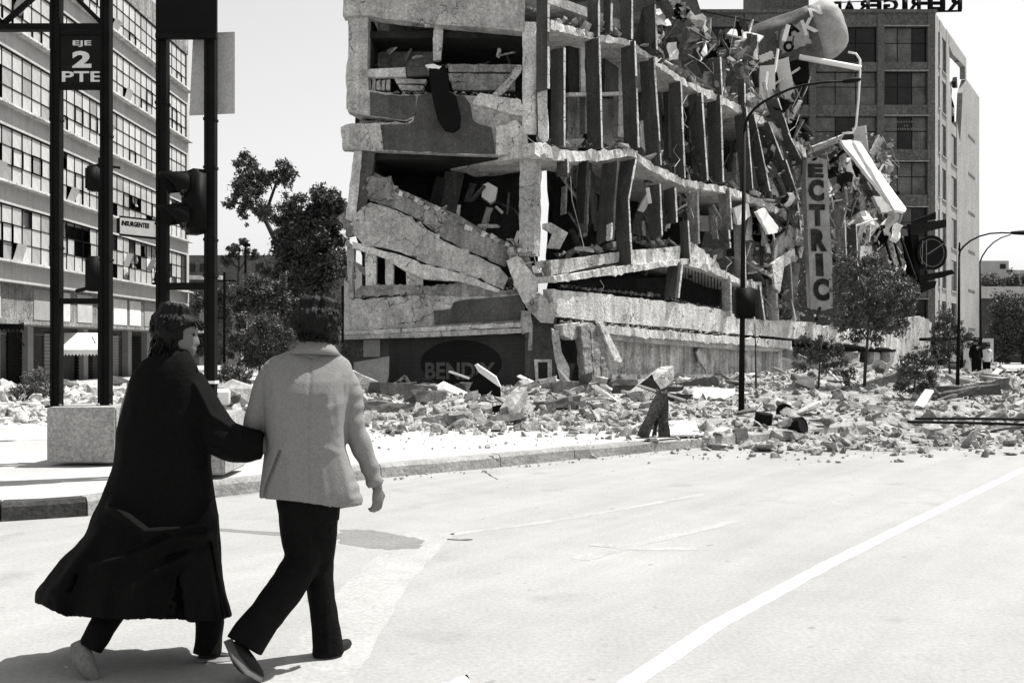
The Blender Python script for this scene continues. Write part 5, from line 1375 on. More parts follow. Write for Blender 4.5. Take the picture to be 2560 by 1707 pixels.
# white rubble bank at the left behind the first plinth
pts, sz = [], []
for i in range(3200):
    X, Y = r_.uniform(-17.5, -7.0), r_.uniform(17.5, 34)
    if r_.random() < .3: X, Y = r_.uniform(-8.5, -5.2), r_.uniform(24, 34)
    h = .5 * max(0, math.sin((Y - 17.5) / 16.5 * math.pi)) * (.6 + .7 * noise.noise((X * .5, Y * .5, 1)))
    s = min(.4, .07 * math.exp(r_.gauss(.3, .6))); pts.append((X, Y, .15 + h * .8)); sz.append(s)
soup('rubble_bank', pts, sz, 12, M['rubble'])
# litter lumps on the road
for x, y, s in ((1510, 1400, .02), (2185, 1420, .025), (1975, 1520, .015), (1992, 1524, .012), (1695, 1310, .012)):
    pass

# ---- larger pieces, each on its own
rc = random.Random(21)
def put_chunk(nm, me, X, Y, s, lbl, cat, group, z=None, rot=None):
    z = (base_z(X, Y) + mound(X, Y)) if z is None else z
    o = inst(nm, me, (X, Y, z + s[2] * .25), rot or (rc.gauss(0, .35), rc.gauss(0, .35), rc.uniform(0, 6.28)), s)
    return tag(o, lbl, cat, group)
def where_label(fl, X, Y, s):
    f, b = edge_front(X), edge_back(X); u = (Y - f) / (b - f); xp = 1280 + X / Y * F
    what = ('broad flat slab fragment' if s > .24 else 'thin slab fragment') if fl else ('big jagged lump' if s > .24 else 'small jagged lump')
    depth = 'near the kerb' if u < .33 else 'midway to the ruin' if u < .66 else 'close under the ruin'
    side = 'beside the walking man' if xp < 1010 else 'around the tipped cabinet' if xp < 1320 else 'before the splintered posts' if xp < 1570 else 'by the crooked timbers' if xp < 1780 else 'around the lamp post foot' if xp < 2030 else 'under the young tree' if xp < 2240 else 'at the right end'
    return f'{what} in the rubble, {depth}, {side}'
n = 0
while n < 215:
    X = rc.uniform(-6.5, 24); f, b = edge_front(X), edge_back(X)
    Y = f + .8 + rc.random() ** 1.2 * (b - f - 1)
    if Y > 52 or (X < 3 and (Y - f) / (b - f) > .8): continue
    s = min(.46, .19 * math.exp(rc.gauss(.2, .55)) * (Y / 24))
    fl = rc.random() < .5
    o_ = put_chunk('slab_fragment' if fl else 'concrete_chunk', rc.choice(CF_ if fl else CH_), X, Y, (s * rc.uniform(.8, 2.0), s * rc.uniform(.6, 1.2), s * rc.uniform(.6, 1.0) * (1.3 if fl else 1)),
              'flat fragment of broken slab lying in the street rubble below the ruin' if fl else 'jagged lump of concrete lying in the street rubble below the ruin', 'rubble piece', 'rubble pieces in front of the ruin')
    tag(o_, None if False else where_label(fl, X, Y, s)); n += 1
for i in range(26):
    X, Y = rc.uniform(-16, -5.4), rc.uniform(19, 32); s = rc.uniform(.2, .5)
    put_chunk('concrete_chunk', rc.choice(CH_), X, Y, (s * 1.3, s, s * .7), ('big' if s > .36 else 'small') + ' pale concrete lump in the left bank, ' + ('nearer the gantry' if X > -10.5 else 'nearer the photo edge'), 'rubble piece', 'rubble pieces in the left bank', z=.35)
# debris lodged on the wrecked floors
lodg = 0
REG = [  # (plane, x0, y0, x1, y1 (line along a floor), count, size, offset range)
    (PB, 1380, 52, 1580, 98, 26, .30, (-1.2, .4)), (PB, 1600, 118, 1720, 198, 24, .34, (-1.2, .3)), (PB, 1720, 200, 1900, 288, 34, .36, (-1.5, .3)), (PB, 1900, 285, 2020, 375, 22, .36, (-1.5, .3)),
    (PB, 1700, 40, 1760, 150, 20, .4, (-1.6, .1)), (PB, 1760, 100, 1880, 220, 26, .4, (-2, .1)), (PB, 1640, 0, 1740, 60, 18, .4, (-1.6, .2)),
    (PB, 1376, 366, 1580, 372, 22, .28, (-1.2, .5)), (PB, 1600, 390, 1900, 490, 34, .28, (-1.2, .5)), (PB, 1880, 480, 2040, 570, 22, .4, (-1.2, .5)),
    (PB, 1390, 640, 1560, 615, 22, .28, (-1.6, .0)), (PB, 1580, 605, 1800, 640, 30, .32, (-1.4, .1)), (PB, 1400, 718, 1650, 742, 24, .22, (-.6, .3)), (PB, 1660, 748, 1850, 785, 22, .24, (-.6, .3)),
    (PB, 1850, 700, 2010, 790, 44, .42, (-1., .8)), (PB, 2010, 500, 2200, 700, 46, .45, (-1.5, .5)), (PB, 2040, 790, 2240, 818, 24, .32, (-.6, .4)), (PB, 2080, 360, 2160, 480, 18, .42, (-1, .4)), (PB, 2150, 480, 2260, 600, 20, .4, (-1., .2)),
    (PB, 1400, 806, 1520, 812, 14, .2, (.2, .8)), (PB, 1510, 812, 1850, 842, 30, .13, (.3, .7)),
    (PA, 900, 722, 1300, 722, 26, .2, (-.3, .1)), (PA, 1320, 20, 1372, 40, 10, .25, (-.3, .2)), (PA, 880, 746, 1290, 735, 22, .16, (-.3, .0)), (PA, 1010, 5, 1300, 6, 8, .2, (-.3, .1)), (PA, 930, 232, 1290, 240, 12, .15, (-.3, .05)),
    (PA, 1270, 600, 1340, 640, 14, .25, (-.3, .4)),
    (PA, 1000, 560, 1290, 630, 26, .3, (-3.4, -1.2)), (PA, 930, 168, 1290, 168, 16, .22, (-3, -1.2)),
]
protos_ = {}
for m_ in CH_ + CF_: pass
CHL = []
for src in CH_ + CF_:
    pass
PLACE = ['on the corner end of the upper slab', 'in the dip of the upper slab', 'along the sloping upper slab', 'at the torn end of the upper slab', 'in the torn top bays', 'beside the barrel billboard', 'at the very top of the side face', 'on the level part of the middle slab', 'on the sloping middle slab', 'at the torn end of the middle slab', 'on the buckled ledge by the corner', 'on the buckled parapet', 'on the near balcony front', 'on the balcony front by the lamp post', 'left of the vertical sign foot', 'right of the vertical sign', 'on the far balcony front', 'below the hanging signboard', 'near the round sign', 'on the broken corner ledge', 'along the shop ledge', 'in the crushed storey of the front', 'on top of the front pier', 'on the lower front spandrel', 'on the topmost front beam', 'on the torn front spandrel', 'around the snapped corner pier', 'inside the black front room', 'inside the gutted top storey']
for (pl, x0, y0, x1, y1, cnt, s0, (o0, o1)), where in zip(REG, PLACE):
    for i in range(cnt):
        t = rc.random(); x, y = x0 + (x1 - x0) * t, y0 + (y1 - y0) * t - abs(rc.gauss(0, 6))
        p = pl.at(x, y, rc.uniform(o0, o1)); s = s0 * math.exp(rc.gauss(-.1, .45))
        fl = rc.random() < .45
        if lodg < 295 and s > .1:
            o = inst('slab_fragment' if fl else 'concrete_chunk', rc.choice(CF_ if fl else CH_), p, (rc.gauss(0, .5), rc.gauss(0, .5), rc.uniform(0, 6.28)), (s * rc.uniform(.8, 1.8), s * rc.uniform(.6, 1.1), s * rc.uniform(.6, 1)))
            tag(o, ('flat concrete fragment ' if fl else 'broken concrete lump ') + where, 'rubble piece', 'debris lodged on the ruined floors'); lodg += 1
# grit and small bits along every floor edge
gp_, gs_ = [], []
for (pl, x0, y0, x1, y1, cnt, s0, (o0, o1)) in REG:
    for i in range(int(cnt * 9)):
        t = rc.random(); p = pl.at(x0 + (x1 - x0) * t, y0 + (y1 - y0) * t - abs(rc.gauss(0, 3)), rc.uniform(o0, o1)); gp_.append(tuple(p)); gs_.append(.05 * math.exp(rc.gauss(0, .5)))
for i in range(700):
    p = PB.at(rc.uniform(1880, 2240), rc.uniform(330, 800), rc.uniform(-.6, .9)); gp_.append(tuple(p)); gs_.append(.11 * math.exp(rc.gauss(0, .45)))
soup('floor_grit', gp_, gs_, 77, M['rubble_fine'], .6)
# broken boards and blades jammed at all angles in the torn upper floors
bd = []
for q in range(3):
    r2 = random.Random(90 + q); mb = MB(); L = 1.0; rows = []
    for i in range(5):
        u = i / 4 - .5; w = .16 + r2.uniform(-.02, .02); h = .03
        rows.append([V((u * L, -w + r2.uniform(-.03, .03), -h)), V((u * L, w + r2.uniform(-.03, .03), -h)), V((u * L, w, h)), V((u * L, -w, h))])
    mb.rings(rows); o = mb.build('broken_board', M['conc_md']); bd.append(o.data); bpy.data.objects.remove(o)
bmats = ['conc_md', 'conc_lt', 'fin', 'conc', 'white', 'fin']
bmesh_ = []
for m_ in bmats:
    for d_ in bd:
        c_ = d_.copy(); c_.materials.clear(); c_.materials.append(M[m_]); bmesh_.append(c_)
def boards(where, pl, x0, y0, x1, y1, cnt, ln, orng, steep=.6):
    for i in range(cnt):
        p = pl.at(rc.uniform(x0, x1), rc.uniform(y0, y1), rc.uniform(*orng)); L = ln * rc.uniform(.5, 1.4)
        ty = rc.gauss(0, steep); rw = rc.uniform(.4, 1.1)
        o = inst('broken_board', bmesh_[(bi := rc.randrange(len(bmesh_)))], p, (rc.gauss(0, .5), -math.pi / 2 + ty, rc.uniform(-1.2, 1.2)), (L, L * rw, 1.2))
        tag(o, ['stained grey', 'pale', 'dark', 'grey', 'white', 'dark'][bi // 3] + (' long' if L > ln * 1.1 else ' short' if L < ln * .75 else '') + (' narrow' if rw < .65 else ' broad' if rw > .9 else '') + (' upright' if abs(ty) < .3 else ' toppled' if abs(ty) > .9 else ' slanting') + ' board ' + where, 'broken board', 'broken boards jammed in the ruin')
boards('in the top bays', PB, 1640, 0, 1720, 120, 8, 1.6, (-1.5, .1)); boards('beside the barrel billboard', PB, 1760, 80, 1900, 240, 12, 1.5, (-1.5, .2)); boards('above the lamp arm', PB, 1890, 200, 2040, 360, 13, 1.8, (-1.5, .3)); boards('left of the vertical sign', PB, 1880, 500, 2010, 760, 26, 1.9, (-1, .6), .7)
boards('below the hanging signboard', PB, 2050, 360, 2200, 560, 17, 2.0, (-1.5, .3), .8); boards('behind the young tree crown', PB, 2080, 540, 2240, 760, 20, 1.7, (-1, .5), .8); boards('in the black room by the corner', PB, 1400, 420, 1560, 610, 7, 1.3, (-2.5, -.8)); boards('in the crushed middle bays', PB, 1600, 460, 1800, 600, 12, 1.2, (-1.6, 0)); boards('in the upper bays by the corner', PB, 1420, 120, 1600, 360, 8, 1.3, (-2.4, -.9), .7)
boards('between the upper fins', PB, 1640, 230, 1860, 440, 12, 1.3, (-2, -.5), .6); boards('behind the lamp post', PB, 1830, 520, 1900, 680, 8, 1.2, (-.6, .6), .9); boards('in the black front room', PA, 1000, 430, 1280, 560, 5, 1.1, (-3, -1.8), .9)

boards('in the tangle left of the vertical sign', PB, 1900, 380, 2010, 620, 26, .9, (-.6, .9), .9); boards('in the tangle right of the vertical sign', PB, 2080, 400, 2200, 720, 40, .95, (-.6, .9), .9); boards('over the torn upper bays', PB, 1740, 60, 2000, 300, 26, .8, (-.8, .5), .9)
boards('among the sagging lower bays', PB, 1600, 470, 1860, 680, 24, .7, (-.8, .4), 1.0)
for i in range(46):
    X = rc.uniform(-5.5, 20); f, b = edge_front(X), edge_back(X); Y = f + .8 + rc.random() * (b - f - 2)
    if Y > 46 or (2.2 < X < 6.8 and Y < 21): continue
    mi = rc.choice([0, 1, 2, 3, 4]); L = rc.uniform(.5, 1.5)
    o = inst('broken_plank', bmesh_[mi * 3 + rc.randrange(3)], (X, Y, base_z(X, Y) + mound(X, Y) + .09), (rc.gauss(0, .2), rc.gauss(0, .22), rc.uniform(0, 6.28)), (L, rc.uniform(.4, .9), .8))
    xp = 1280 + X / Y * F; u = (Y - f) / (b - f)
    tag(o, ['stained grey', 'pale', 'dark', 'grey', 'white'][mi] + (' long' if L > 1 else ' short') + ' plank lying in the rubble ' + ('near the kerb' if u < .4 else 'near the ruin') + (' beside the walking man' if xp < 1010 else ' around the tipped cabinet' if xp < 1320 else ' before the splintered posts' if xp < 1570 else ' by the crooked timbers' if xp < 1780 else ' around the lamp post foot' if xp < 2030 else ' at the right end'), 'plank', 'planks in the rubble')

boards('in the heap inside the black front room', PA, 1000, 500, 1290, 640, 16, .8, (-3.2, -1.0), 1.0); boards('inside the gutted top storey', PA, 930, 90, 1290, 170, 10, .8, (-3.2, -1.6), 1.0)
# bent sheets of cladding tangled through the torn end
bs_ = []
for q in range(4):
    r2 = random.Random(300 + q); vs, fs = [], []
    for i in range(7):
        for j_ in range(4):
            u, v_ = i / 6 - .5, j_ / 3 - .5
            vs.append((u * .95, v_ * .5 * (1 - .3 * abs(u)) + r2.uniform(-.03, .03), .22 * math.sin(u * (3 + q)) + .06 * math.sin(v_ * 6 + q) + r2.uniform(-.02, .02)))
    for i in range(6):
        for j_ in range(3): fs.append((i * 4 + j_, i * 4 + j_ + 1, i * 4 + j_ + 5, i * 4 + j_ + 4))
    n_ = len(vs); vs += [(x, y, z - .02) for x, y, z in vs]; fs += [tuple(k + n_ for k in reversed(f)) for f in fs]
    for m_ in ('fin', 'conc_md', 'white', 'steel_dk'):
        o = mk('bent_sheet', vs, fs, M[m_]); bs_.append((m_, o.data)); bpy.data.objects.remove(o)
for (pl, x0, y0, x1, y1, cnt, L0, where) in ((PB, 1730, 60, 1880, 250, 22, .9, 'at the torn roof edge'), (PB, 1890, 230, 2010, 340, 12, .9, 'under the barrel billboard'), (PB, 1880, 340, 2010, 620, 24, 1.1, 'left of the vertical sign'), (PB, 1870, 620, 2010, 800, 22, 1.0, 'at the foot of the vertical sign'), (PB, 2090, 360, 2230, 560, 22, 1.2, 'around the hanging signboard'), (PB, 2090, 560, 2240, 800, 34, 1.1, 'behind the young tree crown'), (PB, 1640, 0, 1760, 140, 12, .9, 'at the top of the side face')):
    for i in range(cnt):
        nm_, me_ = rc.choice(bs_); L = L0 * rc.uniform(.5, 1.5)
        o = inst('bent_sheet', me_, pl.at(rc.uniform(x0, x1), rc.uniform(y0, y1), rc.uniform(-.8, .8)), (rc.uniform(-1.5, 1.5), rc.gauss(-1.2, .7), rc.uniform(-2, 2)), (L, L * (bw := rc.uniform(.6, 1.3)), L))
        tag(o, {'fin': 'dark', 'conc_md': 'stained', 'white': 'white', 'steel_dk': 'black'}[nm_] + (' large' if L > L0 * 1.15 else ' small' if L < L0 * .8 else ' middling') + (' wide' if bw > 1.05 else ' narrow' if bw < .8 else '') + ' bent sheet tangled ' + where, 'bent sheet', 'bent sheets tangled in the ruin')
for i in range(26):
    x, y = rc.uniform(1700, 2230), rc.uniform(120, 720)
    if y < (x - 1640) * .55: continue
    pts_ = [PB.at(x, y, .5)]
    for k in range(4): x += rc.uniform(-22, 26); y += rc.uniform(10, 40); pts_.append(PB.at(x, y, .5 + rc.uniform(-.3, .5)))
    MB().tube(pts_, .014, 5).build('bent_rebar', M['steel'] if rc.random() < .5 else M['steel_dk'], ruin)

# long snapped beams lying across the heaps
for i in range(34):
    X = rc.choice([rc.uniform(-4.5, 4), rc.uniform(5, 17)]); f, b = edge_front(X), edge_back(X); u = rc.uniform(.12, .85)
    Y = f + .6 + u * (b - f - 2)
    if Y > 44 or (2.2 < X < 6.8 and Y < 21): continue
    L, w = rc.uniform(.9, 2.2), rc.uniform(.16, .34); mt = rc.choice(['conc_md', 'conc_dk', 'conc', 'rubble_dk', 'wood'])
    t = V((math.cos(a_ := rc.uniform(0, 6.28)), math.sin(a_), rc.uniform(-.1, .45))).normalized(); c = V((X, Y, base_z(X, Y) + mound(X, Y) + w * .45 + abs(t.z) * L * .35)); sd = t.cross(V((0, 0, 1))).normalized(); up = sd.cross(t); rows_ = []
    for k in range(7):
        q = c + t * L * (k / 6 - .5); g_ = w * .5 * rc.uniform(.85, 1.1)
        rows_.append([q + sd * g_ * a + up * g_ * d + t * (rc.uniform(-.15, .15) if k in (0, 6) else 0) + V((rc.uniform(-.02, .02), rc.uniform(-.02, .02), rc.uniform(-.02, .02))) for a, d in ((-1, -1), (1, -1), (1.05, .2), (1, 1), (0, 1.1), (-1, 1))])
    xp = 1280 + X / Y * F
    o = MB().rings(rows_).build('snapped_beam', M[mt])
    tag(o, {'conc_md': 'stained', 'conc_dk': 'dark stuccoed', 'conc': 'grey', 'rubble_dk': 'dark', 'wood': 'wooden'}[mt] + (' long' if L > 1.6 else ' short') + (' thick' if w > .25 else ' thin') + ' snapped beam in the rubble ' + ('near the kerb' if u < .4 else 'near the ruin') + (' beside the walking man' if xp < 1010 else ' around the tipped cabinet' if xp < 1320 else ' before the splintered posts' if xp < 1570 else ' by the crooked timbers' if xp < 1780 else ' around the lamp post foot' if xp < 2030 else ' under the young tree' if xp < 2240 else ' at the right end'), 'beam', 'snapped beams in the rubble')

# ---- named pieces in the street
PG = lambda x, y, z=.15: G(x, y, z)
def thing_block(nm, c, s, rot, mat, lbl, cat, bevel=.02):
    bm = bmesh.new(); bmesh.ops.create_cube(bm, size=1); bmesh.ops.scale(bm, vec=s, verts=bm.verts)
    if bevel: bmesh.ops.bevel(bm, geom=bm.edges[:], offset=bevel, segments=1, affect='EDGES')
    for v in bm.verts: v.co += V((rng.uniform(-1, 1), rng.uniform(-1, 1), rng.uniform(-1, 1))) * bevel * .4
    R = Euler(rot).to_matrix()
    for v in bm.verts: v.co = V(c) + R @ v.co
    return tag(mkbm(nm, bm, M[mat]), lbl, cat)
# tipped black cabinet with its lid up
Yc = 24.3
cb = empty('tipped_cabinet', P(1210, 1000, Yc), 'black cabinet tipped over on the rubble with its pale lid prised up', 'cabinet')
Pc = Plane((0, Yc, 0), (0, -1, 0))
rough('body', cb, [(1196, 930), (1250, 966), (1248, 984), (1208, 1000), (1172, 974)], Pc, .7, M['black'], 0, 9)
rough('side_panel', cb, [(1250, 966), (1252, 990), (1236, 1012), (1208, 1004), (1212, 998), (1246, 986)], Pc, .6, M['steel_dk'], 0, 9, off=-.05)
rough('lid', cb, [(1186, 912), (1192, 910), (1240, 942), (1252, 968), (1246, 966), (1196, 930)], Pc, .6, M['white'], 0, 9, off=.03)
rough('bright_trim', cb, [(1214, 990), (1230, 976), (1224, 988), (1214, 996)], Pc, .02, M['white'], 0, 9, off=.02)
o = MB().bar(P(1122, 928, Yc), P(1174, 946, Yc), .07, .05).build('broken_lath', M['white']); tag(o, 'thin white lath leaning against the tipped black cabinet', 'lath')
thing_block('white_sack', P(1128, 1000, 25), (.95, .5, .65), (.2, .35, .4), 'white_sheet', 'crumpled white sheeting heaped left of the tipped cabinet', 'sheeting', .14)
Ps = Plane((0, 27.5, 0), (0, -1, 0.25))
def slabpiece(nm, px, mat, thick, lbl, cat, pl=None, jag=.02):
    if pl is None:
        yb = max(q[1] for q in px); pl = Plane((0, 3375 / (yb - 870) * .985, .15), (0, -1, .2))
    return tag(rough(nm, None, px, pl, thick, M[mat], jag, .2), lbl, cat)
slabpiece('concrete_slab', [(1172, 1012), (1196, 1010), (1220, 1058), (1206, 1066), (1198, 1062)], 'conc_lt', .15, 'pale slab leaning point down under the tipped cabinet', 'slab')
slabpiece('concrete_beam', [(1216, 1042), (1310, 1030), (1316, 1046), (1224, 1060)], 'conc_md', .3, 'dark rough beam lying right of the pale pointed slab', 'beam')
slabpiece('dark_box', [(1230, 1016), (1266, 1010), (1268, 1028), (1232, 1036)], 'black', .3, 'black broken box beside the rough beam', 'box')
slabpiece('pale_basin', [(1268, 1000), (1312, 992), (1314, 1010), (1296, 1020), (1276, 1018)], 'white', .35, 'rounded white basin tipped in the rubble under the small window', 'basin')
slabpiece('concrete_beam', [(1336, 1018), (1400, 1000), (1436, 1004), (1440, 1018), (1400, 1024), (1342, 1030)], 'rubble_dk', .4, 'dark curved slab in the rubble below the splintered posts', 'slab')
slabpiece('concrete_block', [(1100, 1046), (1160, 1034), (1172, 1044), (1150, 1064), (1108, 1066)], 'conc_md', .5, 'grey block with a white top left of the pale pointed slab', 'block')
slabpiece('concrete_block', [(1104, 1040), (1160, 1026), (1180, 1032), (1158, 1040), (1110, 1048)], 'white', .4, 'white flat slab topping the grey block', 'slab')
slabpiece('leaning_board', [(884, 906), (973, 890), (972, 940), (964, 968), (886, 965)], 'sign_lt', .05, 'pale blank panel leaning against the left end of the ruin', 'panel', Plane((0, 34.9, 0), (0, -1, .15)), 0)
slabpiece('timber_stack', [(895, 1000), (1000, 1006), (1004, 1018), (900, 1020)], 'wood', .5, 'dark stack of flattened timber left of the rubble heap', 'timber', Plane((0, 31.5, 0), (0, -1, .3)))
for i, q in enumerate([[(973, 968), (990, 956), (1006, 972)], [(994, 955), (1012, 940), (1028, 966)]]):
    o = empty('wood_trestle', P(q[1][0], q[1][1], 33), ('small dark triangular trestle nearest the pale panel', 'small triangular trestle right of its twin by the shutter')[i], 'trestle')
    for a, b in zip(q, q[1:] + q[:1]): MB().bar(P(*a, 33), P(*b, 33), .09).build('strut', M['wood'], o)
M['wood_dk'] = material('charred_wood', 0.07, 0.5, 3.0, 0.9, 0.8, 16, streak=0.5, fine=0.4, fscale=20.0)
# two charred timbers standing as a crooked A
Yt = 15.1
for i, (a, b, w, lb) in enumerate((((1650, 994), (1606, 1094), .155, 'dark splintered timber leaning left, left leg of the crooked A'), ((1656, 994), (1660, 1094), .15, 'dark splintered timber standing upright, right leg of the crooked A'), ((1640, 1060), (1634, 1094), .06, 'short dark timber stub between the two crooked timbers'))):
    p, q = P(*a, Yt + .1 * i), P(*b, Yt + .1 * i); t = (q - p).normalized(); s = t.cross(V((0, 1, 0))).normalized(); d = V((0, 1, 0)); rs_ = []
    for k in range(7):
        c = p.lerp(q, k / 6); ww = w * (.50 + .05 * math.sin(k * 1.3 + i))
        rs_.append([c + s * ww * (1, 1, .15, -1, -1, -1, -.2, 1)[m] * rng.uniform(.85, 1.1) + d * ww * (.1, .8, .9, .8, 0, -.8, -.9, -.8)[m] * rng.uniform(.85, 1.1) + (t * rng.uniform(-.16, .04) if k == 0 else V((0, 0, 0))) for m in range(8)])
    tag(MB().rings(rs_).build('charred_timber', M['wood_dk']), lb, 'timber')
# buckled metal sheet and white sheets
slabpiece('buckled_sheet', [(1594, 964), (1630, 935), (1655, 980), (1700, 985), (1735, 985), (1716, 1000), (1670, 992)], 'steel_dk', .06, 'buckled dark metal sheet propped on the crooked timbers', 'metal sheet', Plane((0, 21, 0), (.1, -1, .5)))
slabpiece('steel_strip', [(1590, 962), (1594, 959), (1716, 998), (1712, 1002)], 'steel', .05, 'long pale strip along the edge of the buckled metal sheet', 'strip', Plane((0, 20.8, 0), (.1, -1, .5)), 0)
slabpiece('white_sheet', [(1740, 968), (1836, 972), (1842, 1004), (1778, 1010), (1722, 1000)], 'white_sheet', .03, 'bright white sheet spread on the rubble left of the lamp post', 'sheet', Plane((0, 24.0, .15), (0, -.8, .6)), .01)
slabpiece('white_sheet', [(1672, 1052), (1736, 1046), (1750, 1084), (1676, 1086)], 'white_sheet', .03, 'flat white board on the ground right of the crooked timbers', 'board', Plane((0, 15.2, .2), (0, -.03, 1)), .01)
slabpiece('white_sheet', [(1668, 1000), (1690, 1004), (1696, 1024), (1664, 1026)], 'white_sheet', .03, 'small white board behind the crooked timbers', 'board', Plane((0, 25.5, 0), (0, -1, .8)), .01)
# drums
def drum(x, y, w, h, Y, tilt, mat, lb):
    c = P(x, y, Y); o = empty('steel_drum', c, lb, 'drum', 'dented steel drums in the rubble')
    r = w / F * Y / 2; H_ = h / F * Y; R = Euler(tilt).to_matrix(); rows = []
    for z, k in ((-.5, .96), (-.46, 1), (-.2, 1), (-.17, 1.03), (-.14, 1), (.14, 1), (.17, 1.03), (.2, 1), (.46, 1), (.5, .96), (.5, .9), (.46, .88)):
        rows.append([c + R @ V((math.cos(m * math.pi / 10) * r * k * (1 + .05 * noise.noise((m, z, x))), math.sin(m * math.pi / 10) * r * k, z * H_)) for m in range(20)])
    MB().rings(rows).build('body', M[mat], o, False)
drum(1908, 1052, 44, 40, 17.3, (.1, .12, 0), 'steel_dk', 'dented dark steel drum standing just right of the lamp post foot')
drum(1988, 1068, 46, 46, 16.9, (1.3, .3, .7), 'steel_dk', 'dark drum lying on its side, right of the standing drum')
drum(1962, 1032, 42, 26, 19.8, (1.2, .2, -.4), 'black', 'black drum half buried behind the two dented drums')
slabpiece('marker_stone', [(1840, 1070), (1868, 1072), (1872, 1096), (1844, 1106)], 'conc_md', .25, 'small grey stone stump on the kerb below the lamp post', 'stone', Plane((0, 15.6, 0), (0, -1, .2)))
slabpiece('concrete_lump', [(2390, 1090), (2420, 1078), (2450, 1086), (2462, 1104), (2430, 1110), (2396, 1104)], 'rubble', .5, 'rounded grey lump alone at the edge of the road, far right', 'lump', Plane((0, 16.4, 0), (0, -1, .3)), .03)
slabpiece('wall_fragment', [(2168, 1010), (2230, 1020), (2260, 1048), (2250, 1056), (2200, 1040), (2170, 1026)], 'conc', .4, 'long pale wall fragment lying right of the young tree trunk', 'slab', Plane((0, 19.6, 0), (0, -1, .4)), .03)
slabpiece('concrete_slab', [(1974, 950), (2002, 956), (2030, 974), (2022, 982), (1984, 966)], 'white', .1, 'bright white angled slab on the heap below the leaning sign', 'slab', Plane((0, 33, 0), (0, -1, .5)), .02)
for i, (a, b, lb) in enumerate((((2290, 1036), (2560, 1040), 'upper of two long dark poles lying across the rubble at right'), ((2270, 1044), (2600, 1054), 'lower of two long dark poles lying across the rubble at right'))):
    o = MB().tube([PG(a[0], a[1] + 10, .3), PG((a[0] + b[0]) / 2, (a[1] + b[1]) / 2 + 8, .27), PG(b[0], b[1] + 8, .25)], .024, 8).build('fallen_pole', M['steel_dk']); tag(o, lb, 'pole')
o = MB().tube([P(2060, 915, 29), P(2110, 966, 28.5)], .03, 6).build('fallen_rod', M['white']); tag(o, 'thin white rod leaning beside the bent sapling', 'rod')
o = MB().tube([P(2210, 940, 30), P(2224, 910, 30), P(2232, 900, 30)], .05, 6).build('broken_branch', M['conc_lt']); tag(o, 'pale forked stick standing beside the ragged shrub', 'stick')
# lumps seen between the two walkers
thing_block('tarp_heap', P(602, 990, 22), (1.0, .8, .6), (.1, .2, .3), 'rubble', 'rounded grey heap seen between the two walkers', 'heap', .2)
thing_block('white_block', P(548, 992, 20.5), (.42, .4, .3), (.05, .05, .3), 'white', 'bright white block right of the second gantry post', 'block', .03)
tree((580, 975), 26, [(580, 985), (582, 965)], .03, [(560, 930, 14), (590, 925, 14), (612, 940, 12), (570, 950, 14), (600, 955, 14), (545, 945, 10)], 1400, .13, M['leaf'], 'low scrub behind the rounded grey heap', (), .6, 41, 'shrub', 'shrub')
for i in range(10):
    X, Y = rc.uniform(-6.6, -5.1), rc.uniform(18.5, 25); s = rc.uniform(.15, .4)
    put_chunk('concrete_chunk', rc.choice(CH_), X, Y, (s * 1.4, s, s * .8), 'jagged lump of concrete lying between the two walkers', 'rubble piece', 'rubble pieces between the walkers', z=.2)
tree((85, 985), 24, [(85, 1000), (86, 975)], .04, [(70, 965, 20), (100, 960, 22), (120, 975, 18), (60, 985, 16), (90, 985, 22), (130, 990, 12), (40, 980, 14)], 3200, .09, M['leaf_dk'], 'round dark bush at the left behind the first plinth', (), .8, 43, 'shrub', 'shrub')
# hanging carpet on the front
Pcp = Plane((0, YC - .55, 0), (0, -1, 0))
cp = rough('hanging_carpet', None, [(1072, 165), (1090, 158), (1112, 164), (1120, 190), (1122, 228), (1140, 240), (1152, 290), (1150, 318), (1134, 330), (1112, 326), (1094, 300), (1082, 250), (1074, 200)], Pcp, .22, M['black'], .015, .15)
tag(cp, 'black rolled carpet hanging out of the top storey over the spandrel', 'carpet')
o = rough('pale_rag', None, [(1063, 163), (1084, 160), (1104, 166), (1098, 173), (1070, 170)], Pcp, .25, M['white'], .01, .15, off=.03); tag(o, 'small white rag on top of the black hanging carpet', 'rag')
o = rough('broken_shelf', None, [(1356, 560), (1376, 556), (1420, 582), (1400, 622), (1366, 620), (1380, 585), (1356, 570)], Plane((0, YC + 1.2, 0), (0, -1, 0)), .25, M['conc_lt'], .01, .3); tag(o, 'pale broken shelf unit just right of the lower corner pier', 'shelf')
# crushed tin on the road
cn = empty('crushed_can', G(1140, 1712), 'crushed pale drink can on the road at the bottom edge of the photo', 'can')
c = G(1138, 1708, .03); R = Euler((0, 1.45, .5)).to_matrix(); rows = []
for z, k in ((-.06, .8), (-.055, 1), (-.02, .8), (.01, .95), (.05, 1), (.06, .85)):
    rows.append([c + R @ V((math.cos(m * math.pi / 8) * .031 * k * (.6 + .2 * math.sin(z * 60)), math.sin(m * math.pi / 8) * .031 * k, z)) for m in range(16)])
MB().rings(rows).build('can_body', M['white'], cn, True)
MB().rings([[c + R @ V((math.cos(m * math.pi / 8) * r, math.sin(m * math.pi / 8) * r, .0605)) for m in range(16)] for r in (.024, .012)]).build('can_mouth', M['black'], cn)

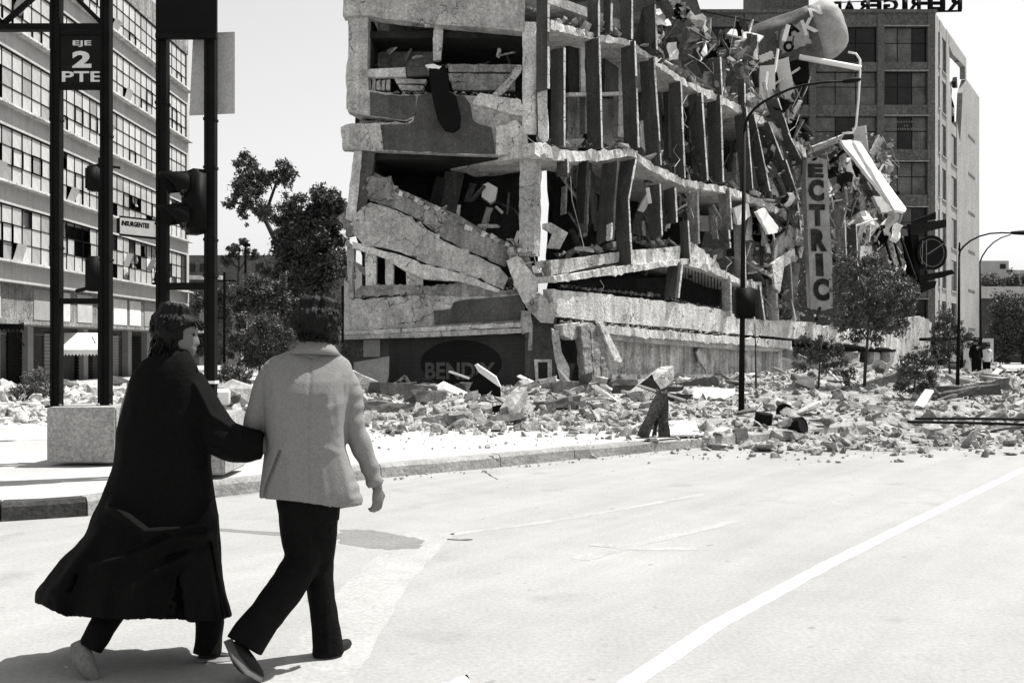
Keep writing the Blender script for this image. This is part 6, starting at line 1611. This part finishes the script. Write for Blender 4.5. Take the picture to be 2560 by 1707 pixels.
# ================================================================== people
M['skin'] = material('skin', 0.125, 0.08, 5.0, 0.55, 0.05, 60, spec=0.35)
M['hair'] = material('black_hair', 0.004, 0.3, 12.0, 0.5, 0.3, 60, spec=0.15)
M['jacket'] = material('tweed_jacket', 0.20, 0.02, 3.0, 0.95, 0.2, 150, fine=0.13, fscale=110.0, spec=0.05)
M['coat'] = material('black_wool_coat', 0.0048, 0.1, 5.0, 0.8, 0.25, 120, fine=0.25, fscale=120.0, spec=0.05)
M['trousers'] = material('dark_trousers', 0.0045, 0.2, 5.0, 0.8, 0.3, 70, fine=0.2, spec=0.08)
M['shoe'] = material('dark_shoe_leather', 0.012, 0.2, 8.0, 0.5, 0.1, 40, spec=0.15)
M['shoe_lt'] = material('grey_shoe', 0.16, 0.2, 8.0, 0.7, 0.2, 40, fine=0.2)
M['shoe_sole'] = material('worn_sole', 0.07, 0.2, 8.0, 0.8, 0.2, 40)
M['shirt'] = material('pale_shirt', 0.6, 0.06, 4.0, 0.9, 0.2, 30)

def lofts(path, n=18, squash=1.0):
    """limb through (x_px, y_px, Y, radius_px[, radius_depth_m]) -> rings across the path"""
    pts = [P(q[0], q[1], q[2]) for q in path]; rings = []
    for i, q in enumerate(path):
        t = (pts[min(i + 1, len(pts) - 1)] - pts[max(i - 1, 0)]).normalized()
        s = t.cross(V((0, 1, 0))); s = (s if s.length > .05 else V((1, 0, 0))).normalized()
        d = s.cross(t).normalized()
        r = q[3] / F * q[2]; rd = q[4] if len(q) > 4 else r * squash
        rings.append([pts[i] + s * r * math.cos(2 * math.pi * k / n) + d * rd * math.sin(2 * math.pi * k / n) for k in range(n)])
    return rings
def smooth_path(path, m=3):
    """Catmull-Rom refinement so that limbs bend smoothly"""
    out = []; n = len(path)
    for i in range(n - 1):
        p0, p1, p2, p3 = path[max(i - 1, 0)], path[i], path[i + 1], path[min(i + 2, n - 1)]
        for j in range(m):
            t = j / m
            out.append(tuple(.5 * (2 * b + (c - a) * t + (2 * a - 5 * b + 4 * c - d) * t * t + (3 * b - a - 3 * c + d) * t ** 3) for a, b, c, d in zip(p0, p1, p2, p3)))
    out.append(path[-1]); return out
def fused(name, parts, voxel, mat, parent, it=6, disp=None):
    """closed lofts fused into one continuous surface"""
    o = mk('tmp', *parts, M['skin']) if isinstance(parts, tuple) else parts.build('tmp', M['skin'])
    md = o.modifiers.new('r', 'REMESH'); md.mode = 'VOXEL'; md.voxel_size = voxel
    if it:
        ms = o.modifiers.new('s', 'SMOOTH'); ms.iterations = it; ms.factor = .5
    dg = bpy.context.evaluated_depsgraph_get()
    me = bpy.data.meshes.new_from_object(o.evaluated_get(dg)); me.name = name
    old = o.data; bpy.data.objects.remove(o); bpy.data.meshes.remove(old)
    if disp:
        nr = [v.normal.copy() for v in me.vertices]
        for v, n_ in zip(me.vertices, nr): v.co += disp(v.co, n_)
    me.polygons.foreach_set('use_smooth', [True] * len(me.polygons))
    me.materials.clear(); me.materials.append(mat)
    q = bpy.data.objects.new(name, me); COL.objects.link(q)
    return adopt(q, parent)
def px(c): return (1280 + c.x / c.y * F, HZ - (c.z - CH) / c.y * F)
def seg_d(p, poly):
    b = 1e9
    for (x0, y0), (x1, y1) in zip(poly, poly[1:]):
        dx, dy = x1 - x0, y1 - y0; t = max(0, min(1, ((p[0] - x0) * dx + (p[1] - y0) * dy) / (dx * dx + dy * dy)))
        b = min(b, math.hypot(p[0] - x0 - t * dx, p[1] - y0 - t * dy))
    return b
HEADP = [(0.0, .38, -.02, .10), (.04, .42, -.10, .17), (.10, .43, -.18, .22), (.17, .435, -.25, .265), (.22, .425, -.29, .285), (.28, .435, -.33, .305), (.35, .435, -.39, .325), (.42, .425, -.43, .335), (.48, .405, -.455, .34), (.55, .435, -.465, .345), (.65, .43, -.475, .347), (.76, .385, -.46, .33), (.86, .29, -.39, .28), (.94, .15, -.27, .19), (.985, .0, -.13, .08)]
NOSE = {.22: .0, .28: .072, .35: .058, .42: .035, .48: .015}
def head_rings(c, fdir, up, Hh, n=40, off=0.0):
    """c = centre of chin-to-crown axis at mid height"""
    f = V(fdir).normalized(); s = f.cross(V(up)).normalized(); u = s.cross(f)
    rs_ = []
    for z, fr, bk_, w in HEADP:
        m, e = (fr + bk_) / 2, (fr - bk_) / 2; r = []
        for k in range(n):
            a = 2 * math.pi * k / n; aa = min(a, 2 * math.pi - a)
            ca, sa_ = math.cos(a), math.sin(a)
            x = m + (e + off) * math.copysign(abs(ca) ** .85, ca); y = (w + off) * math.copysign(abs(sa_) ** .85, sa_)
            x += NOSE.get(z, 0) * math.exp(-(aa / .17) ** 2)
            if z == .17: x += .022 * math.exp(-(aa / .32) ** 2)
            if z == .48: x -= .022 * math.exp(-((aa - .42) / .16) ** 2)
            r.append(V(c) + (f * x + s * y + u * (z - .5)) * Hh)
        rs_.append(r)
    return rs_, f, s, u
def hair_shell(name, c, fdir, up, Hh, hairline, zlo, thick, mat, parent, seed=0, n=44, curl=.012):
    f = V(fdir).normalized(); s = f.cross(V(up)).normalized(); u = s.cross(f)
    zs = [zlo + (1.0 - zlo) * (i / 16) ** .8 for i in range(17)]
    mb = MB(); rings = []
    def prof(z):
        for (z0, a0, b0, w0), (z1, a1, b1, w1) in zip(HEADP, HEADP[1:]):
            if z0 <= z <= z1:
                t = (z - z0) / (z1 - z0); return a0 + (a1 - a0) * t, b0 + (b1 - b0) * t, w0 + (w1 - w0) * t
        return (HEADP[0][1:] if z < 0 else HEADP[-1][1:])
    for z in zs:
        fr, bk_, w = prof(max(0.12, min(z, .985))); m, e = (fr + bk_) / 2, (fr - bk_) / 2
        a0 = hairline(z); r = []
        for side in (1, -1):
            for k in range(n):
                t = k / (n - 1); a = a0 + (2 * math.pi - 2 * a0) * (t if side == 1 else 1 - t)
                ca, sa_ = math.cos(a), math.sin(a)
                edge = min(1, 6 * min(t, 1 - t) + .25)
                th = thick * edge * (1.0 + (.5 if z > .9 else 0)) if side == 1 else -.012
                if side == 1:
                    q = V((ca * 4, sa_ * 4, z * 3 + seed)); th += curl / Hh * (noise.noise(q * 1.6) + .8 * noise.noise(V((ca * 16, sa_ * 16, z * 3 + seed)))) * edge
                zz = z + (th * .8 if z > .9 else 0)
                r.append(V(c) + (f * (m + (e + th) * ca) + s * ((w + th) * sa_) + u * (zz - .5)) * Hh)
        rings.append(r)
    mb.rings(rings)
    o = mb.build(name, mat, parent, True)
    md = o.modifiers.new('r', 'REMESH'); md.mode = 'VOXEL'; md.voxel_size = .006
    dg = bpy.context.evaluated_depsgraph_get(); me = bpy.data.meshes.new_from_object(o.evaluated_get(dg)); o.modifiers.clear(); old = o.data; o.data = me; bpy.data.meshes.remove(old)
    nr = [v.normal.copy() for v in me.vertices]
    for v, n_ in zip(me.vertices, nr):
        q = v.co; lx = (q - V(c)).dot(s) / Hh; ly = (q - V(c)).dot(f) / Hh; lz = (q - V(c)).dot(u) / Hh; a = math.atan2(lx, ly)
        v.co += n_ * (.0045 * noise.noise((a * 14, lz * 3, seed + 4)) + .003 * noise.noise((a * 34, lz * 5, seed)))
    me.polygons.foreach_set('use_smooth', [True] * len(me.polygons)); me.materials.clear(); me.materials.append(mat); me.name = name
    return o
def hand(mb, wrist, dirn, palm_n, side, size=.085, curl=.6):
    """palm and five unequal bent fingers; dirn = along the palm, palm_n = the way the palm faces, side = thumb side"""
    d, pn = V(dirn).normalized(), V(palm_n).normalized(); sd = V(side).normalized()
    w = V(wrist)
    rs_ = []
    for t, hw, ht in ((-.25, .026, .020), (0, .027, .019), (.3, .036, .017), (.7, .041, .015), (1.0, .040, .012)):
        c = w + d * t * size
        rs_.append([c + sd * hw * math.cos(k * math.pi / 6) + pn * ht * math.sin(k * math.pi / 6) for k in range(12)])
    mb.rings(rs_)
    for k, (o_, L) in enumerate(((.028, .068), (.009, .078), (-.010, .073), (-.028, .056))):
        b = w + d * size * .93 + sd * o_; pts_ = [b - d * .02]; a = .25 + .12 * k * .5; q = b; 
        for j, fr in enumerate((.45, .32, .23)):
            dd = d * math.cos(a) + pn * math.sin(a); q = q + dd * L * fr; pts_ += [q]; a += curl
        mb.tube([w + d * size * .6 + sd * o_] + [b] + pts_[1:], [.009, .0092, .0088, .008, .0065], 8)
    b = w + d * size * .25 + sd * .028
    mb.tube([w + d * .01 + sd * .012, b, b + (d * .6 + sd * .7 + pn * .2) * .035, b + (d * .95 + sd * .55 + pn * .45) * .058], [.012, .0115, .0095, .0075], 8)

def shoe(name, path, mat, parent, sole=None, n=16):
    o = MB(); o.rings(lofts(smooth_path(path), n)); r = fused(name, o, .006, mat, parent, 3)
    return r

# ------------------------------------------------------------------ man in the pale jacket
man = empty('person', P(790, 1640, 4.87), 'man walking away in a pale tweed jacket and flared dark trousers', 'person', 'couple walking arm in arm')
Hc = P(797, 818, 4.76); fd = (.45, .89, -.08)
b = MB(); hr, f_, s_, u_ = head_rings(Hc, fd, (0, 0, 1), .232); b.rings(hr)
for sg in (-1, 1):
    e = Hc + (f_ * -.03 + s_ * .345 * sg + u_ * -.08) * .232
    b.rings([[e + u_ * .034 * zz + f_ * (.017 * k_ * math.cos(m * math.pi / 5) - .006) + s_ * sg * (.010 * k_ * math.sin(m * math.pi / 5) + .006) for m in range(10)] for zz, k_ in ((-1, .3), (-.6, .75), (0, .85), (.5, 1), (.85, .8), (1, .3))])
b.rings(lofts([(795, 838, 4.75, 34), (788, 868, 4.74, 33), (780, 895, 4.74, 40)]))
b.rings(lofts(smooth_path([(775, 890, 4.75, 50, .06), (768, 930, 4.75, 92, .085), (765, 1000, 4.75, 88, .095), (765, 1100, 4.75, 76, .085), (770, 1180, 4.75, 70, .08), (775, 1260, 4.76, 56, .07)])))
b.rings(lofts(smooth_path([(850, 935, 4.75, 20), (876, 1000, 4.76, 19), (883, 1055, 4.76, 17), (908, 1125, 4.78, 16), (936, 1195, 4.80, 14), (944, 1222, 4.80, 13)])))
b.rings(lofts(smooth_path([(680, 935, 4.75, 20), (652, 1022, 4.76, 18), (636, 1068, 4.78, 17), (655, 1110, 4.88, 15), (690, 1125, 4.98, 14)])))
b.rings(lofts(smooth_path([(805, 1265, 4.76, 40), (800, 1400, 4.86, 29), (808, 1500, 4.87, 24), (820, 1610, 4.88, 18)])))
b.rings(lofts(smooth_path([(745, 1265, 4.75, 40), (756, 1400, 4.78, 30), (690, 1505, 4.66, 25), (612, 1605, 4.56, 18)])))
hand(b, P(944, 1222, 4.80), (.0, .12, -1), (-.75, .5, -.1), (.5, .8, 0), .07, .75)
hand(b, P(690, 1125, 4.98), (.8, .5, -.2), (0, 0, -1), (-.3, .9, 0), .07, .5)
fused('body', b, .0055, M['skin'], man, 2)
hair_shell('hair', Hc, fd, (0, 0, 1), .232, lambda z: .95 if z < .62 else max(.25, .95 - (z - .62) * 2.6), .16, .10, M['hair'], man, 2, curl=.014)
j = MB()
rowsj = [(860, 860, 752, 824, .040), (872, 872, 735, 836, .048), (884, 888, 706, 854, .062), (896, 900, 678, 872, .078), (912, 914, 660, 880, .100), (932, 934, 653, 882, .126), (955, 957, 653, 878, .152), (985, 985, 656, 872, .170), (1030, 1030, 659, 867, .174), (1070, 1070, 662, 862, .168), (1115, 1120, 662, 864, .158), (1150, 1156, 658, 876, .154), (1190, 1198, 653, 892, .156), (1225, 1240, 649, 906, .160), (1246, 1262, 648, 908, .160)]
rings = []
for yl, yr, xl, xr, hd in rowsj:
    r = []
    for k in range(48):
        a = 2 * math.pi * k / 48; ca, sa_ = math.cos(a), math.sin(a)
        cx, hw = (xl + xr) / 2, (xr - xl) / 2
        x = cx + hw * math.copysign(abs(ca) ** .8, ca); y = yl + (yr - yl) * (x - xl) / (xr - xl)
        if yl > 1240: y += 16 * math.exp(-((x - 830) / 50) ** 2)
        Yd = 4.75 + hd * math.copysign(abs(sa_) ** .8, sa_)
        r.append(P(x, y, Yd))
    rings.append(r)
j.rings(rings)
j.rings(lofts(smooth_path([(846, 928, 4.75, 30), (868, 965, 4.755, 33), (879, 1005, 4.76, 31), (882, 1053, 4.76, 28), (903, 1112, 4.775, 28), (924, 1165, 4.79, 24), (940, 1216, 4.80, 21)])))
j.rings(lofts(smooth_path([(688, 928, 4.75, 32), (668, 965, 4.755, 33), (652, 1010, 4.76, 30), (637, 1062, 4.77, 29), (646, 1098, 4.83, 26), (672, 1116, 4.92, 24)])))
VENT = [(699, 1128), (684, 1165), (664, 1216), (655, 1262)]
RID = [((862, 1005), (800, 1030), (740, 1030)), ((668, 1010), (720, 1050)), ((800, 1150), (812, 1250)), ((720, 1150), (730, 1255)), ((856, 1150), (880, 1250)), ((840, 945), (818, 985), (826, 1060)), ((846, 1000), (850, 1080)), ((680, 940), (690, 1010)), ((770, 1080), (700, 1120)), ((772, 1110), (850, 1130)), ((850, 1110), (870, 1135))]
def dj(c, n):
    q = px(c); d = V((0, 0, 0))
    d += n * (.004 * noise.noise((c.x * 6, c.y * 6, c.z * 2.5)) + .0015 * noise.noise((c.x * 16, c.y * 16, c.z * 6 + 5)))
    if n.y < .2:
        for poly in RID: d += V((0, -1, 0)) * .007 * math.exp(-(seg_d(q, poly) / 10) ** 2)
        d += V((0, 1, 0)) * .030 * math.exp(-(seg_d(q, VENT) / 3.5) ** 2)
        d += V((0, 1, 0)) * .0025 * 2.2 * math.exp(-(seg_d(q, [(778, 885), (772, 1000), (770, 1270)]) / 3) ** 2)
        for sm in ([(660, 915), (676, 960), (668, 1010)], [(872, 915), (858, 960), (862, 1010)], [(700, 884), (742, 880)], [(640, 1246), (820, 1262), (905, 1250)]): d += V((0, 1, 0)) * .006 * math.exp(-(seg_d(q, sm) / 3.5) ** 2)
    for xs0 in (1,):
        d += n * .003 * math.sin(q[1] * .13 + q[0] * .05 + 2 * math.sin(q[1] * .031)) * max(0, min(1, (q[0] - 868) / 20)) * (1 if q[1] > 960 else 0)
    return d
fused('jacket', j, .0075, M['jacket'], man, 9, dj)
cr = []
for y0, y1, xl, xr, hd in ((850, 848, 752, 822, .064), (852, 850, 746, 829, .070), (868, 870, 734, 844, .088), (880, 884, 718, 854, .104), (883, 887, 722, 850, .094)):
    cr.append([P((xl + xr) / 2 + (xr - xl) / 2 * math.cos(2 * math.pi * k / 32), y0 + (y1 - y0) * (.5 + .5 * math.cos(2 * math.pi * k / 32)) + 6 * (math.sin(2 * math.pi * k / 32) + 1), 4.75 + hd * math.sin(2 * math.pi * k / 32)) for k in range(32)])
MB().rings(cr, False).build('collar', M['jacket'], man, True)
t = MB()
t.rings(lofts(smooth_path([(770, 1180, 4.75, 86, .11), (772, 1240, 4.75, 82, .11), (774, 1300, 4.76, 74, .10)])))
t.rings(lofts(smooth_path([(800, 1250, 4.76, 48), (799, 1330, 4.80, 44), (797, 1395, 4.85, 38), (799, 1450, 4.86, 35), (805, 1500, 4.87, 33), (813, 1545, 4.875, 34), (818, 1595, 4.88, 37), (820, 1634, 4.88, 40)])))
t.rings(lofts(smooth_path([(748, 1250, 4.75, 52), (752, 1330, 4.77, 52), (757, 1395, 4.77, 47), (722, 1460, 4.71, 46), (676, 1522, 4.65, 45), (636, 1574, 4.60, 47), (610, 1614, 4.57, 51)])))
def dt(c, n):
    q = px(c); d = n * (.005 * noise.noise((c.x * 12, c.y * 12, c.z * 6)) + .003 * noise.noise((c.x * 30, c.y * 30, c.z * 14)))
    for poly in (((760, 1400), (800, 1408)), ((735, 1400), (790, 1430)), ((845, 1460), (852, 1620))): d += V((0, -1, 0)) * .006 * math.exp(-(seg_d(q, poly) / 8) ** 2)
    return d
fused('trousers', t, .0075, M['trousers'], man, 3, dt)
shoe('shoe', [(586, 1606, 4.55, 20), (600, 1636, 4.53, 25), (622, 1664, 4.52, 24), (648, 1688, 4.52, 15), (658, 1694, 4.52, 6)], M['shoe'], man)
MB().rings(lofts([(570, 1600, 4.50, 8, .04), (590, 1642, 4.48, 8, .045), (620, 1678, 4.47, 7, .045), (655, 1699, 4.48, 4, .03)])).build('sole', M['shoe_sole'], man, True)
shoe('shoe', [(800, 1632, 4.87, 16), (820, 1630, 4.90, 20), (846, 1618, 4.95, 17), (868, 1608, 5.02, 13), (876, 1604, 5.04, 6)], M['shoe'], man)

def locks(c, fdir, up, Hh, a_rng, z_rng, n, ln, parent, seed):
    """loose strands that break the outline of the hair"""
    r2 = random.Random(seed); f = V(fdir).normalized(); s = f.cross(V(up)).normalized(); u = s.cross(f); mb = MB()
    for i in range(n):
        a = r2.uniform(*a_rng); z = r2.uniform(*z_rng); rad = .42 + (.06 if z > .5 else 0)
        if z > .85: rad *= .75
        p = V(c) + (f * (-.02 + (rad + .02) * math.cos(a)) + s * (rad * .86 * math.sin(a)) + u * (z - .5)) * Hh
        out = (f * math.cos(a) + s * math.sin(a)); t = (-u + out * r2.uniform(-.1, .5) + s * r2.uniform(-.5, .5)).normalized(); L = ln * r2.uniform(.5, 1.3)
        q = [p, p + t * L * .5 + out * .006, p + t * L + out * r2.uniform(-.01, .012)]
        mb.tube(q, [.0045, .0035, .001], 5)
    tag(mb.build('loose_hair', M['hair'], parent, True), kind='stuff')
locks(Hc, fd, (0, 0, 1), .232, (1.0, 5.3), (.24, .95), 260, .026, man, 5)
# ------------------------------------------------------------------ woman in the long black coat
wom = empty('person', P(520, 1648, 4.82), 'woman in profile walking in a long flaring black coat', 'person', 'couple walking arm in arm')
Hw = P(443, 829, 4.76); fw = (.97, .22, -.12)
b = MB(); hr, f_, s_, u_ = head_rings(Hw, fw, (.1, 0, 1), .218); b.rings(hr)
b.rings(lofts([(432, 855, 4.76, 28), (424, 885, 4.755, 27), (418, 910, 4.75, 32)]))
b.rings(lofts(smooth_path([(415, 905, 4.75, 46, .05), (408, 945, 4.75, 78, .08), (408, 1020, 4.75, 74, .09), (410, 1110, 4.75, 70, .085), (410, 1200, 4.75, 80, .09), (410, 1270, 4.75, 78, .09)])))
b.rings(lofts(smooth_path([(478, 955, 4.74, 18), (510, 1020, 4.72, 17), (548, 1092, 4.68, 16), (600, 1112, 4.68, 14), (648, 1114, 4.70, 13)])))
b.rings(lofts(smooth_path([(340, 955, 4.78, 18), (312, 1060, 4.84, 17), (330, 1130, 4.98, 14), (370, 1150, 5.05, 13)])))
b.rings(lofts(smooth_path([(380, 1260, 4.74, 38), (330, 1420, 4.74, 28), (270, 1520, 4.64, 23), (222, 1608, 4.56, 16)])))
b.rings(lofts(smooth_path([(440, 1260, 4.75, 38), (505, 1420, 4.84, 28), (522, 1540, 4.84, 22), (516, 1630, 4.83, 17)])))
hand(b, P(648, 1114, 4.70), (.95, .3, .0), (0, 1, -.3), (0, .3, 1), .06, .7)
hand(b, P(370, 1150, 5.05), (.6, .3, -.5), (.3, -1, 0), (.3, 0, 1), .06, .5)
fused('body', b, .0055, M['skin'], wom, 2)
for sg in (1,):
    e = Hw + (V(f_) * .365 + s_ * .15 * sg + u_ * -.02) * .218
    MB().rings([[e + u_ * .011 * zz + f_ * .006 * k_ * math.cos(m * math.pi / 4) + s_ * .015 * k_ * math.sin(m * math.pi / 4) for m in range(8)] for zz, k_ in ((-1, .3), (0, 1), (1, .3))]).build('eye', M['hair'], wom, True)
hair_shell('hair', Hw, fw, (.1, 0, 1), .218, lambda z: 1.5 if z < .30 else (1.15 if z < .58 else max(.10, 1.15 - (z - .58) * 6.0)), -.16, .105, M['hair'], wom, 9, curl=.012)
locks(Hw, fw, (.1, 0, 1), .218, (1.5, 4.8), (-.02, .95), 260, .034, wom, 6); locks(Hw, fw, (.1, 0, 1), .218, (-.7, .7), (.66, .8), 40, .025, wom, 8)
c_ = MB(); rings = []
rowsw = [(876, 384, 468, .062), (890, 370, 478, .080), (905, 350, 486, .098), (925, 335, 492, .112), (950, 323, 500, .122), (983, 315, 510, .130), (1033, 302, 520, .138), (1080, 290, 527, .142), (1123, 288, 530, .146), (1160, 284, 528, .150), (1200, 270, 532, .162), (1248, 252, 538, .18), (1290, 230, 546, .20), (1338, 211, 549, .225), (1372, 182, 551, .245), (1404, 150, 553, .262), (1440, 128, 556, .275), (1478, 106, 563, .285), (1512, 90, 572, .29), (1545, 88, 580, .292)]
hem = [(80, 1500), (90, 1506), (130, 1528), (172, 1546), (186, 1538), (300, 1550), (393, 1546), (495, 1556), (550, 1552), (582, 1540), (600, 1536)]
def hem_y(x):
    for (x0, y0), (x1, y1) in zip(hem, hem[1:]):
        if x0 <= x <= x1: return y0 + (y1 - y0) * (x - x0) / (x1 - x0)
    return 1540
for i, (y, xl, xr, hd) in enumerate(rowsw):
    r = []
    for k in range(72):
        a = 2 * math.pi * k / 72; ca, sa_ = math.cos(a), math.sin(a)
        cx, hw = (xl + xr) / 2, (xr - xl) / 2
        x = cx + hw * math.copysign(abs(ca) ** .85, ca)
        t_ = max(0, (y - 1340) / 205.0)
        yy = y * (1 - t_) + (y + (hem_y(x) - 1545)) * t_
        fold = 1 + t_ * .16 * math.sin(a * 7 + 1.0) + t_ * .08 * math.sin(a * 13 + 2) + t_ * .05 * math.sin(a * 23)
        r.append(P(x, yy, 4.75 + hd * math.copysign(abs(sa_) ** .8, sa_) * fold))
    rings.append(r)
inner_ = [[q.lerp(V((sum(p.x for p in r) / len(r), 4.75, sum(p.z for p in r) / len(r))), .06) + V((0, 0, .0)) for q in r] for r in reversed(rings[8:])]
c_.rings(rings + inner_)
c_.rings(lofts(smooth_path([(474, 945, 4.745, 34), (496, 990, 4.73, 40), (524, 1045, 4.70, 44), (556, 1096, 4.675, 50), (606, 1112, 4.67, 44), (640, 1113, 4.685, 38), (656, 1113, 4.69, 35)])))
FOLD = [(((285, 1268), (322, 1296), (372, 1334), (440, 1330), (500, 1318), (538, 1268)), .030, 13), (((238, 1418), (300, 1400), (372, 1368), (440, 1345), (520, 1338)), .022, 14), (((400, 1432), (450, 1400), (520, 1352)), .018, 12), (((555, 1330), (560, 1420), (590, 1540)), .015, 14),
        (((130, 1480), (200, 1400), (250, 1330)), .012, 14), (((500, 1180), (520, 1240), (540, 1300)), .010, 12), (((420, 1540), (440, 1470), (500, 1400)), .014, 18), (((300, 1540), (330, 1470), (400, 1420)), .012, 18), (((490, 960), (530, 1040), (600, 1080)), .010, 8), (((520, 1120), (580, 1140)), .012, 8)]
SLIT = [(522, 1361), (536, 1440), (552, 1540)]
VAL = [((330, 1385), (420, 1345), (510, 1330)), ((420, 1400), (520, 1365))]
def dw(c, n):
    q = px(c); d = n * (.008 * noise.noise((c.x * 6, c.y * 6, c.z * 3)) + .004 * noise.noise((c.x * 18, c.y * 18, c.z * 9)) + .001 * noise.noise((c.x * 90, c.y * 90, c.z * 90)))
    if n.y < .2:
        for poly, a, w in FOLD: d += V((0, -1, .35)) * a * 1.9 * math.exp(-(seg_d(q, poly) / w) ** 2)
        d += V((0, 1, 0)) * .05 * math.exp(-(seg_d(q, SLIT) / 4) ** 2)
        for poly in VAL: d += V((0, 1, 0)) * .04 * math.exp(-(seg_d(q, poly) / 8) ** 2)
    return d
fused('coat', c_, .009, M['coat'], wom, 3, dw)
cr = []
for y0, y1, xl, xr, hd in ((866, 888, 394, 470, .066), (864, 886, 390, 476, .070), (884, 912, 376, 492, .088), (900, 934, 366, 500, .10), (902, 936, 372, 494, .09)):
    cr.append([P((xl + xr) / 2 + (xr - xl) / 2 * math.cos(2 * math.pi * k / 32), y0 + (y1 - y0) * (.5 + .5 * math.cos(2 * math.pi * k / 32)), 4.75 + hd * math.sin(2 * math.pi * k / 32)) for k in range(32)])
MB().rings(cr, False).build('collar', M['coat'], wom, True)
sc_ = []
for y0, y1, xl, xr, hd in ((858, 872, 400, 472, .060), (880, 896, 398, 482, .066), (900, 930, 420, 496, .06)):
    sc_.append([P((xl + xr) / 2 + (xr - xl) / 2 * math.cos(2 * math.pi * k / 24), y0 + (y1 - y0) * (.5 + .5 * math.cos(2 * math.pi * k / 24)), 4.75 + hd * math.sin(2 * math.pi * k / 24)) for k in range(24)])
t = MB()
t.rings(lofts(smooth_path([(320, 1440, 4.74, 44), (282, 1520, 4.67, 38), (252, 1575, 4.60, 33), (226, 1618, 4.57, 32)])))
t.rings(lofts(smooth_path([(505, 1440, 4.84, 42), (524, 1540, 4.84, 35), (522, 1590, 4.84, 33), (518, 1634, 4.83, 36)])))
fused('trousers', t, .007, M['trousers'], wom, 3, dt)
shoe('shoe', [(192, 1604, 4.56, 16), (202, 1632, 4.545, 25), (216, 1664, 4.54, 24), (236, 1690, 4.54, 16), (246, 1697, 4.54, 7)], M['shoe_lt'], wom)
shoe('shoe', [(496, 1636, 4.80, 12), (510, 1636, 4.81, 16), (545, 1640, 4.84, 12), (578, 1643, 4.86, 10), (592, 1643, 4.87, 5)], M['shoe'], wom)
MB().rings(lofts([(490, 1647, 4.79, 4, .03), (540, 1649, 4.80, 4, .04), (594, 1645, 4.84, 4, .03)])).build('sole', M['shoe_lt'], wom, True)

# ------------------------------------------------------------------ people waiting far off at the shelter
def far_person(x, Y, h, top, bottom, lbl, lean=0.0, skirt=False, face=(0, -1, 0)):
    g_ = P(x, 0, Y); gx = g_.x; base = V((gx, Y, .15)); o = empty('person', base, lbl, 'person')
    k = h / 1.72; q = lambda a, c, z: base + V((a + lean * max(0, z - .9), c, z)) * k
    b = MB(); hr, *_ = head_rings(q(0, 0, 1.60), face, (lean, 0, 1), .225 * k, 16); b.rings(hr)
    tb = lambda ps, rr, n=8: b.tube(ps, rr, n)
    tb([q(0, 0, 1.35), q(0, 0, 1.52)], [.06 * k, .055 * k]); tb([q(0, 0, .85), q(0, 0, 1.1), q(0, 0, 1.36), q(0, 0, 1.43)], [.14 * k, .12 * k, .15 * k, .08 * k], 10)
    for s in (-1, 1):
        tb([q(.17 * s, 0, 1.38), q(.22 * s, .02, 1.1), q(.22 * s, -.05, .82)], [.05 * k, .042 * k, .033 * k]); tb([q(.09 * s, 0, .9), q(.10 * s, -.02, .48), q(.10 * s, 0, .06)], [.085 * k, .06 * k, .042 * k]); tb([q(.10 * s, .06, .04), q(.10 * s, -.16, .035)], [.045 * k, .035 * k])
    fused('body', b, .02, M['skin'], o, 1)
    c = MB(); c.rings([[q(0, 0, z) + V((rx * math.cos(m * math.pi / 7), ry * math.sin(m * math.pi / 7), 0)) * k for m in range(14)] for z, rx, ry in ((.84, .20, .15), (1.1, .17, .13), (1.34, .20, .14), (1.44, .15, .10), (1.47, .07, .07))])
    for s in (-1, 1): c.tube([q(.17 * s, 0, 1.40), q(.225 * s, .02, 1.12), q(.23 * s, -.02, .95)], [.065 * k, .058 * k, .052 * k], 8)
    fused('shirt', c, .02, M[top], o, 1)
    c = MB()
    if skirt: c.rings([[q(0, 0, z) + V((r * math.cos(m * math.pi / 7), r * .8 * math.sin(m * math.pi / 7), 0)) * k for m in range(14)] for z, r in ((.42, .26), (.7, .21), (.92, .16))])
    else:
        for s in (-1, 1): c.tube([q(.085 * s, 0, .92), q(.10 * s, -.02, .48), q(.10 * s, 0, .08)], [.115 * k, .085 * k, .075 * k], 8)
    fused('skirt' if skirt else 'trousers', c, .02, M[bottom], o, 1)
    c = MB(); c.rings([[p.lerp(q(0, .02, 1.60), -.12) for p in r] for r in hr[7:]]); c.build('hair', M['hair'], o, True)
    return o
far_person(2384, 41, 1.62, 'shirt', 'trousers', 'person in a white shirt and dark trousers waiting under the shelter', -.08, False, (-1, .2, 0))
far_person(2424, 41.2, 1.58, 'shirt', 'shirt', 'person in a white blouse and long white skirt under the shelter', 0, True, (.5, 1, 0))
far_person(2440, 40.2, 1.74, 'coat', 'trousers', 'person dressed all in black at the right end of the shelter', 0, False, (-1, 0, 0))
far_person(2466, 43, 1.55, 'shirt', 'trousers', 'person in a pale top walking right of the shelter', .1, False, (1, -.2, 0))
